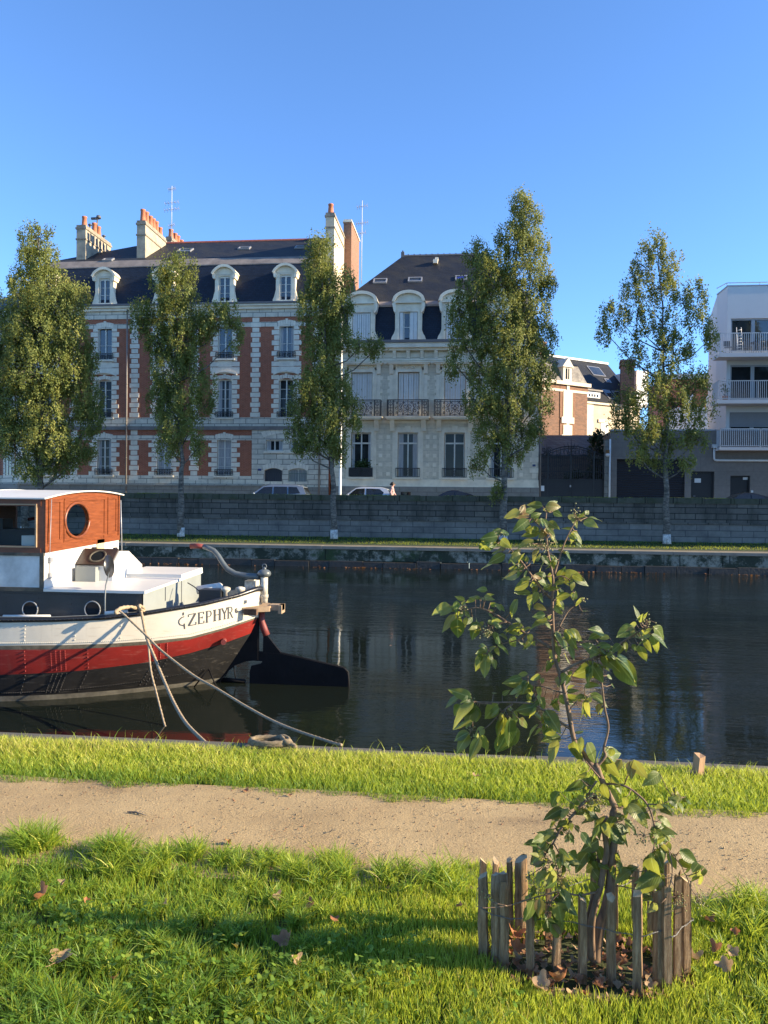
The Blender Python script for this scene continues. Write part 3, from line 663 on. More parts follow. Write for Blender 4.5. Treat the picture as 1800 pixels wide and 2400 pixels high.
# chimneys
def chimney(parent, px0, px1, y_top, VA, VB, zbase, mat, pots, capm, slots=0, band=True, pot_h=0.75, cap_h=0.30):
    x0, x1 = P(px0, y_top, VA).x, P(px1, y_top, VA).x; zt = zof((px0+px1)/2, y_top, VA)
    g = MB(); g.box(x0, x1, VA, VB, zbase, zt-cap_h)
    g.box(x0-.06, x1+.06, VA-.06, VB+.06, zt-cap_h, zt-cap_h*.55, 1); g.box(x0-.01, x1+.01, VA-.01, VB+.01, zt-cap_h*.55, zt, 1)
    if band: g.box(x0-.05, x1+.05, VA-.05, VB+.05, zt-1.05, zt-0.95, 1)
    for k in range(slots):
        yy = lerp(VA+0.5, VB-0.5, (k+.5)/slots); g.box(x1-.02, x1+.004, yy-.10, yy+.10, zt-1.0+.08, zt-cap_h-.05, 2); g.box(x1, x1+.012, yy-.10, yy+.10, zt-1.35, zt-1.06, 3)
    o = build(g, 'chimney', [mat, capm, MT['iron'], MT['render_b']], parent)
    for (f, dark, hs) in pots:
        p = MB(); c = ((x0+x1)/2, lerp(VA, VB, f), zt); h = pot_h*hs
        if dark:
            p.tube([c, (c[0], c[1], zt+h*.7)], 0.07, 8); p.lathe([(0.13, h*.62), (0.15, h*.7), (0.02, h*.85)], c, 10)
        else: p.lathe([(0.21, 0), (0.20, 0.06), (0.155, h*.85), (0.185, h*.88), (0.18, h), (0.12, h), (0.12, h*.9)], c, 12)
        build(p, 'chimney_pot', MT['gutter'] if dark else MT['terracotta'], o)
    return o
capm = M('chimney_cap', (0.27,0.235,0.18), 0.9, 0.4, 3, 14, 0.3)
c1 = chimney(roof, 179.5, 201, 527, VF+2, VF+5.9, zM2-0.4, MT['render_c'], [(.12,0,1),(.33,1,.9),(.5,0,1.1),(.66,0,1.05),(.88,1,.8)], capm, slots=6)
g = MB(); x = xof(222, VF+4.2, 520); z = zof(225, 512, VF+4.2); g.tube([(x-.25, VF+4.2, z), (x+.3, VF+4.2, z)], 0.10, 8); g.tube([(x+.2, VF+4.2, z-.9), (x+.2, VF+4.2, z+.1)], 0.05, 8); g.lathe([(0.16,0),(0.19,.1),(0.14,.22)], (x+.3, VF+4.2, z-.02), 10)
build(g, 'chimney_cowl', MT['gutter'], c1)
chimney(roof, 321, 341, 516.5, VF+2, VF+5.7, zM2-0.4, MT['render_c'], [(.08,0,1.15),(.24,0,1.2),(.42,0,1.15),(.56,0,1.15),(.71,0,1.15),(.9,0,.9)], capm)
chimney(roof, 389, 402, 554, VF+6.9, VF+9.8, zM2, MT['render_c'], [(.15,0,.9),(.45,0,.9),(.65,0,.9),(.9,0,.8)], capm, band=False)
# tall party-wall stacks
cs = MB()
chimney(b1, 763.5, 784, 498, VF+1.2, VF+5.4, zE1, MT['render_b'], [(.06,0,1)], capm, band=True, pot_h=0.65)
o = chimney(b1, 805.5, 824, 514, VF+5.5, VF+9.6, Z1(800), MT['brick_o'], [(.2,0,.2)], MT['stone'], band=False, cap_h=.22)
# angled wing at the left corner
g = MB(); ang = R(35)
def wingp(u, d=0.0): return (BX0-u*math.cos(ang)+d*math.sin(ang)*-1, VF+u*math.sin(ang)-d*math.cos(ang))
def wslab(mb, u0, u1, z0, z1, d0, d1, m=0):
    a, b_ = wingp(u0, d1), wingp(u1, d1); c_, d_ = wingp(u1, d0), wingp(u0, d0)
    mb.hexa([(b_[0], b_[1], z0), (a[0], a[1], z0), (d_[0], d_[1], z0), (c_[0], c_[1], z0), (b_[0], b_[1], z1), (a[0], a[1], z1), (d_[0], d_[1], z1), (c_[0], c_[1], z1)], m)
wslab(g, 0.0, 9, STREET, zE0, -1.0, 0, 0)
for (za, zb_) in ((zF0, zE0), (zS0, zS1), (zST1, zB0), (zG0, zG1), (zL0, zGB)): wslab(g, 0, 9, za, zb_, 0, .04, 1)
wslab(g, 0, 9, zE0, zE1, -.5, .3, 1); wslab(g, 0, 9, zST0, zST1, 0, .13, 3); wslab(g, 0, 9, STREET, zL0, 0, .14, 4)
for u in (1.7, 5.2):
    for (za, zb_) in (w3, w2, w1):
        wslab(g, u-.9, u+.9, za-.4, zb_+.4, 0, .035, 1); wslab(g, u-.5, u+.5, za, zb_, .035, .05, 2)
        wslab(g, u-.5, u-.44, za, zb_, .05, .08, 5); wslab(g, u+.44, u+.5, za, zb_, .05, .08, 5); wslab(g, u-.04, u+.04, za, zb_, .05, .08, 5)
wslab(g, .0, .5, zL1, zF0, 0, .036, 1); wslab(g, 3.2, 3.7, zL1, zF0, 0, .036, 1)
wslab(g, 0, 9, zE1, lerp(zE1,zM1,.45), -.9, -.35, 6)
build(g, 'corner_wing', [MT['brick'], MT['stone_w'], MT['glass'], MT['zinc'], MT['plinth'], MT['paint_w'], MT['slate']], b1)
g = MB(); p = wingp(3.0, .2); g.tube([(p[0], p[1], STREET), (p[0], p[1], zE0)], 0.06, 8); build(g, 'downpipe', MT['gutter'], b1)

def aerial(px, y0, y1, V, label, levels):
    x = P(px, y1, V).x; z0, z1 = zof(px, y1, V), zof(px, y0, V)
    o = thing('aerial', label, 'aerial', (x, V, z0)); g = MB(); g.tube([(x, V, z0), (x, V, z1)], 0.028, 6); build(g, 'mast', MT['steel_w'], o)
    for (fz, L, n) in levels:
        g = MB(); z = lerp(z0, z1, fz); g.tube([(x-L*.5, V, z), (x+L*.5, V, z+.1)], 0.015, 5)
        for k in range(n):
            xx = x-L*.5+L*k/(n-1); g.tube([(xx, V-.25, z+.1*k/(n-1)), (xx, V+.25, z+.1*k/(n-1))], 0.012, 4); g.tube([(xx, V, z-.2+.1*k/(n-1)), (xx, V, z+.2+.1*k/(n-1))], 0.010, 4)
        build(g, 'antenna', MT['alu'], o)
aerial(402, 436, 556, VF+6.0, 'tall thin television aerial beside the small row of chimney pots on the brick house', [(.93,.5,5),(.66,1.0,5),(.53,1.1,6),(.22,.4,4)])
aerial(847, 470, 665, VF+3.2, 'television aerial fixed to the tall orange brick chimney stack', [(.92,.7,5),(.72,.8,6),(.6,.5,4)])
# ------------------------------------------------------------------ cream stone town house
def Z2(y, x=957): return zof(x, y, VF)
HX0, HX1 = xof(784, VF), xof(1263, VF)
b2 = thing('stone_townhouse', 'cream stone town house with arched dormers, white shutters and wrought iron balconies', 'building', ((HX0+HX1)/2, VF, STREET))
hc = [xof(p, VF, 950) for p in (847.5, 957, 1066.5, 1176)]
zc1, zc0 = Z2(802), Z2(823); f1, f0 = Z2(823), Z2(845); o1, o0 = Z2(872), Z2(979); g1, g0 = Z2(1014), Z2(1119)
HW1, HW0 = 0.70, 0.66
holes = []
for cx in hc: holes += [(cx-HW1, cx+HW1, o0, o1), (cx-HW0, cx+HW0, g0, g1)]
g = MB(); g.wall(HX0, HX1, STREET-.05, zc0, holes, VF, VF+.4); g.box(HX0+.02, HX1-.02, VF+.7, VF+11, STREET, zc0-.02)
build(g, 'wall', MT['ashlar_h'], b2)
s = MB()
s.box(HX0, HX1+.05, VF-.12, VF+.3, f0-.02, f0+.10); s.box(HX0, HX1+.05, VF-.06, VF, f0-.22, f0-.02)
s.box(HX0, HX1+.1, VF-.30, VF+.3, zc0, zc0+.16); s.box(HX0, HX1+.16, VF-.48, VF+.3, zc0+.16, zc1-.12)
n = 15
for i in range(n):                                                   # modillions
    x = lerp(HX0+.3, HX1-.3, i/(n-1)); s.prismx([(VF-.02, f0+.18), (VF-.10, f0+.18), (VF-.26, zc0-.10), (VF-.26, zc0), (VF-.02, zc0)], x-.11, x+.11); s.box(x-.13, x+.13, VF-.14, VF, f0+.12, f0+.18)
for i in range(n-1):
    x = lerp(HX0+.3, HX1-.3, (i+.5)/(n-1)); s.box(x-.32, x+.32, VF-.03, VF, f0+.22, zc0-.1)
build(s, 'cornice', MT['stone'], b2)
s = MB(); s.box(HX0, HX1+.18, VF-.56, VF+.3, zc1-.12, zc1+.06); build(s, 'gutter', MT['gutter'], b2)
s = MB()
for cx in hc:
    a, c = cx-HW1, cx+HW1                                          # first floor surround
    s.box(a-.16, a, VF-.09, VF, o0, o1+.14); s.box(c, c+.16, VF-.09, VF, o0, o1+.14); s.box(a, c, VF-.09, VF, o1, o1+.14)
    s.box(a-.30, a-.16, VF-.05, VF, o0, o1+.3); s.box(c+.16, c+.30, VF-.05, VF, o0, o1+.3)
    s.box(a-.30, c+.30, VF-.05, VF, o1+.14, o1+.46)
    for k in range(9): s.ball((cx-.4+.1*k, VF-.06, o1+.30+.05*math.sin(k*1.6)), .07, 5)
    for sg in (-1, 1):
        x = cx+sg*(HW1+.42); s.prismx([(VF, o1-.12), (VF-.12, o1-.12), (VF-.16, o1+.1), (VF-.28, o1+.46), (VF, o1+.46)], x-.13, x+.13); s.box(x-.11, x+.11, VF-.04, VF, o0, o1-.2)
        for k in range(6): s.box(x+sg*.11, x+sg*(.26 if k % 2 else .20), VF-.025, VF, o0+.35+k*.42, o0+.35+k*.42+.26)
    s.box(cx-HW1-.66, cx+HW1+.66, VF-.32, VF, o1+.46, o1+.55); s.box(cx-HW1-.72, cx+HW1+.72, VF-.38, VF, o1+.55, o1+.63)
    a, c = cx-HW0, cx+HW0                                          # ground floor surround
    s.box(a-.18, a, VF-.07, VF, g0, g1+.18); s.box(c, c+.18, VF-.07, VF, g0, g1+.18); s.box(a, c, VF-.07, VF, g1, g1+.18)
    s.box(a-.34, a-.18, VF-.035, VF, g0-.1, g1+.34); s.box(c+.18, c+.34, VF-.035, VF, g0-.1, g1+.34); s.box(a-.18, c+.18, VF-.035, VF, g1+.18, g1+.34)
    s.prism([(cx-.14, g1), (cx+.14, g1), (cx+.20, g1+.42), (cx-.20, g1+.42)], VF-.16, VF-.072)
    s.box(cx-.85, cx+.85, VF-.18, VF, g0-.12, g0)
    for sg in (-1, 1):
        x = cx+sg*(HW0+.62)
        for k in range(9):
            if k % 2 == 0: s.box(x-.12, x+.12, VF-.022, VF, g0+.1+k*.30, g0+.1+k*.30+.24)
        x = cx+sg*(HW0+.30+.18); x = cx+sg*1.02
        s.prismx([(VF, g1+.10), (VF-.14, g1+.10), (VF-.18, g1+.30), (VF-.38, g1+.62), (VF-.46, g1+.80), (VF, g1+.80)], x-.15, x+.15); s.box(x-.17, x+.17, VF-.20, VF-.14, g1+.10, g1+.18)
    # balcony slab
    s.box(cx-1.36, cx+1.36, VF-.62, VF, g1+.80, g1+.90); s.box(cx-1.42, cx+1.42, VF-.70, VF, g1+.90, g1+.99)
s.box(HX0, HX1+.03, VF-.05, VF, g1+.60, g1+.78)
s.box(HX0, HX1+.04, VF-.10, VF, g0-.60, g0-.50); s.box(HX0, HX1+.02, VF-.05, VF, g0-.50, g0-.13)
for sx in (HX0+.0, HX1-.55):
    for k in range(12): s.box(sx+(0 if k % 2 else .12) if sx > 0 else sx, sx+(.55 if k % 2 else .43), VF-.03, VF, g0+k*.34, g0+k*.34+.31)
build(s, 'stone_trim', MT['stone'], b2)
s = MB()
hb = [(xof(p-12, VF), xof(p+12, VF), STREET+.15, Z2(1153)) for p in (953, 1172)]
s.wall(HX0, HX1+.06, STREET-.05, g0-.60, hb, VF-.12, VF); build(s, 'plinth', MT['plinth'], b2)
for h in hb:
    g = MB(); g.poly([(h[0], VF-.03, h[2]), (h[1], VF-.03, h[2]), (h[1], VF-.03, h[3]), (h[0], VF-.03, h[3])]); build(g, 'cellar_window', MT['glass'], b2)
def balcony(parent, cx):
    g = MB(); z0, z1 = g1+.99, g1+.99+1.08; y = VF-.64; x0, x1 = cx-1.34, cx+1.34
    g.box(x0, x1, y-.03, y+.03, z1-.06, z1); g.box(x0, x1, y-.02, y+.02, z1-.16, z1-.13); g.box(x0, x1, y-.02, y+.02, z0, z0+.04); g.box(x0, x1, y-.015, y+.015, z0+.12, z0+.145)
    for x in (x0, x1-.05, x0+.42, x1-.45): g.box(x, x+.05, y-.035, y+.035, z0, z1)
    for sx in (x0+.025, x1-.025): g.box(sx-.02, sx+.02, y, VF, z1-.06, z1); g.box(sx-.02, sx+.02, y, VF, z0, z0+.04); [g.box(sx-.012, sx+.012, y+.12*k, y+.12*k+.024, z0, z1) for k in range(1, 5)]
    zm = (z0+z1)/2; r = .020
    for sg in (-1, 1):
        for (dx, dz, rad) in ((.16,.12,.16),(.16,-.18,.15),(.46,.18,.15),(.46,-.14,.17),(.72,.02,.13),(.70,-.30,.09),(.70,.32,.08),(.28,.36,.08),(.30,-.38,.08)):
            g.spiral((cx+sg*dx, y, zm+dz-.02), rad, r, 1.35, a0=1.0 if sg > 0 else 2.1, sg=sg, n=14)
        xx = cx+sg*1.10
        g.box(xx-.015, xx+.015, y-.015, y+.015, z0, z1); g.box(xx-.14, xx+.14, y-.012, y+.012, zm-.02, zm+.02)
        for dz in (-.28, .28): g.ring((xx, y, zm+dz), .11, .018, 10, 4)
        for dx in (-.14, .14): g.box(xx+dx-.010, xx+dx+.010, y-.01, y+.01, z0, z1)
    g.ring((cx, y, zm-.02), .42, .018, 20, 4); g.ring((cx, y, zm-.02), .09, .02, 10, 4)
    g.box(cx-.012, cx+.012, y-.012, y+.012, z0, z1)
    return build(g, 'balcony_railing', MT['iron'], parent)
def shutter_leaf(mb, x0, x1, z0, z1, y, slats=4):
    n = slats
    for i in range(n):
        a = lerp(x0, x1, i/n); c = lerp(x0, x1, (i+1)/n); mb.box(a+.008, c-.008, y, y+.03, z0, z1)
        k = 0
        for zz in np.arange(z0+.12, z1-.1, .14): mb.box(a+.03, c-.03, y-.010, y-.001, zz, zz+.07)
for i, cx in enumerate(hc):
    balcony(b2, cx)
    g = MB()
    for k in range(4):
        a = lerp(cx-HW1+.03, cx+HW1-.03, k/4); shutter_leaf(g, a+.01, a+(2*HW1-.06)/4-.01, o0+.03, o1-.04, VF+.12, 2)
    build(g, 'shutters', MT['shutter'], b2)
    wd = make_window(b2, cx-HW0+.03, cx+HW0-.03, g0+.02, g1-.02, VF+.22, MT['paint_w'], MT['glass'], (), transom=.77)
    # window guard
    g = MB(); z0, z1 = g0+.03, g0+.62; y = VF-.12; x0, x1 = cx-.78, cx+.78
    g.box(x0, x1, y-.03, y+.03, z1-.05, z1); g.box(x0, x1, y-.02, y+.02, z0, z0+.03)
    nb = 30 if i == 0 else 14
    for k in range(nb+1): x = lerp(x0, x1, k/nb); g.box(x-.012, x+.012, y-.012, y+.012, z0, z1)
    for k in range(3): g.ring((cx, y-.02, z0+.12+.17*k), .07, .014, 8, 4)
    if i == 0: g.box(x0+.02, x1-.02, y+.015, y+.03, z0+.02, z1-.06)
    build(g, 'window_guard', MT['iron'], b2)
# potted plant in the left window
pl = thing('window_plant', 'bushy green plant behind the railing of the leftmost ground floor window of the cream house', 'plant', (hc[0], VF+.0, g0+.05))
nl = 500; c_ = np.array([hc[0]+.12, VF-.02, g0+.78]); ctr = c_+RNG.normal(0, 1, (nl,3))*np.array([.26,.05,.17])
dv = RNG.normal(0, 1, (nl,3)); dv /= np.linalg.norm(dv, axis=1)[:,None]; dw = np.cross(dv, RNG.normal(0,1,(nl,3))); dw /= np.linalg.norm(dw, axis=1)[:,None]
vv = np.stack([ctr-dv*.07, ctr+dw*.03, ctr+dv*.07, ctr-dw*.03], 1).reshape(-1,3)
MT['plantleaf'] = leafM('house_plant_leaf', [(0,(.02,.05,.015)),(1,(.05,.10,.03))], .2)
tt = np.repeat(RNG.random(nl), 4); build_arrays('foliage', vv, None, np.arange(nl*4).reshape(-1,4), MT['plantleaf'], pl, tint=np.stack([tt,tt,tt,tt*0+1],1))
g = MB(); g.box(hc[0]-.45, hc[0]+.55, VF-.08, VF+.08, g0+.42, g0+.62); build(g, 'planter', MT['terracotta'], pl)
# mansard, dormers and hipped roof
HM, HU, HR = VF+.55, VF+.95, VF+6.8
hm1 = zof(957, 716, HM); hu = zof(957, 706, HU); hr = zof(1040, 598, HR)
g = MB(); g.poly([(HX0+.1, VF+.05, zc1), (HX1-.1, VF+.05, zc1), (HX1-.5, HM, hm1), (HX0+.3, HM, hm1)])
g.poly([(HX1-.1, VF+.05, zc1), (HX1-.1, VF+12, zc1), (HX1-.5, VF+11.5, hm1), (HX1-.5, HM, hm1)]); g.poly([(HX0+.1, VF+.05, zc1), (HX0+.3, HM, hm1), (HX0+.3, VF+11.5, hm1), (HX0+.1, VF+12, zc1)])
build(g, 'mansard_slope', MT['slate'], b2)
g = MB(); g.poly([(HX0+.2, HM-.10, hm1-.10), (HX1-.4, HM-.10, hm1-.10), (HX1-.4, HM-.10, hm1+.04), (HX0+.2, HM-.10, hm1+.04)]); g.poly([(HX0+.2, HM-.10, hm1+.04), (HX1-.4, HM-.10, hm1+.04), (HX1-.5, HU, hu), (HX0+.3, HU, hu)]); build(g, 'roof_flashing', MT['zinc'], b2)
rx0, rx1 = P(944, 599, HR).x, P(1140, 598, HR).x; hb_ = 2*HR-HU
g = MB(); A, B_, D_, E_ = (HX0+.1, HU-.02, hu-.02), (HX1-.4, HU-.02, hu-.02), (HX1-.4, hb_, hu), (HX0+.1, hb_, hu)
g.poly([A, B_, (rx1, HR, hr), (rx0, HR, hr)]); g.poly([B_, D_, (rx1, HR, hr)]); g.poly([D_, E_, (rx0, HR, hr), (rx1, HR, hr)]); g.poly([E_, A, (rx0, HR, hr)])
roof2 = build(g, 'roof', MT['slate_top'], b2)
g = MB()
for k in range(14): a = lerp(rx0, rx1, k/14); c = lerp(rx0, rx1, (k+1)/14); g.prismx([(HR-.1, hr-.05), (HR-.05, hr+.08), (HR+.05, hr+.08), (HR+.1, hr-.05)], a, c-.02); g.box(c-.06, c-.0, HR-.06, HR+.06, hr+.0, hr+.13)
for x in (rx0, rx1): g.prismz([(x-.12, HR-.12), (x+.12, HR-.12), (x+.12, HR+.12), (x-.12, HR+.12)], hr-.1, hr+.28); g.box(x-.05, x+.05, HR-.05, HR+.05, hr+.28, hr+.40)
build(g, 'ridge_tiles', MT['gutter'], roof2)
skylight(roof2, 891, 660, 32, 15, HU, hu, HR, hr); skylight(roof2, 973, 657, 33, 15, HU, hu, HR, hr); skylight(roof2, 1081, 653, 28, 15, HU, hu, HR, hr, blue=True)
g = MB(); q = P(1021, 614, HR-1.0); g.box(q.x-.16, q.x+.16, HR-1.6, HR-.9, q.z-.25, q.z+.02); g.box(q.x-.02, q.x+.2, HR-1.5, HR-1.0, q.z+.02, q.z+.18); build(g, 'roof_vent', MT['stone_q'], roof2)
def dormer_stone(parent, cxp, half_open=False, closed=True):
    cx = xof(cxp, VF, 760); yf = VF-.06; zb = zc1+.02; zt = zof(957, 681, yf); zp = zof(957, 711, yf); zw1 = zof(957, 731, yf); zw0 = zb+.10
    hw = .60; W = .87; g = MB()
    g.wall(cx-W, cx+W, zb, zp, [(cx-hw, cx+hw, zw0, zw1)], yf, VF+1.2)
    g.box(cx-hw-.14, cx-hw, yf-.05, yf, zw0, zw1+.14); g.box(cx+hw, cx+hw+.14, yf-.05, yf, zw0, zw1+.14); g.box(cx-hw, cx+hw, yf-.05, yf, zw1, zw1+.14)
    g.prism([(cx-.12, zw1+.0), (cx+.12, zw1+.0), (cx+.17, zw1+.28), (cx-.17, zw1+.28)], yf-.12, yf-.055)
    for sg in (-1, 1):
        pts = [(cx+sg*W, zb), (cx+sg*(W+.24), zb), (cx+sg*(W+.26), zb+.18), (cx+sg*(W+.20), zb+.36), (cx+sg*(W+.08), zb+.55), (cx+sg*W, zb+.8)]
        g.prism(pts if sg > 0 else pts[::-1], yf+.02, VF+.5)
        pts = [(cx+sg*(W-.04), zp-.65), (cx+sg*(W+.10), zp-.5), (cx+sg*(W+.16), zp-.2), (cx+sg*(W+.2), zp), (cx+sg*(W-.04), zp)]
        g.prism(pts if sg > 0 else pts[::-1], yf-.14, yf+.5)
    g.box(cx-W-.14, cx+W+.14, yf-.16, VF+1.0, zp, zp+.10)
    hh = zt-zp-.10; zs = zp+.10; W2 = W+.18
    f = lambda k, WW, H: (cx-WW+2*WW*k/18, zs+H*math.sqrt(max(0, 1-(k/9-1)**2)))
    g.prism([f(k, W2-.1, hh-.1) for k in range(18, -1, -1)][::-1][::-1], yf, VF+1.6)
    for k in range(18): g.prism([f(k, W2-.16, hh-.20), f(k+1, W2-.16, hh-.20), f(k+1, W2+.04, hh), f(k, W2+.04, hh)], yf-.20, VF+1.7)
    o = build(g, 'dormer', MT['stone'], parent)
    m = MB()
    if half_open:
        shutter_leaf(m, cx-hw+.02, cx-hw+.26, zw0, zw1-.02, yf+.02, 1); shutter_leaf(m, cx+.10, cx+hw-.02, zw0, zw1-.02, yf+.02, 2); build(m, 'shutters', MT['shutter'], o)
        m = MB(); y = yf+.16; m.box(cx-hw+.26, cx-hw+.33, y-.04, y+.04, zw0, zw1); m.box(cx+.06, cx+.13, y-.04, y+.04, zw0, zw1); m.box(cx-hw+.33, cx+.06, y-.03, y+.03, lerp(zw0,zw1,.47)-.02, lerp(zw0,zw1,.47)+.02); m.box(cx-hw+.33, cx+.06, y-.03, y+.03, zw1-.08, zw1); m.box(cx-hw+.33, cx+.06, y-.03, y+.03, zw0, zw0+.08)
        m.poly([(cx-hw, y+.01, zw0), (cx+hw, y+.01, zw0), (cx+hw, y+.01, zw1), (cx-hw, y+.01, zw1)], 1); build(m, 'window', [MT['paint_w'], MT['glass2']], o)
    else:
        for k in range(4): a = lerp(cx-hw+.02, cx+hw-.02, k/4); shutter_leaf(m, a+.005, a+(2*hw-.04)/4-.005, zw0, zw1-.02, yf+.05, 2)
        build(m, 'shutters', MT['shutter'], o)
for i, p in enumerate((847.5, 957.5, 1066.5, 1176)): dormer_stone(b2, p, half_open=(i == 1))
g = MB(); z = Z2(1091, 1252); x = xof(1252.5, VF); g.box(x-.10, x+.10, VF-.06, VF-.035, z-.07, z+.07); build(g, 'house_number_plate', M('blue_enamel_plate', (0.012,0.03,0.12), .3, .1), b2)
g = MB(); g.tube([(HX1+.12, VF-.05, STREET), (HX1+.12, VF-.05, zc0)], .055, 8); build(g, 'downpipe', MT['zinc'], b2)
# ------------------------------------------------------------------ gate, houses behind, garage, modern block
gx0, gx1 = xof(1265, VF), xof(1418, VF)
gt = thing('iron_gate', 'tall black wrought iron double gate with a closed lower panel beside the cream house', 'gate', ((gx0+gx1)/2, VF, STREET))
zgp, zgr = zof(1340, 1124, VF), zof(1340, 1069, VF)
g = MB(); g.box(gx0, gx1, VF, VF+.05, STREET+.15, zgp); g.box(gx0, gx1, VF-.03, VF, zgp-.06, zgp+.04); g.box((gx0+gx1)/2-.02, (gx0+gx1)/2+.02, VF-.02, VF, STREET+.15, zgp); build(g, 'lower_panel', MT['black_door'], gt)
g = MB(); cxg = xof(1339.5, VF); hwg = (gx1-gx0)/2
nb = 34
for k in range(nb+1):
    x = lerp(gx0, gx1, k/nb); top = zgr+.1+ .55*max(0, math.cos((x-cxg)/hwg*1.6))
    g.box(x-.016, x+.016, VF+.0, VF+.03, zgp, top if k % 2 else zgr)
for z in (zgp+.5, zgr, zgr-.12): g.box(gx0, gx1, VF-.01, VF+.04, z-.02, z+.02)
for x in (gx0+.04, xof(1286, VF), cxg, xof(1393, VF), gx1-.04): g.box(x-.045, x+.045, VF-.02, VF+.06, STREET+.1, zgr+.25)
pts = [(lerp(gx0, gx1, k/20), VF+.02, zgr+.02+.62*max(0, math.cos((lerp(gx0, gx1, k/20)-cxg)/hwg*1.6))) for k in range(21)]
g.tube(pts, .035, 5); g.tube([(p[0], p[1], p[2]-.14) for p in pts], .022, 5)
for sg in (-1, 1):
    for (dx, dz, r_) in ((.35,.30,.22),(.8,.22,.18),(1.25,.16,.16),(1.6,.42,.2)): g.spiral((cxg+sg*dx, VF+.02, zgr+dz), r_, .018, 1.4, sg=sg, a0=1, n=14, k=4)
    for k in range(5): g.spiral((cxg+sg*(.25+.38*k), VF+.02, zgp+.25), .13, .016, 1.3, sg=sg, n=10, k=4); g.spiral((cxg+sg*(.25+.38*k), VF+.02, zgp+.9), .15, .016, 1.3, sg=-sg, n=10, k=4)
zt = zof(1340, 1028, VF)
g.tube([(cxg, VF+.02, zgr), (cxg, VF+.02, zt)], [.05, .012], 6); 
for (dz, r_) in ((-.9,.15),(-.6,.11)):
    for sg in (-1, 1): g.spiral((cxg+sg*r_, VF+.02, zt+dz), r_, .02, 1.3, sg=sg, n=10, k=4)
for k in range(5): g.tube([(cxg+(k-2)*.16, VF+.02, zgr+.55), (cxg+(k-2)*.24, VF+.02, zgr+1.0-.12*abs(k-2))], [.03,.008], 5)
xl = xof(1282, VF)
for sg in (-1, 1): g.spiral((xl+sg*.17, VF+.02, zgr+.42), .17, .025, 1.4, sg=sg, n=12, k=5); g.spiral((xl+sg*.11, VF+.02, zgr+.12), .13, .02, 1.4, sg=-sg, n=12, k=5)
g.tube([(xl, VF+.02, zgr), (xl, VF+.02, zof(1282, 1040, VF))], [.04,.01], 6)
build(g, 'ironwork', MT['iron'], gt)
g = MB(); x = xof(1272, VF); z = zof(1272, 1145, VF); g.box(x-.16, x+.14, VF-.05, VF-.02, z-.16, z+.18); build(g, 'letter_box', MT['pvc'], gt)
g = MB(); x = xof(1338.5, VF); z = zof(1338.5, 1139.5, VF); g.box(x-.045, x+.045, VF-.04, VF-.021, z-.07, z+.07); build(g, 'lock_plate', MT['alu'], gt)
# gate pillar with lantern
gp = thing('gate_pillar', 'grey stone pillar between the iron gate and the garage', 'pillar', (xof(1424, VF), VF, STREET))
px0, px1 = xof(1418.5, VF-.2), xof(1431, VF-.2); zp1 = zof(1424, 1031, VF)
g = MB(); z = STREET-.05
while z < zp1-.1: g.box(px0, px1, VF-.2, VF+.3, z, min(z+.42, zp1)); z += .43
build(g, 'shaft', MT['plinth'], gp)
ln = thing('wall_lantern', 'small round wall lantern on the pillar right of the iron gate', 'lantern', (xof(1424, VF-.2), VF-.2, zof(1424, 1062, VF-.2)))
q = P(1424, 1066, VF-.36); g = MB(); g.ball((q.x, q.y, q.z), .13, 8, 0); g.box(q.x-.10, q.x+.10, q.y-.1, q.y+.1, q.z+.08, q.z+.30, 1); g.tube([(q.x, q.y, q.z+.2), (q.x, VF-.2, q.z+.3)], .025, 6, 1); build(g, 'lamp_globe', [MT['pvc'], M('rusty_lamp_bracket', (.20,.10,.03), .7, .3)], ln)
# low stone outbuilding behind the gate
VO = VF+6
oy = thing('stone_outbuilding', 'low rubble stone outbuilding with a grey slate roof behind the iron gate', 'building', (P(1325, 1066, VO).x, VO, STREET))
x0, x1 = P(1255, 1066, VO).x, P(1432, 1066, VO).x; ze = zof(1320, 1068, VO); zr_ = zof(1320, 1020, VO+3)
g = MB(); g.box(x0, x1, VO, VO+6, STREET, ze); build(g, 'wall', MT['rubble_g'], oy)
g = MB(); g.hexa([(x0, VO-.2, ze-.05), (x1, VO-.2, ze-.05), (x1, VO+3, zr_-.1), (x0, VO+3, zr_-.1), (x0, VO-.2, ze+.06), (x1, VO-.2, ze+.06), (x1, VO+3, zr_), (x0, VO+3, zr_)]); g.hexa([(x0, VO+3, zr_-.1), (x1, VO+3, zr_-.1), (x1, VO+6.2, ze-.05), (x0, VO+6.2, ze-.05), (x0, VO+3, zr_), (x1, VO+3, zr_), (x1, VO+6.2, ze+.06), (x0, VO+6.2, ze+.06)])
build(g, 'roof', brickM('grey_blue_slate', (.075,.082,.10), (.045,.05,.062), (.02,.02,.024), .3, .16, .012, rough=.6, stain=(.12,.125,.13), stain_scale=1.5, stain_amt=.5), oy)

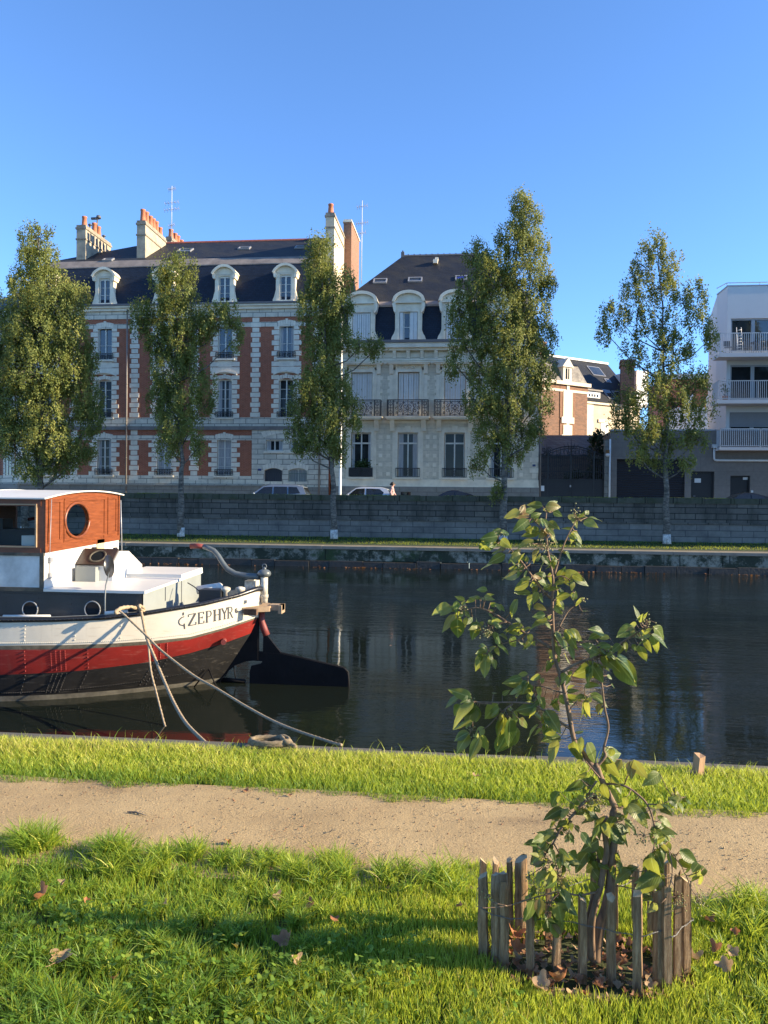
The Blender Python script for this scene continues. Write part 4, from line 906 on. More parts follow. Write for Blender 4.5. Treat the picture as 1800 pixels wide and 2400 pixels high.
# houses behind, turned towards the evening sun
class Frame:
    """local axes for a building: u along its front, d depth behind it"""
    def __init__(s, x, y, a): s.x, s.y, s.c, s.s = x, y, math.cos(a), math.sin(a)
    def p(s, u, d, z): return (s.x+u*s.c-d*s.s, s.y+u*s.s+d*s.c, z)
    def box(s, mb, u0, u1, d0, d1, z0, z1, m=0): mb.hexa([s.p(u0,d0,z0), s.p(u1,d0,z0), s.p(u1,d1,z0), s.p(u0,d1,z0), s.p(u0,d0,z1), s.p(u1,d0,z1), s.p(u1,d1,z1), s.p(u0,d1,z1)], m)
    def poly(s, mb, pts, m=0): mb.poly([s.p(*q) for q in pts], m)
    def prism(s, mb, pts, d0, d1, m=0):
        n = len(pts); b_ = len(mb.v); mb.v += [s.p(u, d0, z) for u, z in pts]+[s.p(u, d1, z) for u, z in pts]
        mb.face(range(b_, b_+n), m); mb.face(range(b_+2*n-1, b_+n-1, -1), m)
        for i in range(n): j = (i+1) % n; mb.face((b_+i, b_+n+i, b_+n+j, b_+j), m)
    def at(s, px, py):
        """u,z where the line of sight meets the front"""
        d = ray(px, py); n = Vector((-s.s, s.c, 0)); o = Vector((s.x, s.y, 0)); q = CAM+d*((o-CAM).dot(n)/d.dot(n))
        return (q-o).dot(Vector((s.c, s.s, 0))), q.z
VB = 64.0; q = P(1377, 905, VB); FA = Frame(q.x, q.y, R(36))
hA = thing('brick_house', 'sunlit narrow brick house with a pale slate mansard behind the outbuilding', 'building', (q.x, q.y, STREET))
u0 = FA.at(1262, 905)[0]; zc = FA.at(1330, 903)[1]; zmn = FA.at(1330, 850)[1]
def HA(px, py): return FA.at(px, py)
aw = [(HA(1319, 977), HA(1340, 920)), (HA(1319, 1019), HA(1339, 1000))]
g = MB(); FA.box(g, u0, 0, 0, 7, STREET, zc); build(g, 'wall', MT['rubble'], hA)
g = MB(); FA.box(g, u0-.2, .2, -.22, 7.1, zc, zc+.28); FA.box(g, u0, 0.02, -.06, 0, zc-.55, zc-.35, 0); build(g, 'cornice', MT['stone'], hA)
g = MB(); FA.box(g, u0, .04, -.03, 0, zc-.34, zc, 0); build(g, 'brick_band', MT['brick_o'], hA)
g = MB(); zz = zc+.28
FA.poly(g, [(u0, 0, zz), (0, 0, zz), (-.45, .7, zmn), (u0, .7, zmn)]); FA.poly(g, [(0, 0, zz), (0, 7, zz), (-.45, 6.5, zmn), (-.45, .7, zmn)])
build(g, 'mansard_slope', MT['slate_pale'], hA)
g = MB(); FA.poly(g, [(u0, .6, zmn), (-.4, .6, zmn), (-2.4, 3.5, zmn+1.5), (u0, 3.5, zmn+1.5)]); FA.poly(g, [(-.4, .6, zmn), (-.4, 6.6, zmn), (-2.4, 3.5, zmn+1.5)]); FA.poly(g, [(-.4, 6.6, zmn), (u0, 6.6, zmn), (u0, 3.5, zmn+1.5), (-2.4, 3.5, zmn+1.5)])
build(g, 'roof', MT['slate_top'], hA)
for k, ((ua, za), (ub, zb)) in enumerate(aw):
    g = MB(); FA.box(g, ua-.35, ub+.35, -.05, 0, za-.1, zb+.5, 0); build(g, 'window_surround', MT['brick_o'], hA)
    g = MB(); FA.box(g, ua-.2, ub+.2, -.12, -.05, za-.5 if k == 0 else za-.1, za); FA.box(g, (ua+ub)/2-.14, (ua+ub)/2+.14, -.10, -.05, zb+.1, zb+.55)
    FA.box(g, ua-.02, ua+.16, -.09, -.05, za, zb+.1); FA.box(g, ub-.16, ub+.02, -.09, -.05, za, zb+.1); FA.box(g, ua+.16, ub-.16, -.09, -.05, zb-.05, zb+.12)
    o = build(g, 'window_frame', MT['stone_q'], hA); g = MB()
    for e in range(2):
        a = lerp(ua+.16, ub-.16, e/2); c = lerp(ua+.16, ub-.16, (e+1)/2); FA.box(g, a+.01, c-.01, -.08, -.055, za, zb-.05)
        for z in np.arange(za+.1, zb-.15, .16): FA.box(g, a+.05, c-.05, -.095, -.081, z, z+.09)
    build(g, 'shutters', MT['shutter'], o)
(ua, za), (ub, zb) = HA(1319, 895), HA(1339, 862); g = MB()
FA.box(g, ua, ub, -.05, 1.2, za, zb); FA.prism(g, [(ua-.15, zb), (ub+.15, zb), ((ua+ub)/2, zb+.75)], -.15, 1.5); FA.box(g, ua+.25, ub-.25, -.065, -.05, za+.25, zb-.1, 1); FA.box(g, (ua+ub)/2-.03, (ua+ub)/2+.03, -.08, -.065, za+.25, zb-.1)
build(g, 'dormer', [MT['stone_q'], MT['glass']], hA)
g = MB(); (ua, zb), (ub, za) = HA(1293, 797), HA(1336, 845); dd = 3.0; FA.box(g, ua-.2, ub-.3, 2.6, 3.8, zmn, zb+.3); FA.box(g, ua-.28, ub-.22, 2.5, 3.9, zb+.3, zb+.5)
o = build(g, 'chimney', MT['brick_o'], hA)
for k in range(4):
    p = MB(); c = FA.p(lerp(ua, ub-.5, (k+.3)/4), 3.2, zb+.5); p.lathe([(.2,0),(.15,.45),(.17,.5)], c, 10); build(p, 'chimney_pot', MT['terracotta'], o)
# beige house with steep dark slate roof
VC = 64.0; q = FA.p(.03,.45,0); FC = Frame(q[0], q[1], R(36)); q = Vector((q[0],q[1],0))
hC = thing('beige_house', 'sunlit beige house with a steep dark slate roof between the brick house and the garage', 'building', (q.x, q.y, STREET))
u1 = FC.at(1500, 950)[0]; zc = FC.at(1410, 944)[1]; zr_ = FC.at(1420, 848)[1]+.8
g = MB(); FC.box(g, 0.05, u1, 0, 8, STREET, zc); FC.box(g, -.03, u1, -.16, 0, zc-.18, zc+.02, 1); FC.box(g, .05, 1.1, -.04, 0, STREET, zc-.18, 1)
(ua, za), (ub, zb) = FC.at(1407, 1012), FC.at(1425, 992); FC.box(g, ua-.3, ub+.3, -.09, 0, zb, zb+.28, 1); FC.box(g, ua, ub, -.03, -.0, za-1.5, zb, 2)
build(g, 'wall', [MT['render_b'], MT['stone'], MT['shutter']], hC)
uL = FC.at(1357, 850)[0]; rd = 3.8
g = MB(); FC.poly(g, [(-.6, -.2, zc), (u1, -.2, zc), (u1, rd, zr_), (-.6, rd, zr_)]); FC.poly(g, [(u1, 8.2, zc), (-.6, 8.2, zc), (-.6, rd, zr_), (u1, rd, zr_)]); FC.poly(g, [(-.6, -.2, zc), (-.6, rd, zr_), (-.6, 8.2, zc)])
FC.poly(g, [(u1, -.2, zc), (u1, 8.2, zc), (u1, rd, zr_)])
rC = build(g, 'roof', MT['slate_top'], hC)
g = MB(); FC.box(g, -.6, u1, rd-.12, rd+.12, zr_-.05, zr_+.12); build(g, 'ridge_flashing', MT['steel_w'], rC)
(ua, za), (ub, zb) = FC.at(1378, 942), FC.at(1410, 918); g = MB(); FC.box(g, ua, ub, .15, 2.2, za, zb); FC.box(g, ua-.12, ub+.15, 0.0, 2.6, zb, zb+.12, 2)
for k in range(4): a = lerp(ua+.15, ub-.15, k/4); FC.box(g, a+.08, a+(ub-ua-.3)/4-.08, .13, .15, za+.5, zb-.25, 1)
build(g, 'dormer', [MT['pvc'], MT['glass'], MT['zinc']], hC)
def sky_on(F, parent, px, py, wd, hh, A, B_, nme='skylight'):
    a = Vector(F.p(0, A[0], A[1])); c = Vector(F.p(0, B_[0], B_[1])); X = Vector((F.c, F.s, 0)); sl = (c-a).normalized(); n = X.cross(sl).normalized()
    d = ray(px, py); q = CAM+d*((a-CAM).dot(n)/d.dot(n)); g = MB(); m_ = 0
    def slab(u0, u1, v0, v1, e0, e1, m): pp = lambda u, v, e: q+X*u+sl*v+n*e; g.hexa([pp(u0,v0,e0), pp(u1,v0,e0), pp(u1,v1,e0), pp(u0,v1,e0), pp(u0,v0,e1), pp(u1,v0,e1), pp(u1,v1,e1), pp(u0,v1,e1)], m)
    slab(-wd-.1, wd+.1, -hh-.1, hh+.1, -.05, .06, 0); slab(-wd, wd, -hh, hh, .06, .075, 1); return build(g, nme, [MT['alu'], MT['glass2']], parent)
A_, B2_ = (-.2, zc), (rd, zr_)
sky_on(FC, rC, 1397, 871, .65, .55, A_, B2_); sky_on(FC, rC, 1427, 925, .32, .5, A_, B2_); sky_on(FC, rC, 1449, 928, .32, .5, A_, B2_); sky_on(FC, rC, 1424, 893, .2, .16, A_, B2_)
g = MB(); q = P(1473, 905, VC+2.5); xx, yy = q.x, q.y; z1_ = zof(1473, 843, VC+2.5); wd = 16*70/FPX
FD = Frame(xx, yy, R(-8)); FD.box(g, -wd, wd*.75, 0, 1.5, zc, z1_); FD.box(g, -wd-.1, wd*.75+.1, -.1, 1.6, z1_-.5, z1_-.3); FD.box(g, -wd-.08, wd*.75+.08, -.08, 1.58, z1_-.15, z1_+.02); build(g, 'chimney', MT['rubble'], hC)
g = MB(); FE = Frame(P(1492, 900, VC+4).x, VC+4, R(33)); z2_ = zof(1492, 868, VC+4); FE.box(g, 0, 1.3, 0, 5, zc, z2_); build(g, 'party_wall', MT['pvc'], hC)
# orange clad building behind the fifth tree
VO2 = 76.0
ob = thing('orange_building', 'orange red flat roofed building behind the rightmost birch tree', 'building', (P(1640, 900, VO2).x, VO2, STREET))
x0, x1 = P(1560, 900, VO2).x, P(1679, 900, VO2).x+2; zt = zof(1640, 888, VO2)
g = MB(); g.box(x0, x1, VO2, VO2+7, STREET, zt); build(g, 'wall', MT['brick'], ob)
g = MB(); g.box(x0-.2, x1, VO2-.2, VO2+7, zt, zt+.45); build(g, 'roof', MT['steel_w'], ob)
for (pa, pb, ya, yb) in ((1656, 1672, 925, 960), (1605, 1625, 925, 965)):
    g = MB(); a, c = P(pa, 900, VO2).x, P(pb, 900, VO2).x; g.box(a, c, VO2-.03, VO2+.0, zof(1640, yb, VO2), zof(1640, ya, VO2)); build(g, 'window', MT['pvc'], ob)
g = MB(); g.box(x0, x1, VO2-.05, VO2, STREET, zof(1640, 955, VO2)); build(g, 'pale_lower_wall', MT['white'], ob)

# garage with roller door
kx0, kx1 = xof(1431.5, VF), xof(1860, VF)
ga = thing('garage_building', 'low grey taupe garage building with a wide dark roller door', 'building', ((kx0+kx1)/2, VF, STREET))
kt = zof(1600, 1010, VF)
dk = [(xof(1447, VF), xof(1607, VF), STREET+.1, zof(1527, 1076, VF)), (xof(1621.5, VF), xof(1676, VF), STREET+.12, zof(1648, 1105, VF)), (xof(1713.5, VF), xof(1760, VF), STREET+.5, zof(1737, 1115, VF))]
g = MB(); g.wall(kx0, kx1, STREET-.05, kt, dk, VF, VF+.3); g.box(kx0+.01, kx1-.01, VF+.5, VF+9, STREET, kt-.01); g.box(kx0-.02, kx1, VF-.05, VF+.35, kt, kt+.10, 1)
build(g, 'wall', [MT['garage'], MT['alu']], ga)
g = MB(); h = dk[0]; z = h[2]
while z < h[3]: g.prismx([(VF+.16, z), (VF+.13, z+.05), (VF+.16, z+.105), (VF+.2, z+.105), (VF+.2, z)], h[0], h[1]); z += .11
build(g, 'roller_door', MT['black_door'], ga)
for k, h in enumerate(dk[1:]):
    g = MB(); g.box(h[0], h[1], VF+.2, VF+.25, h[2], h[3]); g.box(h[0], h[0]+.08, VF+.12, VF+.2, h[2], h[3]); g.box(h[1]-.08, h[1], VF+.12, VF+.2, h[2], h[3]); g.box(h[0]+.08, h[1]-.08, VF+.12, VF+.2, h[3]-.08, h[3]); o = build(g, 'door', MT['black_door'], ga)
    g = MB(); g.tube([(h[0]+.18, VF+.16, STREET+1.15), (h[0]+.32, VF+.16, STREET+1.15)], .02, 6); build(g, 'handle', MT['alu'], o)
    g = MB(); a, bb = ((1629.5, 1644.5), (1121, 1131)) if k == 0 else ((1743, 1754), (1116.5, 1123.5))
    g.box(xof(a[0], VF+.19), xof(a[1], VF+.19), VF+.19, VF+.198, zof(1640, bb[1], VF), zof(1640, bb[0], VF)); build(g, 'paper_notice', MT['paper'], o)
g = MB(); x = xof(1764.5, VF); z = zof(1764.5, 1152, VF); g.box(x-.07, x+.07, VF-.03, VF, z-.07, z+.07); build(g, 'door_bell', MT['pvc'], ga)
g = MB(); x = xof(1430.5, VF-.26); g.tube([(x, VF-.26, STREET), (x, VF-.26, zof(1430, 1030, VF))], .06, 10); build(g, 'rain_pipe', MT['pvc'], ga)
a = P(1674, 1050, VF-.12); c_ = P(1674.5, 1079, VF-.12); e = P(1840, 1080, VF-.12)
g = MB(); g.tube([(a.x, VF-.12, a.z), (a.x, VF-.12, c_.z+.1), (a.x+.06, VF-.12, c_.z+.02), (a.x+.16, VF-.12, c_.z), (kx1, VF-.12, c_.z)], .065, 10); g.box(a.x-.13, a.x+.13, VF-.25, VF-.02, a.z, a.z+.22); build(g, 'waste_pipe', MT['pvc'], ga)

# modern white apartment block
VM = VF+.4
mx0, mxb, mx1 = xof(1704, VM, 800), P(1681, 700, VM+2).x, xof(1704, VM, 800)+15
mbk = thing('apartment_block', 'modern white apartment block with railed balconies above the garage', 'building', ((mx0+mx1)/2, VM, STREET))
zt = zof(1720, 671, VM); zb = kt+.12
fl = [(746, 824, 779), (855, 936, 891), (966, 1049, 1004)]
wx0, wx1 = xof(1712.5, VM, 800), xof(1712.5, VM, 800)+2.75
holes = []
for (yt, yb, yr) in fl: holes.append((wx0, wx1, zof(1755, yb, VM), zof(1755, yt, VM))); holes.append((wx0+5.5, wx1+5.5, zof(1755, yb, VM), zof(1755, yt, VM)))
g = MB(); g.wall(mx0, mx1, zb, zt, holes, VM, VM+.4)
g.hexa([(mx0, VM+.41, zb), (mx1, VM+.41, zb), (mx1, VM+9, zb), (mxb+1.6, VM+9, zb), (mx0, VM+.41, zt-.05), (mx1, VM+.41, zt-.05), (mx1, VM+9, zt-.05), (mxb+1.6, VM+9, zt-.05)])
g.poly([(mx0, VM, zb), (mx0, VM, zt), (mxb, VM+2, zt), (mxb, VM+2, zb)]); g.poly([(mxb, VM+2, zb), (mxb, VM+2, zt), (mxb+1.6, VM+9, zt), (mxb+1.6, VM+9, zb)])
g.poly([(mx0, VM, zt), (mx1, VM, zt), (mx1, VM+9, zt), (mxb+1.6, VM+9, zt), (mxb, VM+2, zt)])
build(g, 'wall', MT['white'], mbk)
g = MB(); g.box(mx0-.02, mx1, VM-.03, VM+.3, zt, zt+.07); g.hexa([(mxb-.05,VM+2,zt),(mx0-.03,VM-.03,zt),(mx0+.25,VM+.3,zt),(mxb+.25,VM+2.05,zt),(mxb-.05,VM+2,zt+.07),(mx0-.03,VM-.03,zt+.068),(mx0+.25,VM+.3,zt+.068),(mxb+.25,VM+2.05,zt+.07)]); build(g, 'coping', MT['alu'], mbk)
g = MB(); zr0 = zof(1720, 663, VM+.8); g.tube([(mx0+.2, VM+.8, zr0), (mx1, VM+.8, zr0)], .03, 6); g.tube([(mx0+.2, VM+.8, zr0), (mx0-.05, VM+2.0, zr0)], .03, 6)
for k in range(8): x = mx0+.2+k*2.0; g.tube([(x, VM+.8, zt), (x, VM+.8, zr0)], .02, 6)
build(g, 'roof_railing', MT['steel_w'], mbk)
for i, (yt, yb, yr) in enumerate(fl):
    for sh in (0, 5.5):
        z0, z1 = zof(1755, yb, VM), zof(1755, yt, VM); f = MB(); a, c = wx0+sh+.01, wx1+sh-.01; y = VM+.16
        f.box(a, a+.10, y-.05, y+.05, z0, z1); f.box(c-.10, c, y-.05, y+.05, z0, z1); f.box(a+.1, c-.1, y-.05, y+.05, z1-.10, z1); f.box(a+.1, c-.1, y-.05, y+.05, z0, z0+.10); m_ = (a+c)/2; f.box(m_-.11, m_+.11, y-.06, y+.05, z0+.10, z1-.10)
        o = build(f, 'window', MT['alu'], mbk); g = MB(); g.poly([(a, y+.01, z0), (c, y+.01, z0), (c, y+.01, z1), (a, y+.01, z1)]); build(g, 'pane', MT['glass2'] if i == 0 else MT['glass'], o)
        if i == 2:
            g = MB()
            for k in range(11): g.box(a+.02, c-.02, y-.10, y-.07, z1-.92+k*.084, z1-.92+k*.084+.078)
            build(g, 'roller_blind', M('grey_blind', (.24,.24,.25), .6, .05), o)
    # balcony
    VBf = VM-1.25; xl = P((1685, 1682, 1689)[i], 830, VBf).x; zs1, zs0 = zof(1750, (826, 936.5, 1048)[i], VBf), zof(1750, (836, 945.5, 1055)[i], VBf); zrr = zof(1750, yr, VBf)
    s = MB(); s.box(xl, mx1, VBf, VM, zs0, zs1); o = build(s, 'balcony', MT['white'], mbk)
    r_ = MB(); r_.box(xl+.05, mx1, VBf+.02, VBf+.07, zrr-.05, zrr); r_.box(xl+.05, mx1, VBf+.02, VBf+.07, zs1+.06, zs1+.10); r_.box(xl+.05, xl+.09, VBf+.07, VM, zrr-.05, zrr); r_.box(xl+.05, xl+.09, VBf+.07, VM, zs1+.06, zs1+.10)
    x = xl+.06
    while x < mx1: r_.box(x, x+.028, VBf+.03, VBf+.058, zs1+.10, zrr-.05); x += .118
    for k in range(1, 10): r_.box(xl+.055, xl+.083, VBf+.03+.118*k, VBf+.058+.118*k, zs1+.10, zrr-.05)
    for x in (xl+.05, xl+2.4, xl+4.8): r_.box(x, x+.05, VBf+.02, VBf+.07, zs1, zrr)
    build(r_, 'balcony_railing', MT['steel_w'], o)
    if i < 2:
        zz = zs1; V_ = VM-.6
        if i == 0:
            tb = thing('balcony_table', 'round dark table on the upper balcony of the white block', 'table', (xof(1775, V_, 800), V_, zz)); xx = xof(1775, V_, 800); g = MB(); g.lathe([(.45,.70),(.45,.73)], (xx, V_, zz), 14); build(g, 'tabletop', MT['iron'], tb)
            g = MB(); [g.tube([(xx+.35*math.cos(k*1.57), V_+.3*math.sin(k*1.57), zz), (xx-.2*math.cos(k*1.57), V_-.2*math.sin(k*1.57), zz+.7)], .018, 6) for k in range(4)]; build(g, 'legs', MT['iron'], tb)
            for (p_, lb) in ((1752, 'dark folding chair left of the table on the upper balcony'), (1795, 'dark folding chair right of the table on the upper balcony'), (1706, 'dark chair at the left end of the upper balcony')):
                xx = xof(p_, V_, 800); ch = thing('balcony_chair', lb, 'chair', (xx, V_, zz)); g = MB(); g.box(xx-.2, xx+.2, V_-.2, V_+.2, zz+.43, zz+.46); build(g, 'seat', MT['iron'], ch); g = MB(); g.box(xx-.2, xx+.2, V_+.18, V_+.21, zz+.55, zz+.88); build(g, 'backrest', MT['iron'], ch)
                for (sx_, sy_) in ((-1,-1),(1,-1),(-1,1),(1,1)):
                    g = MB(); g.tube([(xx+sx_*.18, V_+sy_*.18, zz), (xx+sx_*.17, V_+sy_*.19, zz+.43)], .016, 6); build(g, 'leg', MT['iron'], ch)
            rk = thing('drying_rack', 'tall white folded drying rack leaning behind the upper balcony railing', 'drying rack', (xof(1735, V_), V_, zz)); xx = xof(1735, V_, 800); g = MB()
            for k in range(9): g.tube([(xx-.14, V_+.2, zz+.1+k*.18), (xx+.14, V_+.2, zz+.14+k*.18)], .016, 6)
            for sg in (-1, 1): g.tube([(xx+sg*.15, V_-.1, zz), (xx+sg*.14, V_+.3, zz+1.75)], .018, 6)
            build(g, 'rack_frame', MT['pvc'], rk)
        else:
            xx = xof(1700, V_, 900); pt = thing('potted_plant', 'dark leafy plant in a pot on the middle balcony of the white block', 'plant', (xx, V_, zz)); g = MB(); g.lathe([(.13,0),(.18,.3),(.19,.32),(.12,.32)], (xx, V_, zz), 12); build(g, 'pot', MT['terracotta'], pt)
            nl = 120; ctr = np.array([xx, V_, zz+.7])+RNG.normal(0,1,(nl,3))*np.array([.16,.14,.24]); dv = RNG.normal(0,1,(nl,3)); dv /= np.linalg.norm(dv,axis=1)[:,None]; dw = np.cross(dv, RNG.normal(0,1,(nl,3))); dw /= np.linalg.norm(dw,axis=1)[:,None]
            vv = np.stack([ctr-dv*.08, ctr+dw*.035, ctr+dv*.08, ctr-dw*.035],1).reshape(-1,3); tt = np.repeat(RNG.random(nl),4); build_arrays('foliage', vv, None, np.arange(nl*4).reshape(-1,4), MT['plantleaf'], pt, tint=np.stack([tt,tt,tt,tt*0+1],1))
# ------------------------------------------------------------------ leaves and trees
MT['birch'] = leafM('birch_leaf', [(0.0,(0.060,0.088,0.020)), (0.5,(0.145,0.175,0.040)), (0.82,(0.24,0.245,0.06)), (1.0,(0.33,0.27,0.06))], 0.27, 0.65, tc=(0.46,0.46,0.09))
m, t, b = newmat('birch_bark'); co_ = objco(t)
f = ramp(t, noise(t, scaled(t, co_, (1.6,1.6,5)), 2.4, 6, 0.7), [(0.42, (0.055,0.05,0.042)), (0.56, (0.15,0.135,0.11)), (0.75, (0.26,0.24,0.20))])
t.links.new(f, b.inputs['Base Color']); b.inputs['Roughness'].default_value = 0.9; bump(t, b, noise(t, co_, 8, 5), 0.5, 0.04); MT['bark'] = m
MT['bark_w'] = M('whitewashed_bark', (0.62,0.60,0.55), 0.9, 0.5, 5, 12, 0.4, dark=(0.12,0.11,0.10))

def leaf_cloud(centers, rad, n_each, size, rg, droop=1.9, outw=None):
    n = len(centers)*n_each
    c = np.repeat(np.array(centers), n_each, 0); r = np.repeat(np.array(rad), n_each)[:,None]
    off = rg.normal(0, 1, (n,3))*r*np.array([.46,.46,.55*droop]); off[:,2] -= np.abs(rg.normal(0,1,n))*r[:,0]*0.45
    ctr = c+off
    d = rg.normal(0,1,(n,3)); d[:,2] -= 1.1; d /= np.linalg.norm(d,axis=1)[:,None]
    nn_ = rg.normal(0,1,(n,3)) if outw is None else np.repeat(np.array(outw), n_each, 0)+.55*rg.normal(0,1,(n,3))
    w_ = np.cross(d, nn_); w_ /= np.linalg.norm(w_,axis=1)[:,None]
    s = size*(0.6+0.8*rg.random(n))[:,None]
    v = np.stack([ctr-d*s, ctr+w_*s*.62, ctr+d*s, ctr-w_*s*.62],1).reshape(-1,3)
    cl = np.repeat(rg.random(len(centers)), n_each); tt = np.clip(0.18+0.40*cl+0.22*rg.random(n)+.2*(rg.random(n) > .95), 0, 1)
    return v, np.repeat(tt,4)
def birch(label, trunk, blobs, V=41.0, seed=1, lw=0.16, leaf=0.052, dens=1.0, ncl=54, base_white=True, ground=0.72):
    rg = np.random.default_rng(seed); rd = random.Random(seed)
    pts = [P(x, y, V+dv) for (x, y, dv) in trunk]; base = Vector((pts[0].x, V, ground-.05)); pts[0] = base
    t_ = thing('birch_tree', label, 'tree', base, 'birch trees along the far bank')
    n = len(pts); rr = [lw*(1-.92*(i/(n-1))**.9)*(1.18 if i == 0 else 1) for i in range(n)]
    # refine trunk
    fp = []; fr = []
    for i in range(n-1):
        for k in range(4):
            u = k/4; q = pts[i].lerp(pts[i+1], u); q = q+Vector((rd.uniform(-.04,.04), rd.uniform(-.04,.04), 0))*(0 if i == 0 and k == 0 else 1); fp.append(q); fr.append(lerp(rr[i], rr[i+1], u))
    fp.append(pts[-1]); fr.append(max(rr[-1], .012))
    g = MB(); g.tube(fp, fr, 10)
    centers = []; rads = []; bt = []; bo_ = []
    for bl in blobs:
        cx, cy, rx, ry = bl[:4]; dn = bl[4] if len(bl) > 4 else 1.0
        k = (P(cx+1, cy, V)-P(cx, cy, V)).length; dv = rd.uniform(-.5,.5)*rx*k*0.6
        c = P(cx, cy, V+dv); RX, RZ = rx*k, ry*k
        # limb from lower on the trunk
        zt = c.z-RZ*0.55-abs(c.x-pts[0].x)*0.7; j = min(range(len(fp)), key=lambda i: abs(fp[i].z-max(zt, ground+2.2)))
        a = fp[j]; mid = a.lerp(c, .55)+Vector((rd.uniform(-.1,.1), rd.uniform(-.2,.2), -.12*(c-a).length)); lr = min(fr[j]*.7, .028+.012*(c-a).length)
        g.tube([a, a.lerp(mid, .6), mid, mid.lerp(c, .6), c], [lr, lr*.8, lr*.6, lr*.45, lr*.25], 6)
        m_ = int(dens*dn*58*RX*RZ)+8
        btv = rg.uniform(-.16,.16)
        for q in range(m_):
            while True:
                o = rg.uniform(-1,1,3)
                if o@o <= 1: break
            L = math.sqrt(o@o); o = o/max(L,1e-6)*L**.7
            p = np.array(c)+o*np.array([RX, RX*.95, RZ]); centers.append(p); rads.append(rg.uniform(.13,.26)); bt.append(btv); bo_.append(o)
            if q % 5 == 0:
                tw = Vector(p); s0 = c.lerp(tw, .15)+Vector((0,0,-.1)); g.tube([s0, s0.lerp(tw, .5)+Vector((0,0,.12)), tw, tw+Vector((rd.uniform(-.1,.1), 0, -.3))], [.018,.013,.008,.004], 4)
    build(g, 'trunk', MT['bark'], t_, smooth=True)
    if base_white:
        g = MB(); hh = .5; g.tube([base+Vector((0,0,.0)), base.lerp(pts[1], .03)+Vector((0,0,.1)), base+(pts[1]-base).normalized()*hh], [rr[0]*1.10, rr[0]*1.03, rr[0]*.97], 12); build(g, 'whitewash', MT['bark_w'], t_, smooth=True)
    ow = [];
    for p in centers:
        o_ = np.array([p[0]-base.x, p[1]-base.y, .5]); ow.append(o_/np.linalg.norm(o_))
    ow = [a*.6+b2*.6 for a, b2 in zip(ow, bo_)]; v, tt = leaf_cloud(centers, rads, ncl, leaf, rg, outw=ow)
    tt = np.clip(tt+np.repeat(np.array(bt), ncl*4), 0, 1); build_arrays('crown', v, None, np.arange(len(v)).reshape(-1,4), MT['birch'], t_, tint=np.stack([tt,tt,tt,tt*0+1],1))
    return t_
VT = 41.0
birch('broad birch tree at the left edge whose trunk stands behind the barge cabin',
  [(92,1250,0),(95,1110,0),(98,1000,0),(105,850,.1),(100,700,.1),(92,600,0),(88,532,0)],
  [(88,560,38,34),(92,615,52,40),(90,665,75,40),(60,720,70,45),(130,715,70,45),(175,700,35,35,.8),(30,780,62,55),(100,790,80,60),(165,790,48,50),(20,860,60,60),(95,870,80,65),(175,870,40,50),(205,850,26,35,.8),(40,950,60,60),(120,950,70,65),(205,935,36,45),(215,985,28,40),(50,1030,50,45),(120,1030,60,45),(190,1045,38,32),(85,1090,55,32),(10,1000,35,60,.8),(150,1085,35,22,.8)], VT, 1, .20)
birch('forked birch tree with a rounded top in front of the red brick panels',
  [(424,1256,0),(424,1120,0),(427,1080,0),(418,960,0),(410,840,0),(414,720,0),(420,612,0)],
  [(420,628,46,30),(375,660,30,34,.7),(418,690,52,40),(400,740,50,45),(335,730,30,26,.8),(330,765,26,22,.8),(500,745,38,34),(540,740,26,30,.7),(556,790,17,34,.7),(470,770,42,36),(375,800,34,40),(430,800,38,45),(395,870,45,50),(450,850,32,36,.8),(480,905,36,30,.7),(385,940,42,45),(440,940,34,40,.8),(400,1005,38,36),(450,1000,30,34,.7),(480,950,22,24,.6),(395,1050,28,22,.7),(462,1052,20,26,.6)], VT, 2, .17)
birch('slim birch tree beside the white lamp post between the two old houses',
  [(783,1264,0),(782,1160,0),(776,1080,0),(770,960,0),(764,830,0),(756,680,0),(748,560,0)],
  [(748,580,34,30),(745,625,42,34),(760,675,50,40),(805,655,24,26,.7),(735,725,46,40),(790,720,36,38),(745,785,44,42),(800,790,34,36),(845,812,34,20,.8),(885,815,18,22,.6),(750,850,45,45),(735,915,52,40),(790,900,40,45),(825,945,24,22,.6),(710,965,40,36),(775,970,50,42),(830,985,26,18,.6),(690,1008,26,22,.7),(745,1025,42,32),(790,1035,32,30),(705,1045,18,14,.5),(800,1065,18,16,.5)], VT, 3, .17)
birch('tallest birch tree standing right of the cream house, behind the young sapling',
  [(1180,1266,0),(1181,1130,0),(1187,1020,0),(1188,900,0),(1196,760,0),(1208,620,0),(1222,480,0)],
  [(1222,480,32,26),(1235,520,42,36),(1205,560,48,40),(1250,590,46,42),(1120,600,34,30),(1160,640,52,45),(1225,660,58,50),(1285,660,22,40,.7),(1110,680,45,40),(1175,730,62,52),(1245,740,54,50),(1080,730,38,36),(1075,790,28,34,.7),(1130,790,48,45),(1200,810,62,52),(1270,800,40,45),(1062,850,20,36,.6),(1135,870,50,46),(1215,880,58,50),(1275,870,34,42,.8),(1125,945,48,40),(1195,950,62,46),(1262,945,34,40,.8),(1150,1010,42,34),(1215,1020,46,36),(1262,1005,22,24,.6),(1140,1055,24,22,.6),(1195,1065,32,24,.7),(1120,1088,22,20,.35),(1165,1150,18,22,.45)], VT, 4, .19)
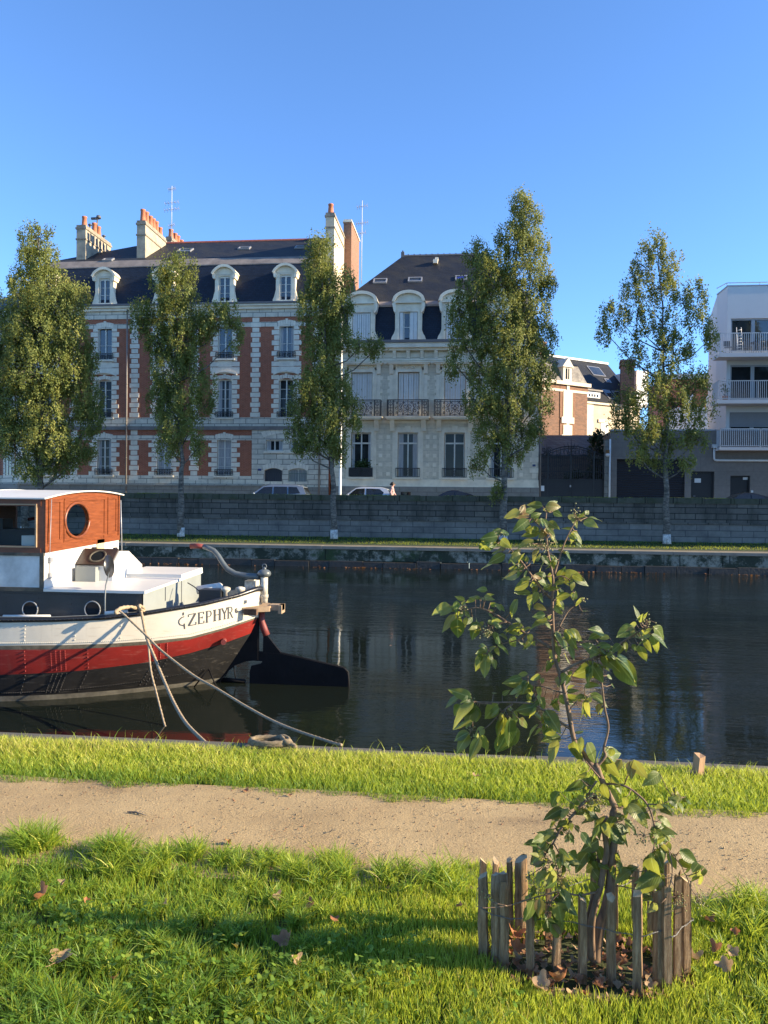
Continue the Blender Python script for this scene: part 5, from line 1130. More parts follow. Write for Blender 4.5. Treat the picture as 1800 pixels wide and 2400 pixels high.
birch('airy birch tree with sky showing through its crown in front of the garage door',
  [(1563,1275,0),(1561,1160,0),(1560,1090,0),(1562,1000,0),(1556,860,0),(1552,720,0),(1540,560,0)],
  [(1530,575,30,32,.7),(1520,625,44,36,.7),(1575,620,28,30,.6),(1500,680,44,40,.6),(1560,690,46,46,.7),(1625,690,32,36,.6),(1440,735,34,32,.6),(1415,775,22,34,.6),(1490,750,44,40,.6),(1560,770,44,45,.75),(1640,745,38,34,.6),(1668,790,24,30,.6),(1480,830,34,36,.55),(1555,850,45,45,.8),(1605,820,26,32,.5),(1625,900,40,34,.7),(1655,885,20,30,.5),(1530,920,48,40,.9),(1590,950,46,40,.9),(1470,945,40,34,.8),(1455,985,30,26,.8),(1645,965,36,34,.7),(1510,1000,50,38,.9),(1580,1020,44,34,.8),(1635,1030,28,26,.6),(1545,1070,40,26,.7),(1490,1060,24,28,.6),(1610,1085,22,20,.5)], VT, 5, .17, dens=.85)
def added_shade_birch(X, label, seed, H=17):  # unseen birches, added to throw shade on the far bank
    rg_ = random.Random(seed); pts = [(X, 0.7), (X+.1, 4), (X-.1, 9), (X+.2, H)]; q = lambda x, z: proj((x, VT, z))
    bl = []; k = 60
    for i in range(k):
        u = i/k; z = lerp(4.2, H-.4, u); wmax = 2.1*math.sin(math.pi*min(1, u*.85+.15))**.8+.25; c = q(X+rg_.uniform(-.7,.7)*wmax, z); bl.append((c[0], c[1], 36*VT/41, 36))
    birch(label, [(*q(*p), 0) for p in pts], bl, VT, seed, .17, dens=.9)
added_shade_birch(20.5, 'first unseen birch tree, added just beyond the right edge to shade the far bank', 11, 17.5)
added_shade_birch(29.0, 'second unseen birch tree, added further beyond the right edge to shade the far bank', 12, 18)
added_shade_birch(38.0, 'last unseen birch tree, added far beyond the right edge to shade the far bank', 13, 18)
# ivy hedge behind the gate
iv = thing('ivy_hedge', 'dark ivy covered hedge rising behind the right half of the iron gate', 'hedge', (xof(1396, VF+1.2), VF+1.2, STREET))
rg = np.random.default_rng(9); cs_ = []; rs_ = []
for (cx, cy, rx, ry) in ((1398,1020,20,20),(1400,1060,24,36),(1398,1110,26,40),(1385,1150,32,30),(1345,1120,22,22),(1330,1140,20,20),(1412,1150,18,40)):
    c = P(cx, cy, VF+1.2); k = .028
    for q in range(int(rx*ry*.12)):
        o = rg.normal(0,1,3); o /= np.linalg.norm(o); o *= rg.random()**.5; cs_.append(np.array(c)+o*np.array([rx*k, .5, ry*k])); rs_.append(.14)
v, tt = leaf_cloud(cs_, rs_, 12, .07, rg, 1.0)
MT['ivy'] = leafM('ivy_leaf', [(0,(.010,.018,.007)),(1,(.028,.042,.014))], .1, .45)
build_arrays('foliage', v, None, np.arange(len(v)).reshape(-1,4), MT['ivy'], iv, tint=np.stack([tt,tt,tt,tt*0+1],1))
g = MB(); c = P(1396, 1140, VF+1.2); g.tube([(c.x, VF+1.2, STREET), (c.x-.1, VF+1.2, STREET+2), (c.x+.1, VF+1.2, STREET+4)], [.08,.06,.02], 8); build(g, 'stem', MT['bark'], iv)
# ------------------------------------------------------------------ lamp post, cars, walker
VL = 43.2
x = xof(797.5, VL, 1100); lp = thing('lamp_post', 'slender white lamp post at the kerb between the brick house and the cream house', 'lamp post', (x, VL, STREET)); zt = zof(805, 745, VL)
wm = M('white_post_paint', (.78,.77,.72), .45, .05, bst=0)
g = MB(); g.tube([(x, VL, STREET), (x, VL, STREET+1.2), (x, VL, zt)], [.085,.08,.055], 12); g.lathe([(.12,0),(.12,.08),(.09,.12)], (x, VL, STREET), 12); build(g, 'pole', wm, lp)
g = MB(); g.tube([(x, VL, zt-.1), (x, VL-.5, zt+.15), (x, VL-.9, zt+.2)], .035, 8); g.box(x-.12, x+.12, VL-1.4, VL-.8, zt+.14, zt+.24); build(g, 'lamp_head', wm, lp)

MT['tyre'] = M('tyre_rubber', (.02,.02,.021), .85, .2); MT['rim'] = M('alloy_rim', (.45,.46,.48), .35, .1, metal=.8)
MT['carglass'] = glassM('car_glass', (.010,.012,.014), 1.6, .03)
MT['lampglass'] = M('lamp_glass', (.5,.5,.52), .15, .05, bst=0); MT['taillamp'] = M('tail_lamp', (.30,.01,.01), .2, .1, bst=0)
def paint(name, c):
    m, t, b = newmat(name); t.links.new(ramp(t, noise(t, objco(t), 2, 3), [(.3, tuple(q*.9 for q in c)), (.7, c)]), b.inputs['Base Color']); b.inputs['Roughness'].default_value = .28; b.inputs['Coat Weight'].default_value = .5; b.inputs['Metallic'].default_value = .2; return m
def car(cpx, V, L, H, kind, pm, label, facing=-1):
    """body lofted from side profiles; facing -1 looks left"""
    cx = xof(cpx, V, 1150); z0 = STREET; c = thing('parked_car', label, 'car', (cx, V, z0), 'cars parked along the street'); hw = .86
    X = lambda u: cx+facing*(u-.5)*L*-1 if False else cx+facing*(.5-u)*L          # u 0 = nose
    bl = H*.60
    body = {'estate': [(0,.30),(.0,.55),(.03,.66),(.20,.80),(.27,.86)], 'hatch': [(0,.30),(0,.55),(.03,.68),(.20,.84),(.25,.88)], 'sedan': [(0,.28),(0,.5),(.03,.6),(.22,.76),(.28,.80)]}[kind]
    rear = {'estate': [(.97,.92),(1.0,.75),(1.0,.35)], 'hatch': [(.97,.92),(1,.78),(1,.35)], 'sedan': [(.90,.86),(.98,.84),(1,.7),(1,.33)]}[kind]
    prof = body+rear; secs = 9; g = MB()
    def lower(y, wf):
        pts = []
        for (u, h) in prof: pts.append((X(.5+(u-.5)*wf), y, z0+h*(H/1.45)))
        return pts
    rings = [lower(V-hw, .955), lower(V-hw*1.0+.06, .985), lower(V-hw*.6, 1.0), lower(V, 1.0), lower(V+hw*.6, 1.0), lower(V+hw-.06, .985), lower(V+hw, .955)]
    n = len(prof); b_ = len(g.v)
    for r_ in rings: g.v += r_
    for i in range(len(rings)-1):
        for j in range(n):
            k = (j+1) % n; g.face((b_+i*n+j, b_+i*n+k, b_+(i+1)*n+k, b_+(i+1)*n+j), 0, True)
    g.face([b_+j for j in range(n)][::-1]); g.face([b_+6*n+j for j in range(n)])
    # cabin
    cab = {'estate': [(.24,.84),(.40,1.38),(.48,1.45),(.86,1.43),(.93,1.36),(1.0-.02,.90)], 'hatch': [(.22,.86),(.40,1.38),(.50,1.45),(.82,1.42),(.90,1.33),(.975,.90)], 'sedan': [(.25,.78),(.43,1.33),(.52,1.45),(.62,1.43),(.78,1.22),(.92,.84)]}[kind]
    s_ = H/1.45; cen = .58
    def cring(y, inset, hf): return [(X(cen+(u-cen)*(1-inset)), y, z0+(h if h < 1 else h-(1-hf)*.5)*s_) for (u, h) in cab]
    rr = []
    for (f, ins, hf) in ((1.0, 0, 0), (0, 0, 0)): pass
    ringsC = []
    base = [(X(u), h) for u, h in cab]
    yb, yt = hw-.03, hw*.72
    def yat(h): return lerp(yb, yt, (h-.85)/(.6)) if h > .85 else yb
    left = [(X(u), V-yat(h), z0+h*s_) for u, h in cab]; right = [(X(u), V+yat(h), z0+h*s_) for u, h in cab]
    m_ = len(cab); b_ = len(g.v); midl = [(X(u), V-yat(h)*.55, z0+h*s_+(.03 if h > 1.3 else 0)) for u, h in cab]; midr = [(X(u), V+yat(h)*.55, z0+h*s_+(.03 if h > 1.3 else 0)) for u, h in cab]
    for r_ in (left, midl, midr, right): g.v += r_
    for i in range(3):
        for j in range(m_-1): g.face((b_+i*m_+j, b_+i*m_+j+1, b_+(i+1)*m_+j+1, b_+(i+1)*m_+j), 0, j in (1,2))
    g.face([b_+j for j in range(m_)][::-1]); g.face([b_+3*m_+j for j in range(m_)])
    if kind == 'estate':
        for sg in (-1, 1): g.tube([(X(.46), V+sg*yt*.93, z0+1.46*s_), (X(.50), V+sg*yt*.93, z0+1.50*s_), (X(.84), V+sg*yt*.93, z0+1.485*s_), (X(.88), V+sg*yt*.93, z0+1.43*s_)], .018, 6)
    build(g, 'body', pm, c)
    # glazing
    def side_pt(u, h, sg): return (X(u), V+sg*(yat(h)+.012), z0+h*s_)
    for sg in (-1, 1):
        wins = {'estate': [[(.30,.92),(.415,1.34),(.53,1.37),(.53,.93)], [(.55,.93),(.55,1.37),(.72,1.37),(.73,.95)], [(.745,.95),(.74,1.37),(.85,1.35),(.90,1.0)]], 'hatch': [[(.28,.92),(.415,1.34),(.55,1.37),(.55,.93)], [(.575,.93),(.575,1.37),(.78,1.35),(.85,1.15),(.83,.96)]], 'sedan': [[(.32,.86),(.44,1.27),(.56,1.36),(.56,.87)], [(.575,.87),(.575,1.36),(.64,1.33),(.76,1.14),(.80,.92)]]}[kind]
        for wn in wins:
            w_ = MB(); pts = [side_pt(u, h, sg) for u, h in wn]; w_.poly(pts if sg < 0 else pts[::-1]); build(w_, 'side_window', MT['carglass'], c)
    fr, bk = cab[0], cab[1]
    def strip(a, b2, e):
        w_ = MB(); (u0, h0), (u1, h1) = a, b2
        p = lambda u, h, f: (X(u)+facing*e, V+f*(yat(h)-.09), z0+h*s_+.012)
        q0, q1 = (lerp(u0,u1,.12), lerp(h0,h1,.12)), (lerp(u0,u1,.93), lerp(h0,h1,.93))
        w_.poly([p(*q0,-1), p(*q0,1), p(*q1,1), p(*q1,-1)]); return w_
    build(strip(cab[0], cab[1], .015), 'windscreen', MT['carglass'], c); build(strip(cab[-1], cab[-2], -.015), 'rear_window', MT['carglass'], c)
    for u in (.18, .80):
        for sg in (-1, 1):
            w_ = MB(); cc = (X(u), V+sg*(hw-.02), z0+.31); w_.lathe([(.20,-.10),(.31,-.09),(.31,.09),(.20,.10)], cc, 20, axis=(0,1,0)); o = build(w_, 'wheel', MT['tyre'], c)
            w_ = MB(); w_.lathe([(.20,-.02),(.20,.02),(.06,.03)], (cc[0], cc[1]+sg*.09, cc[2]), 16, axis=(0,sg,0)); build(w_, 'rim', MT['rim'], o)
    for sg in (-1, 1):
        w_ = MB(); w_.ball((X(.035), V+sg*.62, z0+.62*s_), .10, 6, sq=(.6,1.5,.8)); build(w_, 'headlight', MT['lampglass'], c)
        w_ = MB(); w_.ball((X(.975), V+sg*.70, z0+.80*s_), .10, 6, sq=(.5,.9,1.6)); build(w_, 'tail_light', MT['taillamp'], c)
        w_ = MB(); w_.ball((X(.30), V+sg*(hw+.09), z0+.95*s_), .09, 6, sq=(.7,1.2,.8)); build(w_, 'wing_mirror', pm, c)
    return c
car(640, 44.6, 4.5, 1.47, 'estate', paint('silver_grey_paint', (.20,.24,.30)), 'silver grey estate car with roof rails parked before the brick house door')
car(851, 44.6, 3.7, 1.40, 'hatch', paint('white_silver_paint', (.55,.58,.64)), 'small pale silver hatchback parked right of the white lamp post')
car(1055, 45.4, 4.3, 1.27, 'sedan', paint('black_blue_paint', (.012,.014,.022)), 'low black car parked right of the walking person')
car(1737, 45.4, 4.3, 1.27, 'sedan', paint('black_paint', (.010,.011,.013)), 'black car parked before the garage doors at the right edge')
# person walking to the right behind the parapet
VP = 43.6; xp = xof(918, VP, 1150); zh = zof(920, 1137, VP); hgt = 1.66; zf = zh-hgt
pe = thing('person', 'person in a pale pink patterned jacket walking right along the street behind the parapet', 'person', (xp, VP, STREET)); zf = STREET
def skinned(name, verts, edges, radii, mat, parent, root=0, sub=2):
    me = bpy.data.meshes.new(name); off = ROOT[parent]; me.from_pydata([tuple(Vector(v)-off) for v in verts], edges, []); me.materials.append(mat); o = link(name, me, parent, None)
    o.modifiers.new('skin', 'SKIN'); me.skin_vertices.new() if not me.skin_vertices else None
    for i, r in enumerate(radii): me.skin_vertices[0].data[i].radius = (r, r) if not isinstance(r, tuple) else r
    me.skin_vertices[0].data[root].use_root = True
    s_ = o.modifiers.new('sub', 'SUBSURF'); s_.levels = sub; s_.render_levels = sub
    o.modifiers['skin'].use_smooth_shade = True; return o
s = hgt/1.7
def pp(dx, dy, z): return (xp+dx*s, VP+dy*s, zf+z*s)
skin_m = M('skin', (.55,.32,.23), .55, .08, bst=0); cloth = M('pink_patterned_cloth', (.62,.42,.40), .9, .5, 22, bst=0, dark=(.12,.06,.07)); trous = M('dark_trousers', (.03,.032,.045), .9, .2, bst=0); hairm = M('dark_brown_hair', (.03,.018,.012), .6, .3, bst=0)
vv = [pp(0,0,.93), pp(.01,0,1.12), pp(.03,0,1.36), pp(.05,0,1.47), pp(.075,0,1.53), pp(.085,0,1.60), pp(.085,0,1.67),
      pp(.03,-.16,1.39), pp(-.06,-.20,1.12), pp(.06,-.20,.90), pp(.09,-.20,.82), pp(.03,.16,1.39), pp(.10,.20,1.12), pp(.24,.19,.95), pp(.29,.19,.90),
      pp(0,-.10,.86), pp(.16,-.10,.50), pp(.14,-.10,.08), pp(.27,-.10,.04), pp(0,.10,.86), pp(-.08,.10,.48), pp(-.30,.10,.14), pp(-.22,.10,.04)]
ed = [(0,1),(1,2),(2,3),(3,4),(4,5),(5,6),(2,7),(7,8),(8,9),(9,10),(2,11),(11,12),(12,13),(13,14),(0,15),(15,16),(16,17),(17,18),(0,19),(19,20),(20,21),(21,22)]
ra = [.13,.12,.13,.05,.075,.085,.06,.055,.045,.035,.04,.055,.045,.035,.04,.085,.06,.045,.035,.085,.06,.045,.035]
skinned('body', vv, ed, [r*s for r in ra], skin_m, pe)
jv = vv[:4]+[vv[7],vv[8],pp(.05,-.20,.93),vv[11],vv[12],pp(.22,.19,.98)]; je = [(0,1),(1,2),(2,3),(2,4),(4,5),(5,6),(2,7),(7,8),(8,9)]
skinned('jacket', jv, je, [r*s for r in (.165,.155,.16,.075,.075,.065,.05,.075,.065,.05)], cloth, pe)
tv = [vv[0],vv[15],vv[16],vv[17],vv[19],vv[20],vv[21]]; skinned('trousers', tv, [(0,1),(1,2),(2,3),(0,4),(4,5),(5,6)], [r*s for r in (.155,.10,.075,.06,.10,.075,.06)], trous, pe)
g = MB(); hc_ = pp(.062,0,1.605); g.ball((hc_[0]-.02, hc_[1], hc_[2]+.025), .118*s, 8, sq=(1.0,.92,1.05)); g.ball((hc_[0]-.12*s, hc_[1], hc_[2]-.01), .06*s, 6); build(g, 'hair', hairm, pe, smooth=True)
g = MB(); g.ball(pp(.185,0,1.585), .022*s, 5, sq=(1.2,.8,1)); [g.ball(pp(.165,sg*.035,1.61), .011*s, 4, 1) for sg in (-1,1)]; g.box(pp(.165,0,0)[0], pp(.175,0,0)[0], VP-.025, VP+.025, zf+1.545*s, zf+1.553*s, 2); build(g, 'face', [skin_m, hairm, M('lips', (.35,.10,.09), .5, .1, bst=0)], pe)
# ------------------------------------------------------------------ barge
VC_ = 13.0
MT['hull_w'] = M('cream_hull_paint', (.62,.57,.47), .45, .10, 2.2, 40, .12, dark=(.50,.46,.38))
MT['hull_r'] = M('red_hull_paint', (.27,.020,.015), .45, .35, 2.5, 40, .1, dark=(.18,.016,.013))
MT['hull_k'] = M('tarred_hull', (.022,.021,.020), .6, .5, 3.5, 20, .35, stretch=(1,1,1))
MT['scum'] = M('waterline_scum', (.16,.145,.11), .85, .5, 4, 20, .3)
MT['dirt'] = M('worn_rubbing_strake', (.10,.085,.06), .85, .6, 6, 25, .4)
MT['rail_k'] = M('black_gloss_rail', (.014,.014,.015), .3, .2, 3, 30, .1)
MT['deck'] = M('grey_deck_paint', (.22,.23,.24), .7, .25, 2)
MT['coam'] = M('black_coaming_steel', (.022,.024,.028), .38, .3, 2, 25, .2)
MT['boat_w'] = M('white_boat_paint', (.62,.60,.55), .4, .07, 1.5, 40, .05)
MT['boat_g'] = M('pale_grey_boat_paint', (.235,.255,.245), .5, .12, 1.5, 40, .05)
MT['boat_old'] = M('flaking_white_paint', (.58,.58,.55), .6, .25, 2, 20, .2, dark=(.34,.33,.30))
m, t, b = newmat('varnished_mahogany'); co_ = objco(t)
t.links.new(ramp(t, noise(t, scaled(t, co_, (1,.9,9)), 5, 6, .65), [(.25,(.095,.026,.009)), (.5,(.175,.048,.015)), (.75,(.25,.074,.024))]), b.inputs['Base Color']); b.inputs['Roughness'].default_value = .38; bump(t, b, noise(t, scaled(t, co_, (1,1,14)), 18, 3), .12, .004); MT['wood'] = m
m, t, b = newmat('dark_mahogany'); co_ = objco(t)
t.links.new(ramp(t, noise(t, scaled(t, co_, (.9,1,9)), 5, 6, .65), [(.25,(.07,.022,.010)), (.75,(.17,.05,.018))]), b.inputs['Base Color']); b.inputs['Roughness'].default_value = .45; MT['wood_d'] = m
MT['grey_wood'] = M('weathered_wood', (.34,.24,.15), .85, .35, 4, 20, .4, stretch=(.4,1,1))
MT['post_paint'] = M('chipped_cream_paint', (.55,.52,.44), .6, .4, 7, 20, .3, dark=(.22,.18,.13))
MT['rust_red'] = M('red_oxide_paint', (.19,.035,.028), .6, .3, 6); MT['steel_g'] = M('grey_painted_steel', (.10,.115,.12), .35, .3, 5, 20, .1)
MT['rudder_k'] = M('black_rudder_paint', (.006,.006,.007), .65, .4, 3, 20, .2, spec=.15)
def wornM(name, base, dark, wear, amt, sc=(.35,1,4.5), rough=.45):
    m, t, b = newmat(name); co_ = objco(t)
    c0 = ramp(t, noise(t, co_, 1.8, 6, .65), [(.3, dark), (.7, base)])
    rot = N(t, 'ShaderNodeMapping'); rot.inputs['Rotation'].default_value = (0, R(-14), 0); rot.inputs['Scale'].default_value = sc; t.links.new(co_, rot.inputs[0])
    f = ramp(t, noise(t, rot.outputs[0], 7, 8, .72), [(.56, (0,0,0)), (.70, (amt,)*3)])
    f2 = ramp(t, noise(t, scaled(t, co_, (5,1,.5)), 2.2, 6, .7), [(.58, (0,0,0)), (.74, (amt*.7,)*3)])
    t.links.new(mix(t, f2, mix(t, f, c0, wear), tuple(q*.55 for q in wear)), b.inputs['Base Color'])
    t.links.new(ramp(t, f, [(0,(rough,)*3),(1,(.8,)*3)]), b.inputs['Roughness']); bump(t, b, noise(t, co_, 2.2, 3), .25, .02); return m
MT['hull_w'] = wornM('cream_hull_paint', (.62,.57,.47), (.52,.475,.39), (.36,.27,.17), .45)
MT['hull_r'] = wornM('red_hull_paint', (.27,.020,.015), (.17,.015,.012), (.34,.12,.09), .55)
MT['hull_k'] = wornM('tarred_hull', (.024,.022,.021), (.012,.012,.012), (.12,.105,.085), .6)
bo = thing('barge', 'old canal barge with a cream, red and black hull, varnished wheelhouse and raised tiller', 'barge', (-8, VC_, WATER))

LV = {'rt': [(0,1446),(120,1446),(249,1441),(336,1433),(477,1411),(555,1391),(602,1374)],
      'rb': [(0,1459),(120,1458),(249,1453),(336,1442),(477,1419),(555,1401),(602,1386)],
      'wb': [(0,1513),(150,1512),(250,1509),(358,1502),(445,1493),(524,1472),(600,1447)],
      'rs': [(0,1523),(150,1522),(250,1518),(358,1510),(445,1499),(524,1477),(600,1451)],
      'rd': [(0,1582),(120,1577),(200,1571),(320,1556),(358,1550),(445,1531),(524,1508),(571,1491),(604,1478)]}
XS, XE0 = -8.0, -3.47
def halfw(f, W, p, q): return W*max(0.0, 1-f**p)**q
SPEC = {'rt': (2.00,2.3,.72,XE0), 'rb': (2.02,2.3,.72,XE0), 'wb': (2.02,2.3,.74,-3.52), 'rs': (2.02,2.3,.76,-3.53), 'rd': (1.97,2.1,.85,-3.62), 'sc': (1.90,2.0,.98,-4.12), 'wl': (1.88,2.0,1.0,-4.25), 'uw': (1.6,1.8,1.0,-4.9)}
def station(l, s):
    """point on the near side at level l, s from 0 (forward) to 1 (stern)"""
    W, p, q, xe = SPEC[l]; x = XS+(xe-XS)*s; w_ = halfw(s, W, p, q); y = VC_-w_
    if l == 'wl': z = WATER-.005
    elif l == 'sc': z = WATER+.085
    elif l == 'uw': z = WATER-.6
    else:
        px = proj((x, y, .5))[0]; py = interp(px, LV[l]); z = P(px, py, y).z
    return x, y, z
NS = 46; LEV = ['rt','rb','wb','rs','rd','sc','wl','uw']
SS = [1-(1-i/(NS-1))**1.6 for i in range(NS)]
front = [-8.6,-9.5,-11,-13,-15,-16.5,-17.5,-18.2]; taper = [1,1,1,1,.93,.72,.4,.02]
def hull_pt(l, k):
    """k<0: forward of the traced part"""
    if k >= 0: return station(l, SS[k])
    x, y, z = station(l, 0); j = -k-1; w_ = (VC_-y)*taper[j]; return front[j], VC_-w_, z+(.35*(1-taper[j]) if l in ('rt','rb','wb','rs') else 0)
ks = list(range(-8, NS)); h = MB(); mats = [MT['hull_w'], MT['hull_w'], MT['dirt'], MT['hull_r'], MT['hull_k'], MT['scum'], MT['hull_k']]
base_ = {}
for sg in (1, -1):
    for l in LEV:
        base_[(sg,l)] = len(h.v)
        for k in ks:
            x, y, z = hull_pt(l, k); h.v.append((x, y if sg > 0 else 2*VC_-y, z))
    for li in range(1, len(LEV)-1):
        a, b_ = base_[(sg,LEV[li])], base_[(sg,LEV[li+1])]
        for i in range(len(ks)-1):
            q = (a+i, b_+i, b_+i+1, a+i+1); h.face(q if sg > 0 else q[::-1], li, True)
# rivets along seams (part of the hull surface)
def hull_at(la, lb, s, r):
    A, B_ = Vector(station(la, s)), Vector(station(lb, s)); return A.lerp(B_, r)
def hull_n(la, lb, s, r):
    e = .01; du = hull_at(la, lb, min(1, s+e), r)-hull_at(la, lb, max(0, s-e), r); dv = hull_at(la, lb, s, min(1, r+e))-hull_at(la, lb, s, max(0, r-e))
    n = du.cross(dv); n.normalize(); return n if n.y < 0 else -n
def rivet(la, lb, s, r, rad, mi):
    c = hull_at(la, lb, s, r)+hull_n(la, lb, s, r)*rad*.35; h.ball(c, rad, 4, mi)
for k in range(150): rivet('rb','wb', k/149*.96, .90, .009, 0)
for sx_ in (.13,.30,.46,.60):
    for k in range(5): rivet('rb','wb', sx_, .15+.16*k, .011, 0)
for sx_ in (.385,.40,.415,.43, .70,.72,.74):
    for k in range(9): rivet('rs','rd', sx_, .08+.1*k, .011, 3); rivet('rd','sc', sx_+.004, .08+.1*k, .011, 4)
for sx_ in (.08,.30,.50):
    for k in range(6): rivet('rs','rd', sx_, .08+.16*k, .012, 3); rivet('rd','sc', sx_, .08+.16*k, .012, 4)
for k in range(110): rivet('rd','sc', k/109*.9, .86-.2*(k/109)**2, .010, 4)
hull = build(h, 'hull', mats, bo)
# black rail
r_ = MB(); rp = {1: [], -1: []}
for sg in (1, -1):
    pts = []
    for k in ks:
        a, c = Vector(hull_pt('rt', k)), Vector(hull_pt('rb', k)); m_ = (a+c)/2; m_.y -= .015
        if sg < 0: m_.y = 2*VC_-m_.y
        pts.append((m_, (a-c).length/2))
    rp[sg] = pts; r_.tube([p for p, q in pts], [max(.035, q) for p, q in pts], 8)
for k in range(70):
    s = k/70*.97; p = Vector(station('rt', s)).lerp(Vector(station('rb', s)), .5); r_.ball((p.x, p.y-.058, p.z), .010, 4)
build(r_, 'rubbing_rail', MT['rail_k'], bo)
# deck and inner bulwark
d = MB()
for i in range(len(ks)-1):
    for j in range(1):
        a, b_ = hull_pt('rt', ks[i]), hull_pt('rt', ks[i+1]); da, db = (.10 if ks[i] < 15 else .10+.22*(ks[i]-15)/30), (.10 if ks[i+1] < 15 else .10+.22*(ks[i+1]-15)/30)
        ya, yb = min(VC_-.001, a[1]+.05), min(VC_-.001, b_[1]+.05)
        d.poly([(a[0], ya, a[2]-da), (b_[0], yb, b_[2]-db), (b_[0], 2*VC_-yb, b_[2]-db), (a[0], 2*VC_-ya, a[2]-da)], 0)
        for sg in (1, -1):
            m_ = lambda y: y if sg > 0 else 2*VC_-y
            d.poly([(a[0], m_(ya), a[2]-da), (b_[0], m_(yb), b_[2]-db), (b_[0], m_(yb), b_[2]), (a[0], m_(ya), a[2])], 1)
build(d, 'deck', [MT['deck'], MT['boat_g']], bo)
# raised coaming with portholes
def hz(y): return .036*max(0, y-11.67)                              # the barge lists a little towards the near bank
def heel(mb):
    mb.v = [(v[0], v[1], v[2]+hz(v[1])) for v in mb.v]; return mb
VN = 11.67; VFAR = 2*VC_-VN; xcE = P(336, 1388, VN).x; zct = P(336, 1387, VN).z; zcb = zct-.72; xcab = P(104, 1250, VN).x
c = MB(); ph = [(P(72, 1427, VN).x, P(72, 1428, VN).z), (P(218, 1426, VN).x, P(218, 1428, VN).z)]; ph.append((ph[0][0]-1.55, ph[0][1]))
c.box(-16, xcE-.02, VN, VFAR, zcb, zct-.03, 0)
c.poly([(xcE, VN, zcb), (xcE, VFAR, zcb), (xcE, VFAR, zct-.01), (xcE, VN, zct-.01)], 1)
for (xx) in [xcE-.1-.55*k for k in range(9)]:
    for k in range(6): c.ball((xx, VN-.003, zcb+.35+.075*k), .009, 4, 0)
for k in range(150): c.ball((xcE-.05-.045*k, VN-.003, zct-.07), .008, 4, 0)
heel(c); co_o = build(c, 'coaming', [MT['coam'], MT['boat_g']], bo)
c = MB(); c.box(xcab, xcE+.03, VN-.02, VFAR+.02, zct-.03, zct+.012); c.box(P(345,1366,12.3).x-.9, xcE+.02, VC_+.25, VFAR+.03, zct+.012, zct+.075)
build(heel(c), 'coaming_lid', MT['boat_w'], bo)
c = MB(); c.box(xcE, xcE+.012, 12.55, 12.56, zct-.28, zct-.05); c.box(xcE, xcE+.01, 13.3, 13.31, zcb, zct-.03)
build(heel(c), 'coaming_hatch_seam', MT['gutter'], bo)
for (px_, pz_) in ph:
    p = MB(); rr = .128
    p.ring((px_, VN-.02, pz_), rr, .011, 24, 8); n = 24
    p.poly([(px_+rr*math.cos(2*math.pi*k/n), VN-.012, pz_+rr*math.sin(2*math.pi*k/n)) for k in range(n)][::-1], 1)
    p.lathe([(rr+.01, 0), (rr+.01, .03), (rr-.01, .03)], (px_, VN, pz_), 24, 0, axis=(0,-1,0)) if False else None
    build(p, 'porthole', [MT['deck'], MT['glass']], bo)
# white lying fender boards on the side deck
for (pa, pb, lb) in ((8, 117, 1444), (246, 300, 1436)):
    a, b_ = G(pa, lb, 0), None
    A, B_ = P(pa, lb, 11.42), P(pb, lb-(0 if pa < 100 else 4), 11.42+(0 if pa < 100 else .12)); f = MB(); f.tube([(A.x, A.y, A.z-.01), (B_.x, B_.y, B_.z-.01)], .032, 8)
    build(f, 'handrail_tube', MT['boat_w'], bo)
# wheelhouse
zwb, zwt = P(104, 1296, VN).z, P(104, 1169, VN).z; xw0 = -12.2; zwb_s = zwb
wl = MB(); wl.box(xw0, xcab-.005, VN+.012, VFAR, zct+.0, zwb, 0); wl.box(xcab-.004, xcab+.0, VN, VFAR, zct+.012, zwb, 1); wl.box(xw0, xcab-.06, VN, VN+.01, zct-.0, zwb-.02, 2)
build(heel(wl), 'lower_wall', [MT['boat_old'], MT['boat_w'], MT['boat_old']], bo)
wl = MB(); wl.box(xw0, xcab-.01, VN-.03, VN, zct-.03, zct+.03); wl.box(xw0, xcab-.0, VN-.02, VN+.02, zwb-.05, zwb+.0); wl.box(xcab-.07, xcab-.0, VN-.016, VN-.001, zct+.03, zwb-.05); build(wl, 'worn_trim', MT['dirt'], bo)
# glazed side: posts and rails round the window opening
wz0, wz1 = P(84, 1280, VN).z, P(84, 1184, VN).z; wx1_ = P(84, 1230, VN).x; wx0_ = wx1_-1.9
sd_ = MB()
for (VS, q) in ((VN, 1), (VFAR-.06, 1)):
    sd_.wall(xw0, xcab-.055, zwb, zwt, [(wx0_, wx1_, wz0, wz1), (wx0_-2.3, wx0_-.35, wz0, wz1)], VS, VS+.06)
sd_.box(xcab-.055, xcab-.004, VN, VN+.10, zwb, zwt); sd_.box(xw0, xw0+.05, VN+.06, VFAR-.06, zwb, zwt)
sd_.box(xw0, xcab-.055, VN-.012, VN, zwb, zwb+.07); sd_.box(xw0, xcab-.055, VN-.012, VN, zwt-.12, zwt)
build(heel(sd_), 'wheelhouse_side', MT['wood_d'], bo)
f = MB()
for (a, b_) in ((wx0_, wx1_),): f.box(a-.02, a, VN-.03, VN+.02, wz0-.02, wz1+.02); f.box(b_, b_+.025, VN-.03, VN+.02, wz0-.02, wz1+.02); f.box(a, b_, VN-.03, VN+.02, wz0-.025, wz0); f.box(a, b_, VN-.03, VN+.02, wz1, wz1+.02)
build(f, 'window_frame', MT['grey_wood'], bo)
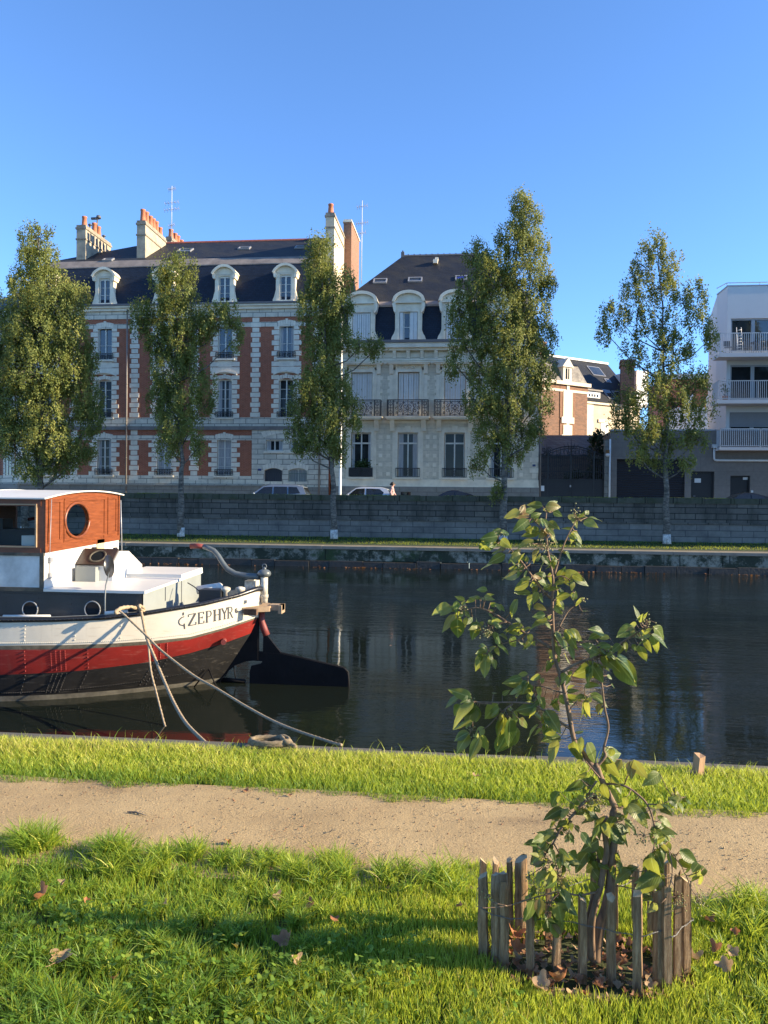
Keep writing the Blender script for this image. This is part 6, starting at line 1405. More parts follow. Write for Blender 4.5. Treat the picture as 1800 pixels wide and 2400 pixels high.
# clear glass so that the wall beyond shows through
m, t, b = newmat('clear_glass'); b.inputs['Base Color'].default_value = (.62,.68,.68,1); b.inputs['Roughness'].default_value = .02; b.inputs['Transmission Weight'].default_value = 1; b.inputs['IOR'].default_value = 1.02; b.inputs['Specular IOR Level'].default_value = .6; MT['clear'] = m
for VS in (VN+.03, VFAR-.03):
    f = MB(); f.poly([(wx0_, VS, wz0), (wx1_, VS, wz0), (wx1_, VS, wz1), (wx0_, VS, wz1)]); f.poly([(wx0_-2.3, VS, wz0), (wx0_-.35, VS, wz0), (wx0_-.35, VS, wz1), (wx0_-2.3, VS, wz1)]); build(f, 'side_window', MT['clear'], bo)
# dashboard and clutter inside
f = MB(); f.box(wx1_-1.6, wx1_-.25, VN+.5, VN+1.0, zwb, wz0+.25, 0); f.box(wx1_-.33, wx1_-.05, VN+.15, VN+.4, wz0-.01, wz0+.16, 1); f.box(wx1_-1.2, wx1_-.9, VN+.55, VN+.85, wz0+.25, wz0+.42, 0); f.tube([(wx1_-1.5, VN+.7, wz0+.2), (wx1_-1.5, VN+.7, wz1-.1)], .012, 6, 0); f.box(wx1_-1.6, wx1_-1.35, VN+.6, VN+.8, wz0+.25, wz0+.5, 0)
build(f, 'dashboard', [MT['iron'], MT['boat_w']], bo)
# end wall, arched top, with round window
def arcz(y): u = (y-VC_)/(VFAR-VC_); return zwt+.085*(1-u*u)+hz(y)
zr1 = arcz(VC_); yA, yB = VN, VFAR; cy, cz, cr = VC_+.02, P(180, 1219, VC_).z, .395
cpt = P(180, 1219, VC_+.05); cy, cz = VC_+.05, (CAM+ray(180,1219)*((xcab-0)/ray(180,1219).x)).z; q_ = CAM+ray(180,1219)*(xcab/ray(180,1219).x); cy = q_.y
top_q = (CAM+ray(180,1181)*(xcab/ray(180,1181).x)).z; cr = abs(top_q-cz)
e = MB(); nA = 40
RY = 1.42
ring_in = [(cy+cr*RY*math.cos(2*math.pi*k/nA), cz+cr*math.sin(2*math.pi*k/nA)) for k in range(nA)]
def outer(a):
    """point on the wall outline in direction a from the round window"""
    dy, dz = math.cos(a), math.sin(a); best = 9
    if dy > 1e-6: best = min(best, (yB-cy)/dy)
    if dy < -1e-6: best = min(best, (yA-cy)/dy)
    if dz < -1e-6: best = min(best, (zwb+hz(cy)-cz)/(dz-.036*dy))
    if dz > 1e-6:
        lo, hi = 0, 5
        for _ in range(40):
            md = (lo+hi)/2
            if cz+dz*md > arcz(cy+dy*md): hi = md
            else: lo = md
        best = min(best, hi)
    return cy+dy*best, cz+dz*best
angs = sorted(set([2*math.pi*k/nA for k in range(nA)]+[math.atan2(z-cz, y-cy) % (2*math.pi) for y, z in ((yA,zwb),(yB,zwb+hz(yB)),(yA,zwt),(yB,zwt+hz(yB)))]))
def ell(a): q_ = 1/math.hypot(math.cos(a)/RY, math.sin(a)); return cy+cr*q_*math.cos(a), cz+cr*q_*math.sin(a)
for k in range(len(angs)):
    a, b_ = angs[k], angs[(k+1) % len(angs)]; i0, i1 = ell(a), ell(b_); o0_, o1_ = outer(a), outer(b_)
    e.poly([(xcab, *i0), (xcab, *o0_), (xcab, *o1_), (xcab, *i1)]); e.poly([(xcab, *i1), (xcab-.05, *i1), (xcab-.05, *i0), (xcab, *i0)])
def strip(y0, y1, z0, z1, t_=.014): e.hexa([(xcab+.0005,y0,z0+hz(y0)),(xcab+t_,y0,z0+hz(y0)),(xcab+t_,y1,z0+hz(y1)),(xcab+.0005,y1,z0+hz(y1)),(xcab+.0005,y0,z1+hz(y0)),(xcab+t_,y0,z1+hz(y0)),(xcab+t_,y1,z1+hz(y1)),(xcab+.0005,y1,z1+hz(y1))])
zt0, zt1 = zwb+.14, zwt-.02
for (y0, y1) in ((yA+.10, yA+.50), (yA+.60, yB-.58), (yB-.48, yB-.10)):
    w2_ = .045; strip(y0, y0+w2_, zt0, zt1); strip(y1-w2_, y1, zt0, zt1); strip(y0+w2_, y1-w2_, zt0, zt0+w2_); strip(y0+w2_, y1-w2_, zt1-w2_, zt1)
strip(yA, yB, zwb, zwb+.09, .02); strip(yA, yA+.05, zwb+.09, zwt-.01, .02); strip(yB-.05, yB, zwb+.09, zwt-.01, .02)
for y in (yA+.60, yB-.62): e.box(xcab+.0005, xcab+.008, y-.012, y+.012, zt0, zt1)
build(e, 'wheelhouse_end', MT['wood'], bo)
f = MB(); f.tube([(xcab+.012, cy+(cr*RY+.02)*math.cos(2*math.pi*k/36), cz+(cr+.02)*math.sin(2*math.pi*k/36)) for k in range(37)], .026, 8); o = build(f, 'round_window', MT['wood'], bo)
f = MB(); f.poly([(xcab-.03, cy+cr*RY*math.cos(2*math.pi*k/nA), cz+cr*math.sin(2*math.pi*k/nA)) for k in range(nA)]); build(f, 'pane', MT['clear'], o)
f = MB(); f.ring((xcab-.75, VC_+.1, zwb+.55), .33, .018, 26, 6, ax='x'); [f.tube([(xcab-.75, VC_+.1, zwb+.55), (xcab-.75, VC_+.1+.33*math.cos(a), zwb+.55+.33*math.sin(a))], .012, 5) for a in (.5,1.5,2.6,3.7,4.7,5.7)]; f.tube([(xcab-.78, VC_+.1, zwb+.55), (xcab-1.1, VC_+.1, zwb+.5)], .03, 8); build(f, 'steering_wheel', MT['rust_red'], bo)
# roof
rf = MB(); nR = 20; ov = .10; xr1 = xcab+.06
for k in range(nR):
    ya, yb = lerp(yA-ov, yB+ov, k/nR), lerp(yA-ov, yB+ov, (k+1)/nR); za, zb_ = arcz(ya)+.005, arcz(yb)+.005
    rf.hexa([(xw0-.1, ya, za), (xr1, ya, za), (xr1, yb, zb_), (xw0-.1, yb, zb_), (xw0-.1, ya, za+.022), (xr1, ya, za+.022), (xr1, yb, zb_+.022), (xw0-.1, yb, zb_+.022)])
for xx in (xcab-1.5, xcab-3.2):
    for k in range(nR):
        ya, yb = lerp(yA-ov, yB+ov, k/nR), lerp(yA-ov, yB+ov, (k+1)/nR); rf.hexa([(xx, ya, arcz(ya)+.026), (xx+.03, ya, arcz(ya)+.026), (xx+.03, yb, arcz(yb)+.026), (xx, yb, arcz(yb)+.026), (xx, ya, arcz(ya)+.034), (xx+.03, ya, arcz(ya)+.034), (xx+.03, yb, arcz(yb)+.034), (xx, yb, arcz(yb)+.034)])
build(rf, 'wheelhouse_roof', MT['boat_w'], bo)
f = MB(); f.tube([(xcab+.05, yA+.12, zwt), (xcab+.05, yA+.06, zct+.2)], .006, 5); f.tube([(xcab+.02, yB+.03, zwt), (xcab+.04, yB+.06, zwb-.2)], .012, 5); f.box(xcab, xcab+.05, yA+.10, yA+.18, zwb-.16, zwb-.08); f.box(xcab, xcab+.04, yA+.10, yA+.17, zct+.16, zct+.25); f.tube([(xcab+.03, yA+.14, zwb-.12), (xcab+.03, yA+.13, zct+.2)], .006, 5); build(f, 'cable', MT['alu'], bo)
f = MB(); f.box(xcab+.003, xcab+.02, VC_+.42, VC_+.70, zwb-.08, zwb+.14); build(f, 'plywood_patch', M('bare_plywood', (.52,.40,.24), .8, .15, 4), bo)
# companion hatch
xk0, xk1 = xcab+.002, xcab+.66; K = lambda px, py: (lambda q: (q.y, q.z))(CAM+ray(px, py)*(xk1/ray(px, py).x))
prf = [K(263.6,1371), K(263.6,1326), K(281,1291.5), K(302,1291.5), K(333,1323), K(333,1360)]; prf[0] = (prf[0][0], zct+.012); prf[-1] = (prf[-1][0], zct+.012)
k_ = MB(); k_.prismx(prf, xk0, xk1); build(k_, 'companion_hatch', MT['boat_w'], bo)
k_ = MB(); (y1, z1), (y2, z2) = prf[1], prf[2]; L_ = math.hypot(y2-y1, z2-z1); ny, nz = -(z2-z1)/L_, (y2-y1)/L_
def sl(u, v, e): return (lerp(xk0+.02, xk1-.02, u), lerp(y1, y2, v)+ny*e, lerp(z1, z2, v)+nz*e)
k_.hexa([sl(0,-.05,.012), sl(1,-.05,.012), sl(1,1.02,.012), sl(0,1.02,.012), sl(0,-.05,.045), sl(1,-.05,.045), sl(1,1.02,.045), sl(0,1.02,.045)])
o = build(k_, 'hatch_lid', M('dark_varnish', (.045,.03,.024), .35, .4, 5, 20, .2), bo)
k_ = MB()
cc = Vector(sl(.52,.48,.05)); ex = Vector((1,0,0)); ey = Vector((0, y2-y1, z2-z1)).normalized(); k_.tube([cc+ex*.135*math.cos(a)+ey*.135*math.sin(a) for a in [2*math.pi*i/24 for i in range(25)]], .016, 6, 0); k_.poly([cc+ex*.125*math.cos(a)+ey*.125*math.sin(a) for a in [2*math.pi*i/24 for i in range(24)]], 1)
build(k_, 'hatch_light', [MT['dirt'], MT['glass']], o)
k_ = MB(); [k_.box(lerp(xk0, xk1, u)-.02, lerp(xk0, xk1, u)+.02, y2-.02, y2+.08, z2+.0, z2+.06) for u in (.25, .85)]; build(k_, 'hinge', MT['iron'], o)
k_ = MB(); k_.box(xk0+.06, xk0+.42, y1-.14, y1-.001, zct+.012, z1-.02); build(k_, 'step_locker', MT['boat_g'], bo)
# mirror on a bent stalk
b0 = P(246, 1440, 11.45); hd = P(255, 1327, 11.75); s_ = MB()
s_.tube([(b0.x, b0.y, zcb+.2), (b0.x, b0.y, b0.z), (P(246,1400,11.5)), (P(248,1372,11.55)), (P(253,1352,11.65)), (hd.x, hd.y+.02, hd.z-.05)], .012, 8)
o = build(s_, 'mirror_stalk', MT['steel_g'], bo)
s_ = MB(); ax_ = Vector((1,.02,.12)); s_.lathe([(.02,-.05),(.12,-.035),(.185,0),(.18,.012),(.01,.014)], hd, 20, axis=ax_)
mo = build(s_, 'round_mirror', MT['rail_k'], bo, smooth=True)
# stern post, tiller, rudder
VS = VC_; xs = P(619, 1400, VS).x
zk, zt_ = P(619, 1344, VS).z, P(617, 1410, VS).z
s_ = MB(); s_.tube([(xs, VS, P(617,1412,VS).z), (xs, VS, zk-.03)], .062, 14); s_.tube([(xs, VS, zk-.42), (xs, VS, zk-.36)], .072, 14); build(s_, 'rudder_stock', MT['post_paint'], bo)
s_ = MB(); s_.ball((xs, VS, zk), .105, 10, sq=(1.15,1.15,.72)); s_.ring((xs, VS, zk+.125), .035, .010, 14, 6); s_.ball((xs, VS, zk+.08), .035, 6); build(s_, 'stock_head', MT['steel_g'], bo, smooth=True)
tl = [(608,1352),(580,1350),(552,1345),(533,1334),(521,1318),(512,1303),(502,1291),(490,1285),(476,1281)]
s_ = MB(); s_.tube([P(x_, y_, VS+.02*i) for i, (x_, y_) in enumerate(tl)], [.055,.05,.048,.046,.045,.044,.043,.042,.040], 10); o = build(s_, 'tiller', MT['steel_g'], bo)
s_ = MB(); s_.tube([P(476,1281,VS+.16), P(462,1279.5,VS+.18), P(447,1280,VS+.2)], [.042,.045,.047], 10); build(s_, 'tiller_grip', MT['rust_red'], o)
s_ = MB(); s_.tube([P(614,1434,VS), P(613,1456,VS), P(618,1471,VS), P(625,1489,VS)], [.05,.055,.06,.06], 10); build(s_, 'lower_stock', MT['rust_red'], bo)
poly = [(588,1527),(604,1527),(618,1529),(660,1531),(707,1542),(806,1565),(813,1572),(817,1583),(817,1640),(800,1640),(586,1640),(586,1575),(590,1560),(612,1555),(616,1549),(588,1547)]
s_ = MB(); pz = [(lambda q: (q.x, q.z))(P(x_, y_, VS)) for x_, y_ in poly]; s_.prism(pz[::-1], VS-.035, VS+.035); s_.prism([(lambda q: (q.x, q.z))(P(x_, y_, VS)) for x_, y_ in ((618,1488),(628,1490),(660,1531),(617,1529))][::-1], VS-.03, VS+.03)
tp = [P(x_, y_, VS) for x_, y_ in ((588,1528),(660,1531),(707,1542),(806,1565),(815,1575),(817,1600),(817,1640))]; s_.tube(tp, .022, 6)
build(s_, 'rudder_blade', MT['rudder_k'], bo)
# dead wood and stern post under the counter
s_ = MB(); poly = [(560,1470),(606,1447),(606,1546),(578,1549),(553,1558),(535,1573),(520,1592),(516,1625),(420,1640),(470,1580),(520,1520)]
s_.prism([(lambda q: (q.x, q.z))(P(x_, y_, VS)) for x_, y_ in poly][::-1], VS-.05, VS+.05)
s_.tube([P(520,1594,VS), P(575,1596,VS)], [.05,.03], 8); s_.tube([P(547,1556,VS), P(552,1590,VS-.1)], .012, 6)
build(s_, 'stern_post', MT['rudder_k'], bo)
s_ = MB(); a = P(489, 1568, 12.6); [s_.tube([a, P(x_, y_, 12.55)], .014, 6) for x_, y_ in ((455,1610),(508,1612))]; build(s_, 'shaft_bracket', MT['rudder_k'], bo)
# wooden step with toothed quadrant at the stern
s_ = MB(); za, zb_ = P(620,1418,VS).z, P(620,1430,VS).z; x0, x1 = P(572,1420,VS-.3).x, P(664,1420,VS).x
s_.hexa([(x0, VS-.40, zb_), (x1-.2, VS-.16, zb_), (x1-.2, VS+.16, zb_), (x0, VS+.55, zb_), (x0, VS-.40, za), (x1-.2, VS-.16, za), (x1-.2, VS+.16, za), (x0, VS+.55, za)]); s_.box(x1-.22, x1, VS-.08, VS+.1, zb_+.01, za+.02); s_.box(x1-.06, x1-.0, VS-.13, VS+.13, zb_-.04, za+.02)
o = build(s_, 'stern_step', MT['grey_wood'], bo)
s_ = MB()
for k in range(11): xx = lerp(P(575,1440,12.6).x, P(601,1436,12.6).x, k/10); s_.box(xx-.013, xx+.013, 12.55, 12.64, P(585,1441,12.6).z, P(585,1427,12.6).z)
build(s_, 'toothed_quadrant', M('rusty_cast_iron', (.14,.08,.045), .8, .5, 8, 20, .4), bo)
# deck gear at the stern
s_ = MB(); q = P(549,1394,12.75)
for dx in (-.14, .10): s_.lathe([(.05,0),(.045,.12),(.08,.16),(.08,.20),(.03,.22)], (q.x+dx, 12.75+dx*.2, q.z-.08), 12)
s_.box(q.x-.32, q.x+.26, 12.62, 12.86, q.z-.12, q.z-.07); build(s_, 'bollard', MT['post_paint'], bo)
s_ = MB(); q = P(590,1376,VC_+.25); s_.box(q.x-.10, q.x+.10, VC_+.15, VC_+.40, q.z-.20, q.z+.12); s_.box(q.x-.06, q.x+.06, VC_+.19, VC_+.36, q.z+.12, q.z+.17); build(s_, 'stern_light_box', MT['post_paint'], bo)
s_ = MB(); q0, q1 = P(463,1383,13.1), P(513,1376,13.1); s_.tube([q0, q1], .075, 12); s_.ball(q1, .078, 8); build(s_, 'air_bottle', MT['boat_w'], bo, smooth=True)
s_ = MB(); q = P(500,1398,12.7); s_.box(q.x-.22, q.x+.16, 12.6, 12.9, q.z-.15, q.z+.12); s_.tube([P(440,1366,xcE and 12.9), P(455,1375,12.8), P(472,1390,12.7), P(490,1392,12.65)], .010, 5); build(s_, 'battery_box', MT['iron'], bo)
s_ = MB(); q = hull_at('rs','rd', .905, .75); s_.tube([q+Vector((.02,.06,0)), q+Vector((.06,-.10,-.01))], .045, 10); build(s_, 'exhaust_stub', MT['rust_red'], bo)
# name on the quarter: strokes laid on the hull skin
GL = {'Z': [([(.05,1),(.95,1)],.07),([(.9,1),(.08,0)],.17),([(.05,0),(.98,0)],.07),([(.05,1),(.05,.78)],.06),([(.97,0),(.97,.24)],.06)],
 'E': [([(.2,1),(.2,0)],.18),([(.02,1),(.9,1)],.06),([(.02,0),(.95,0)],.06),([(.2,.52),(.7,.52)],.06),([(.9,1),(.9,.80)],.06),([(.95,0),(.95,.22)],.06),([(.7,.62),(.7,.42)],.05)],
 'P': [([(.2,1),(.2,0)],.18),([(.02,0),(.42,0)],.06),([(.02,1),(.5,1),(.72,.96),(.84,.86),(.87,.75),(.84,.62),(.72,.52),(.5,.48),(.28,.48)],.10)],
 'H': [([(.18,1),(.18,0)],.18),([(.82,1),(.82,0)],.18),([(.18,.52),(.82,.52)],.06),([(.0,0),(.36,0)],.05),([(.0,1),(.36,1)],.05),([(.64,0),(1,0)],.05),([(.64,1),(1,1)],.05)],
 'Y': [([(.08,1),(.5,.46)],.17),([(.92,1),(.5,.46)],.08),([(.5,.48),(.5,0)],.17),([(.32,0),(.68,0)],.05),([(0,1),(.26,1)],.05),([(.76,1),(1,1)],.05)],
 'R': [([(.2,1),(.2,0)],.18),([(.02,0),(.40,0)],.06),([(.02,1),(.5,1),(.72,.96),(.82,.86),(.84,.76),(.80,.62),(.68,.54),(.28,.52)],.09),([(.5,.53),(.85,.06),(1.0,0)],.15)]}
def px_to_s(px):
    lo, hi = 0.0, 1.0
    for _ in range(40):
        md = (lo+hi)/2
        if proj(hull_at('rb','wb', md, .5))[0] < px: lo = md
        else: hi = md
    return lo
def hull_pxy(px, py, off=.006):
    s = px_to_s(px)
    for _ in range(3):
        ya, yb = proj(hull_at('rb','wb', s, 0))[1], proj(hull_at('rb','wb', s, 1))[1]; r = (py-ya)/(yb-ya); dx = px-proj(hull_at('rb','wb', s, r))[0]; s = min(.999, max(0, s+dx*.0012))
    return hull_at('rb','wb', s, r)+hull_n('rb','wb', s, r)*off
tx = MB()
def stroke(pts, wd):
    """ribbon in pixel units, cut fine so that it bends with the plating"""
    fine = []
    for a, b_ in zip(pts[:-1], pts[1:]):
        n = max(2, int(math.hypot(b_[0]-a[0], b_[1]-a[1])/2.5)); fine += [(lerp(a[0],b_[0],i/n), lerp(a[1],b_[1],i/n)) for i in range(n)]
    fine.append(pts[-1]); L, Rr = [], []
    for i, p in enumerate(fine):
        q0, q1 = fine[max(0,i-1)], fine[min(len(fine)-1,i+1)]; dx, dy = q1[0]-q0[0], q1[1]-q0[1]; l_ = math.hypot(dx,dy) or 1; nx, ny_ = -dy/l_*wd/2, dx/l_*wd/2
        L.append(hull_pxy(p[0]+nx, p[1]+ny_)); Rr.append(hull_pxy(p[0]-nx, p[1]-ny_))
    b0_ = len(tx.v); tx.v += [tuple(p) for p in L]+[tuple(p) for p in Rr]; n = len(L)
    for i in range(n-1): tx.face((b0_+i, b0_+i+1, b0_+n+i+1, b0_+n+i))
tops = [(441,1440.5),(549,1421)]; bots = [(441,1466.5),(549,1446.5)]
cells = [('Z',441,460),('E',463.5,479),('P',482,497),('H',500,518.5),('Y',519.5,533.5),('R',532.5,546)]
for ch, xa, xb in cells:
    for pts, wd in GL[ch]:
        pp_ = []
        for u, v in pts:
            x_ = lerp(xa, xb, u); yt_ = interp(x_, tops); yb_ = interp(x_, bots); pp_.append((x_, lerp(yb_, yt_, v)))
        stroke(pp_, max(1.7, wd*(xb-xa)*1.2))
stroke([(554.5+2.6*math.cos(a), 1431+4.5*math.sin(a)) for a in [i*.5 for i in range(11)]], 3.0); stroke([(553.5,1431),(556,1431)], 2.5)
stroke([(432,1445),(426,1447),(420,1453),(419,1459),(422,1464),(430,1466),(433,1468)], 2.2); stroke([(430,1435),(429.5,1442)], 3); stroke([(432,1461),(433,1474)], 2.6)
build(tx, 'ship_name', M('dark_grey_lettering', (.05,.05,.055), .6, .2, bst=0), hull)

# ropes
MT['rope'] = M('hemp_rope', (.34,.26,.165), .95, .3, 30, 120, .5)
def sagged(pts, n=8):
    """smooth curve through points (Catmull-Rom)"""
    out = []; q = [Vector(p) for p in pts]; q = [q[0]*2-q[1]]+q+[q[-1]*2-q[-2]]
    for i in range(1, len(q)-2):
        for k in range(n):
            u = k/n; a, b_, c_, d_ = q[i-1], q[i], q[i+1], q[i+2]
            out.append(.5*((2*b_)+(c_-a)*u+(2*a-5*b_+4*c_-d_)*u*u+(3*b_-a-3*c_+d_)*u**3))
    out.append(q[-2]); return out
def rope(label, pix, V0, V1, rad, ease=1.0, endz=None):
    n = len(pix); L = [0]
    for a, b_ in zip(pix[:-1], pix[1:]): L.append(L[-1]+math.hypot(b_[0]-a[0], b_[1]-a[1]))
    pts = [P(p[0], p[1], lerp(V0, V1, (l/L[-1])**ease)) for p, l in zip(pix, L)]
    g = MB(); sp = sagged(pts, 24); 
    fine = []
    for a, b_ in zip(sp[:-1], sp[1:]):
        m_ = max(1, int((b_-a).length/.012)); fine += [a.lerp(b_, i/m_) for i in range(m_)]
    fine.append(sp[-1]); g.tube(fine, rad, 9, strands=3, twist=75.0, amp=.14)
    return build(g, 'mooring_rope', MT['rope'], loc=pts[-1], label=label, cat='rope', group='mooring ropes of the barge', smooth=True)
rope('long thin mooring rope slanting right from the barge rail to the grass bank', [(276,1430),(291,1441),(343,1490),(354,1501),(383,1529),(452,1582),(508,1614),(586,1661),(665,1701),(774,1739),(800,1746)], 11.25, 7.85, .016, 1.25)
rope('thick pale mooring rope sagging steeply from the barge rail to the stone edging', [(326,1418),(329,1430),(332.5,1441),(343.5,1494),(361,1538),(383,1592),(408,1648),(436,1695),(477,1737),(484,1742)], 11.5, 7.86, .021, 1.5)
rope('rope end hanging from the barge rail straight down into the water', [(324,1420),(334,1452),(346,1503),(348,1516),(354,1573),(367,1626),(384,1692),(388,1704)], 11.5, 10.3, .014, 1.6)
g = MB(); a = P(276,1430,11.25); g.tube(sagged([P(320,1425,11.7), P(300,1423,11.5), P(283,1426,11.3), P(272,1434,11.2), P(275,1440,11.2)], 30), .030, 9, strands=3, twist=60., amp=.14); g.tube(sagged([P(326,1418,11.5), P(336,1424,11.6), P(338,1432,11.6), P(330,1428,11.45)], 30), .022, 9, strands=3, twist=60., amp=.14)
build(g, 'rope_loop', MT['rope'], bo, smooth=True)
g = MB(); pts = []
for k in range(75):
    a = k/75*2*math.pi*2.2; c_ = G(632, 1742, .05); pts.append((c_.x+.19*math.cos(a)*(1.15-.002*k), c_.y+.02+.12*math.sin(a), .045+.014*(k/25)))
pts += [G(668,1738,.09), G(682,1744,.07), G(693,1752,.05)]
g.tube(sagged(pts, 6), .024, 9, strands=3, twist=60., amp=.16); build(g, 'rope_coil', M('weathered_rope', (.20,.155,.095), .95, .35, 30, 120, .5), loc=G(632,1745,0), label='short coil of thick rope lying on the stone edging below the rudder', cat='rope', smooth=True)
# ------------------------------------------------------------------ grass
GR = [(0.0,(0.040,0.075,0.014)),(0.35,(0.105,0.21,0.026)),(0.65,(0.30,0.37,0.042)),(0.9,(0.52,0.50,0.09)),(1.0,(0.42,0.33,0.14))]
MT['grass'] = leafM('grass_blade', GR, 0.42, 0.5, tc=(0.66,0.74,0.07))
def blades(name, pos, h, wd, lean, tint, label=None, seg=3):
    n = len(pos); rg = RNG
    az = rg.random(n)*2*math.pi; la = rg.random(n)*2*math.pi
    wv = np.stack([np.cos(az), np.sin(az), np.zeros(n)],1)*wd[:,None]*.5
    lv = np.stack([np.cos(la), np.sin(la), np.zeros(n)],1)*(lean*h)[:,None]
    up = np.array([0,0,1.0])*h[:,None]
    rows = []
    for k in range(seg):
        u = k/seg; c = pos+up*(u-.25*(lean[:,None])*u*u)+lv*u*u; s = 1-.55*u**1.5
        rows.append(c-wv*s); rows.append(c+wv*s)
    tip = pos+up*(1-.25*lean[:,None])+lv; rows.append(tip)
    m_ = 2*seg+1; v = np.stack(rows,1).reshape(-1,3); b_ = np.arange(n)*m_
    q = np.concatenate([np.stack([b_+2*k, b_+2*k+1, b_+2*k+3, b_+2*k+2],1) for k in range(seg-1)]) if seg > 1 else None
    t3 = np.stack([b_+2*seg-2, b_+2*seg-1, b_+2*seg],1); tt = np.repeat(tint, m_)
    return build_arrays(name, v, t3, q, MT['grass'], tint=np.stack([tt,tt,tt,tt*0+1],1), label=label, cat='grass', kind='stuff')
def fbm(x, y, s, seed):
    r_ = np.random.default_rng(seed); o = np.zeros_like(x)
    for k in range(5):
        a = r_.random()*6.28; f_ = s*(1.0+.6*k); ph = r_.random()*6.28; o += np.sin((x*np.cos(a)+y*np.sin(a))*f_+ph)/(1+.4*k)
    return o/3
# strip between the path and the canal
b0s = G(1636, 1815, 0)
n = 95000; x = RNG.uniform(-9, 8.5, n); y = RNG.uniform(6.42, 7.70, n)
edge = 6.50+.05*np.sin(x*2.1)+.05*np.sin(x*5.3+1)+.03*np.sin(x*13); ok_ = y > edge+RNG.random(n)*.06; ok_ &= ~((fbm(x,y,4,5) > .62) & (x > 4)); ok_ &= (x-b0s.x)**2+(y-b0s.y)**2 > .10**2; x, y = x[ok_], y[ok_]
front = np.clip((y-edge[ok_])/.45, 0, 1)
pt_ = fbm(x, y, 3.2, 2)
h = (.035+.05*RNG.random(len(x)))*(.75+.45*front)*(1+.35*pt_)*np.clip((7.76-y)/.25,.40,1); wd = .007+.006*RNG.random(len(x))*front
tint = np.clip(.14+.60*front+.20*pt_*front+RNG.normal(0,.14,len(x)), 0, .97)
blades('short_grass', np.stack([x,y,np.full(len(x),-.03)],1), h+.03, wd, .25+.4*RNG.random(len(x)), tint, 'bright short grass strip between the sandy path and the stone edging', 2)
n = 420; x = RNG.uniform(-9,8,n); y = RNG.normal(7.66,.05,n); blades('edge_grass', np.stack([x,y,np.zeros(n)],1), .06+.12*RNG.random(n)**2, np.full(n,.006), .3+.5*RNG.random(n), np.clip(RNG.normal(.6,.12,n),0,1), 'longer wisps of grass leaning over the stone edging', 3)
# foreground
def edge_fg(x): return 5.28-.07*x+.05*np.sin(x*3.1)+.06*np.sin(x*6.7+1)+.03*np.sin(x*15)
n = 110000; x = RNG.uniform(-4.2,4.2,n); y = 2.7+RNG.random(n)*2.7
fx, fy = [], []
pxs = 900+FPX*((x*math.cos(YAW)+y*math.sin(YAW))/(-x*math.sin(YAW)+y*math.cos(YAW)))
lush = np.clip((940-pxs)/260, 0, 1)*.85                                         # lush on the left, mown on the right
lush = np.maximum(lush, np.clip((y-4.85)/.25,0,1)*np.clip((1150-pxs)/100,0,1)); lush = np.maximum(lush, np.clip((3.72-y)/.25,0,1)*.6); lush = np.maximum(lush, np.clip((pxs-1640)/90,0,1)*.6)
ringc = G(1372, 2262, 0)
din = ((x-ringc.x)/.60)**2+((y-ringc.y)/.36)**2
inside = din < 1.0
keep = (y < edge_fg(x)+RNG.normal(0,.03,n)) & (din > .36+.5*RNG.random(n))
tall = keep & (RNG.random(n) < lush); short = keep & (~tall | (RNG.random(n) < .35))
# tall blades gathered in tussocks
tx_, ty_ = x[tall], y[tall]; m_ = len(tx_)
nt_ = 460; tcx = RNG.uniform(-4,4,nt_); tcy = 2.8+RNG.random(nt_)*2.45
ix = RNG.integers(0, nt_, m_)
d2 = (tx_[:,None]-tcx[None,:])**2+(ty_[:,None]-tcy[None,:])**2; ix = d2.argmin(1)
pl_ = .35+.3*(tcy[ix]*9.1%1); gx = tx_*(1-pl_)+tcx[ix]*pl_; gy = ty_*(1-pl_)+tcy[ix]*pl_
hgt_ = (.05+.095*RNG.random(m_))*(1+.40*fbm(tcx[ix],tcy[ix],2.2,8)); hgt_ *= np.where(gy > edge_fg(gx)-.45, 1.55, 1.0)*np.where(gy < 3.75, 1.15, 1)
ti = np.clip(.40+.13*fbm(gx,gy,2.6,4)+.10*(tcx[ix]*7.3%1)+RNG.normal(0,.11,m_)+.06*(gy-4)-.04-.10*((gx < -.1)&(gy < 4.5)), .02, .86)+(RNG.random(m_) < .035)*.4  # lower left blades tinted darker: shade put into their colour
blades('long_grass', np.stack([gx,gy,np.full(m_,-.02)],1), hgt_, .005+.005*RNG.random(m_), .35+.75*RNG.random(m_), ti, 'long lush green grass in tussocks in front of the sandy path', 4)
sx_, sy_ = x[short], y[short]; reps = 2
sx_ = np.concatenate([sx_+RNG.normal(0,.012,len(sx_)) for k in range(reps)]); sy_ = np.concatenate([sy_+RNG.normal(0,.012,len(sy_)) for k in range(reps)])
pat = fbm(sx_, sy_, 6, 6); k_ = (pat > -.62-.3*np.tile(lush[short],2)-.6*RNG.random(len(pat))) & (((sx_-ringc.x)/.60)**2+((sy_-ringc.y)/.36)**2 > .42+.5*RNG.random(len(sx_))); sx_, sy_, pat = sx_[k_], sy_[k_], pat[k_]; m_ = len(sx_)
blades('mown_grass', np.stack([sx_,sy_,np.full(m_,-.02)],1), (.035+.045*RNG.random(m_))*(1+.3*pat)+.015, .005+.004*RNG.random(m_), .12+.3*RNG.random(m_), np.clip(.63-.26*np.tile(lush[short],2)[k_]+.16*pat+RNG.normal(0,.13,m_)+(RNG.random(m_) < .06)*.35,0,1), 'yellowish mown grass around the wooden tree guard', 2)
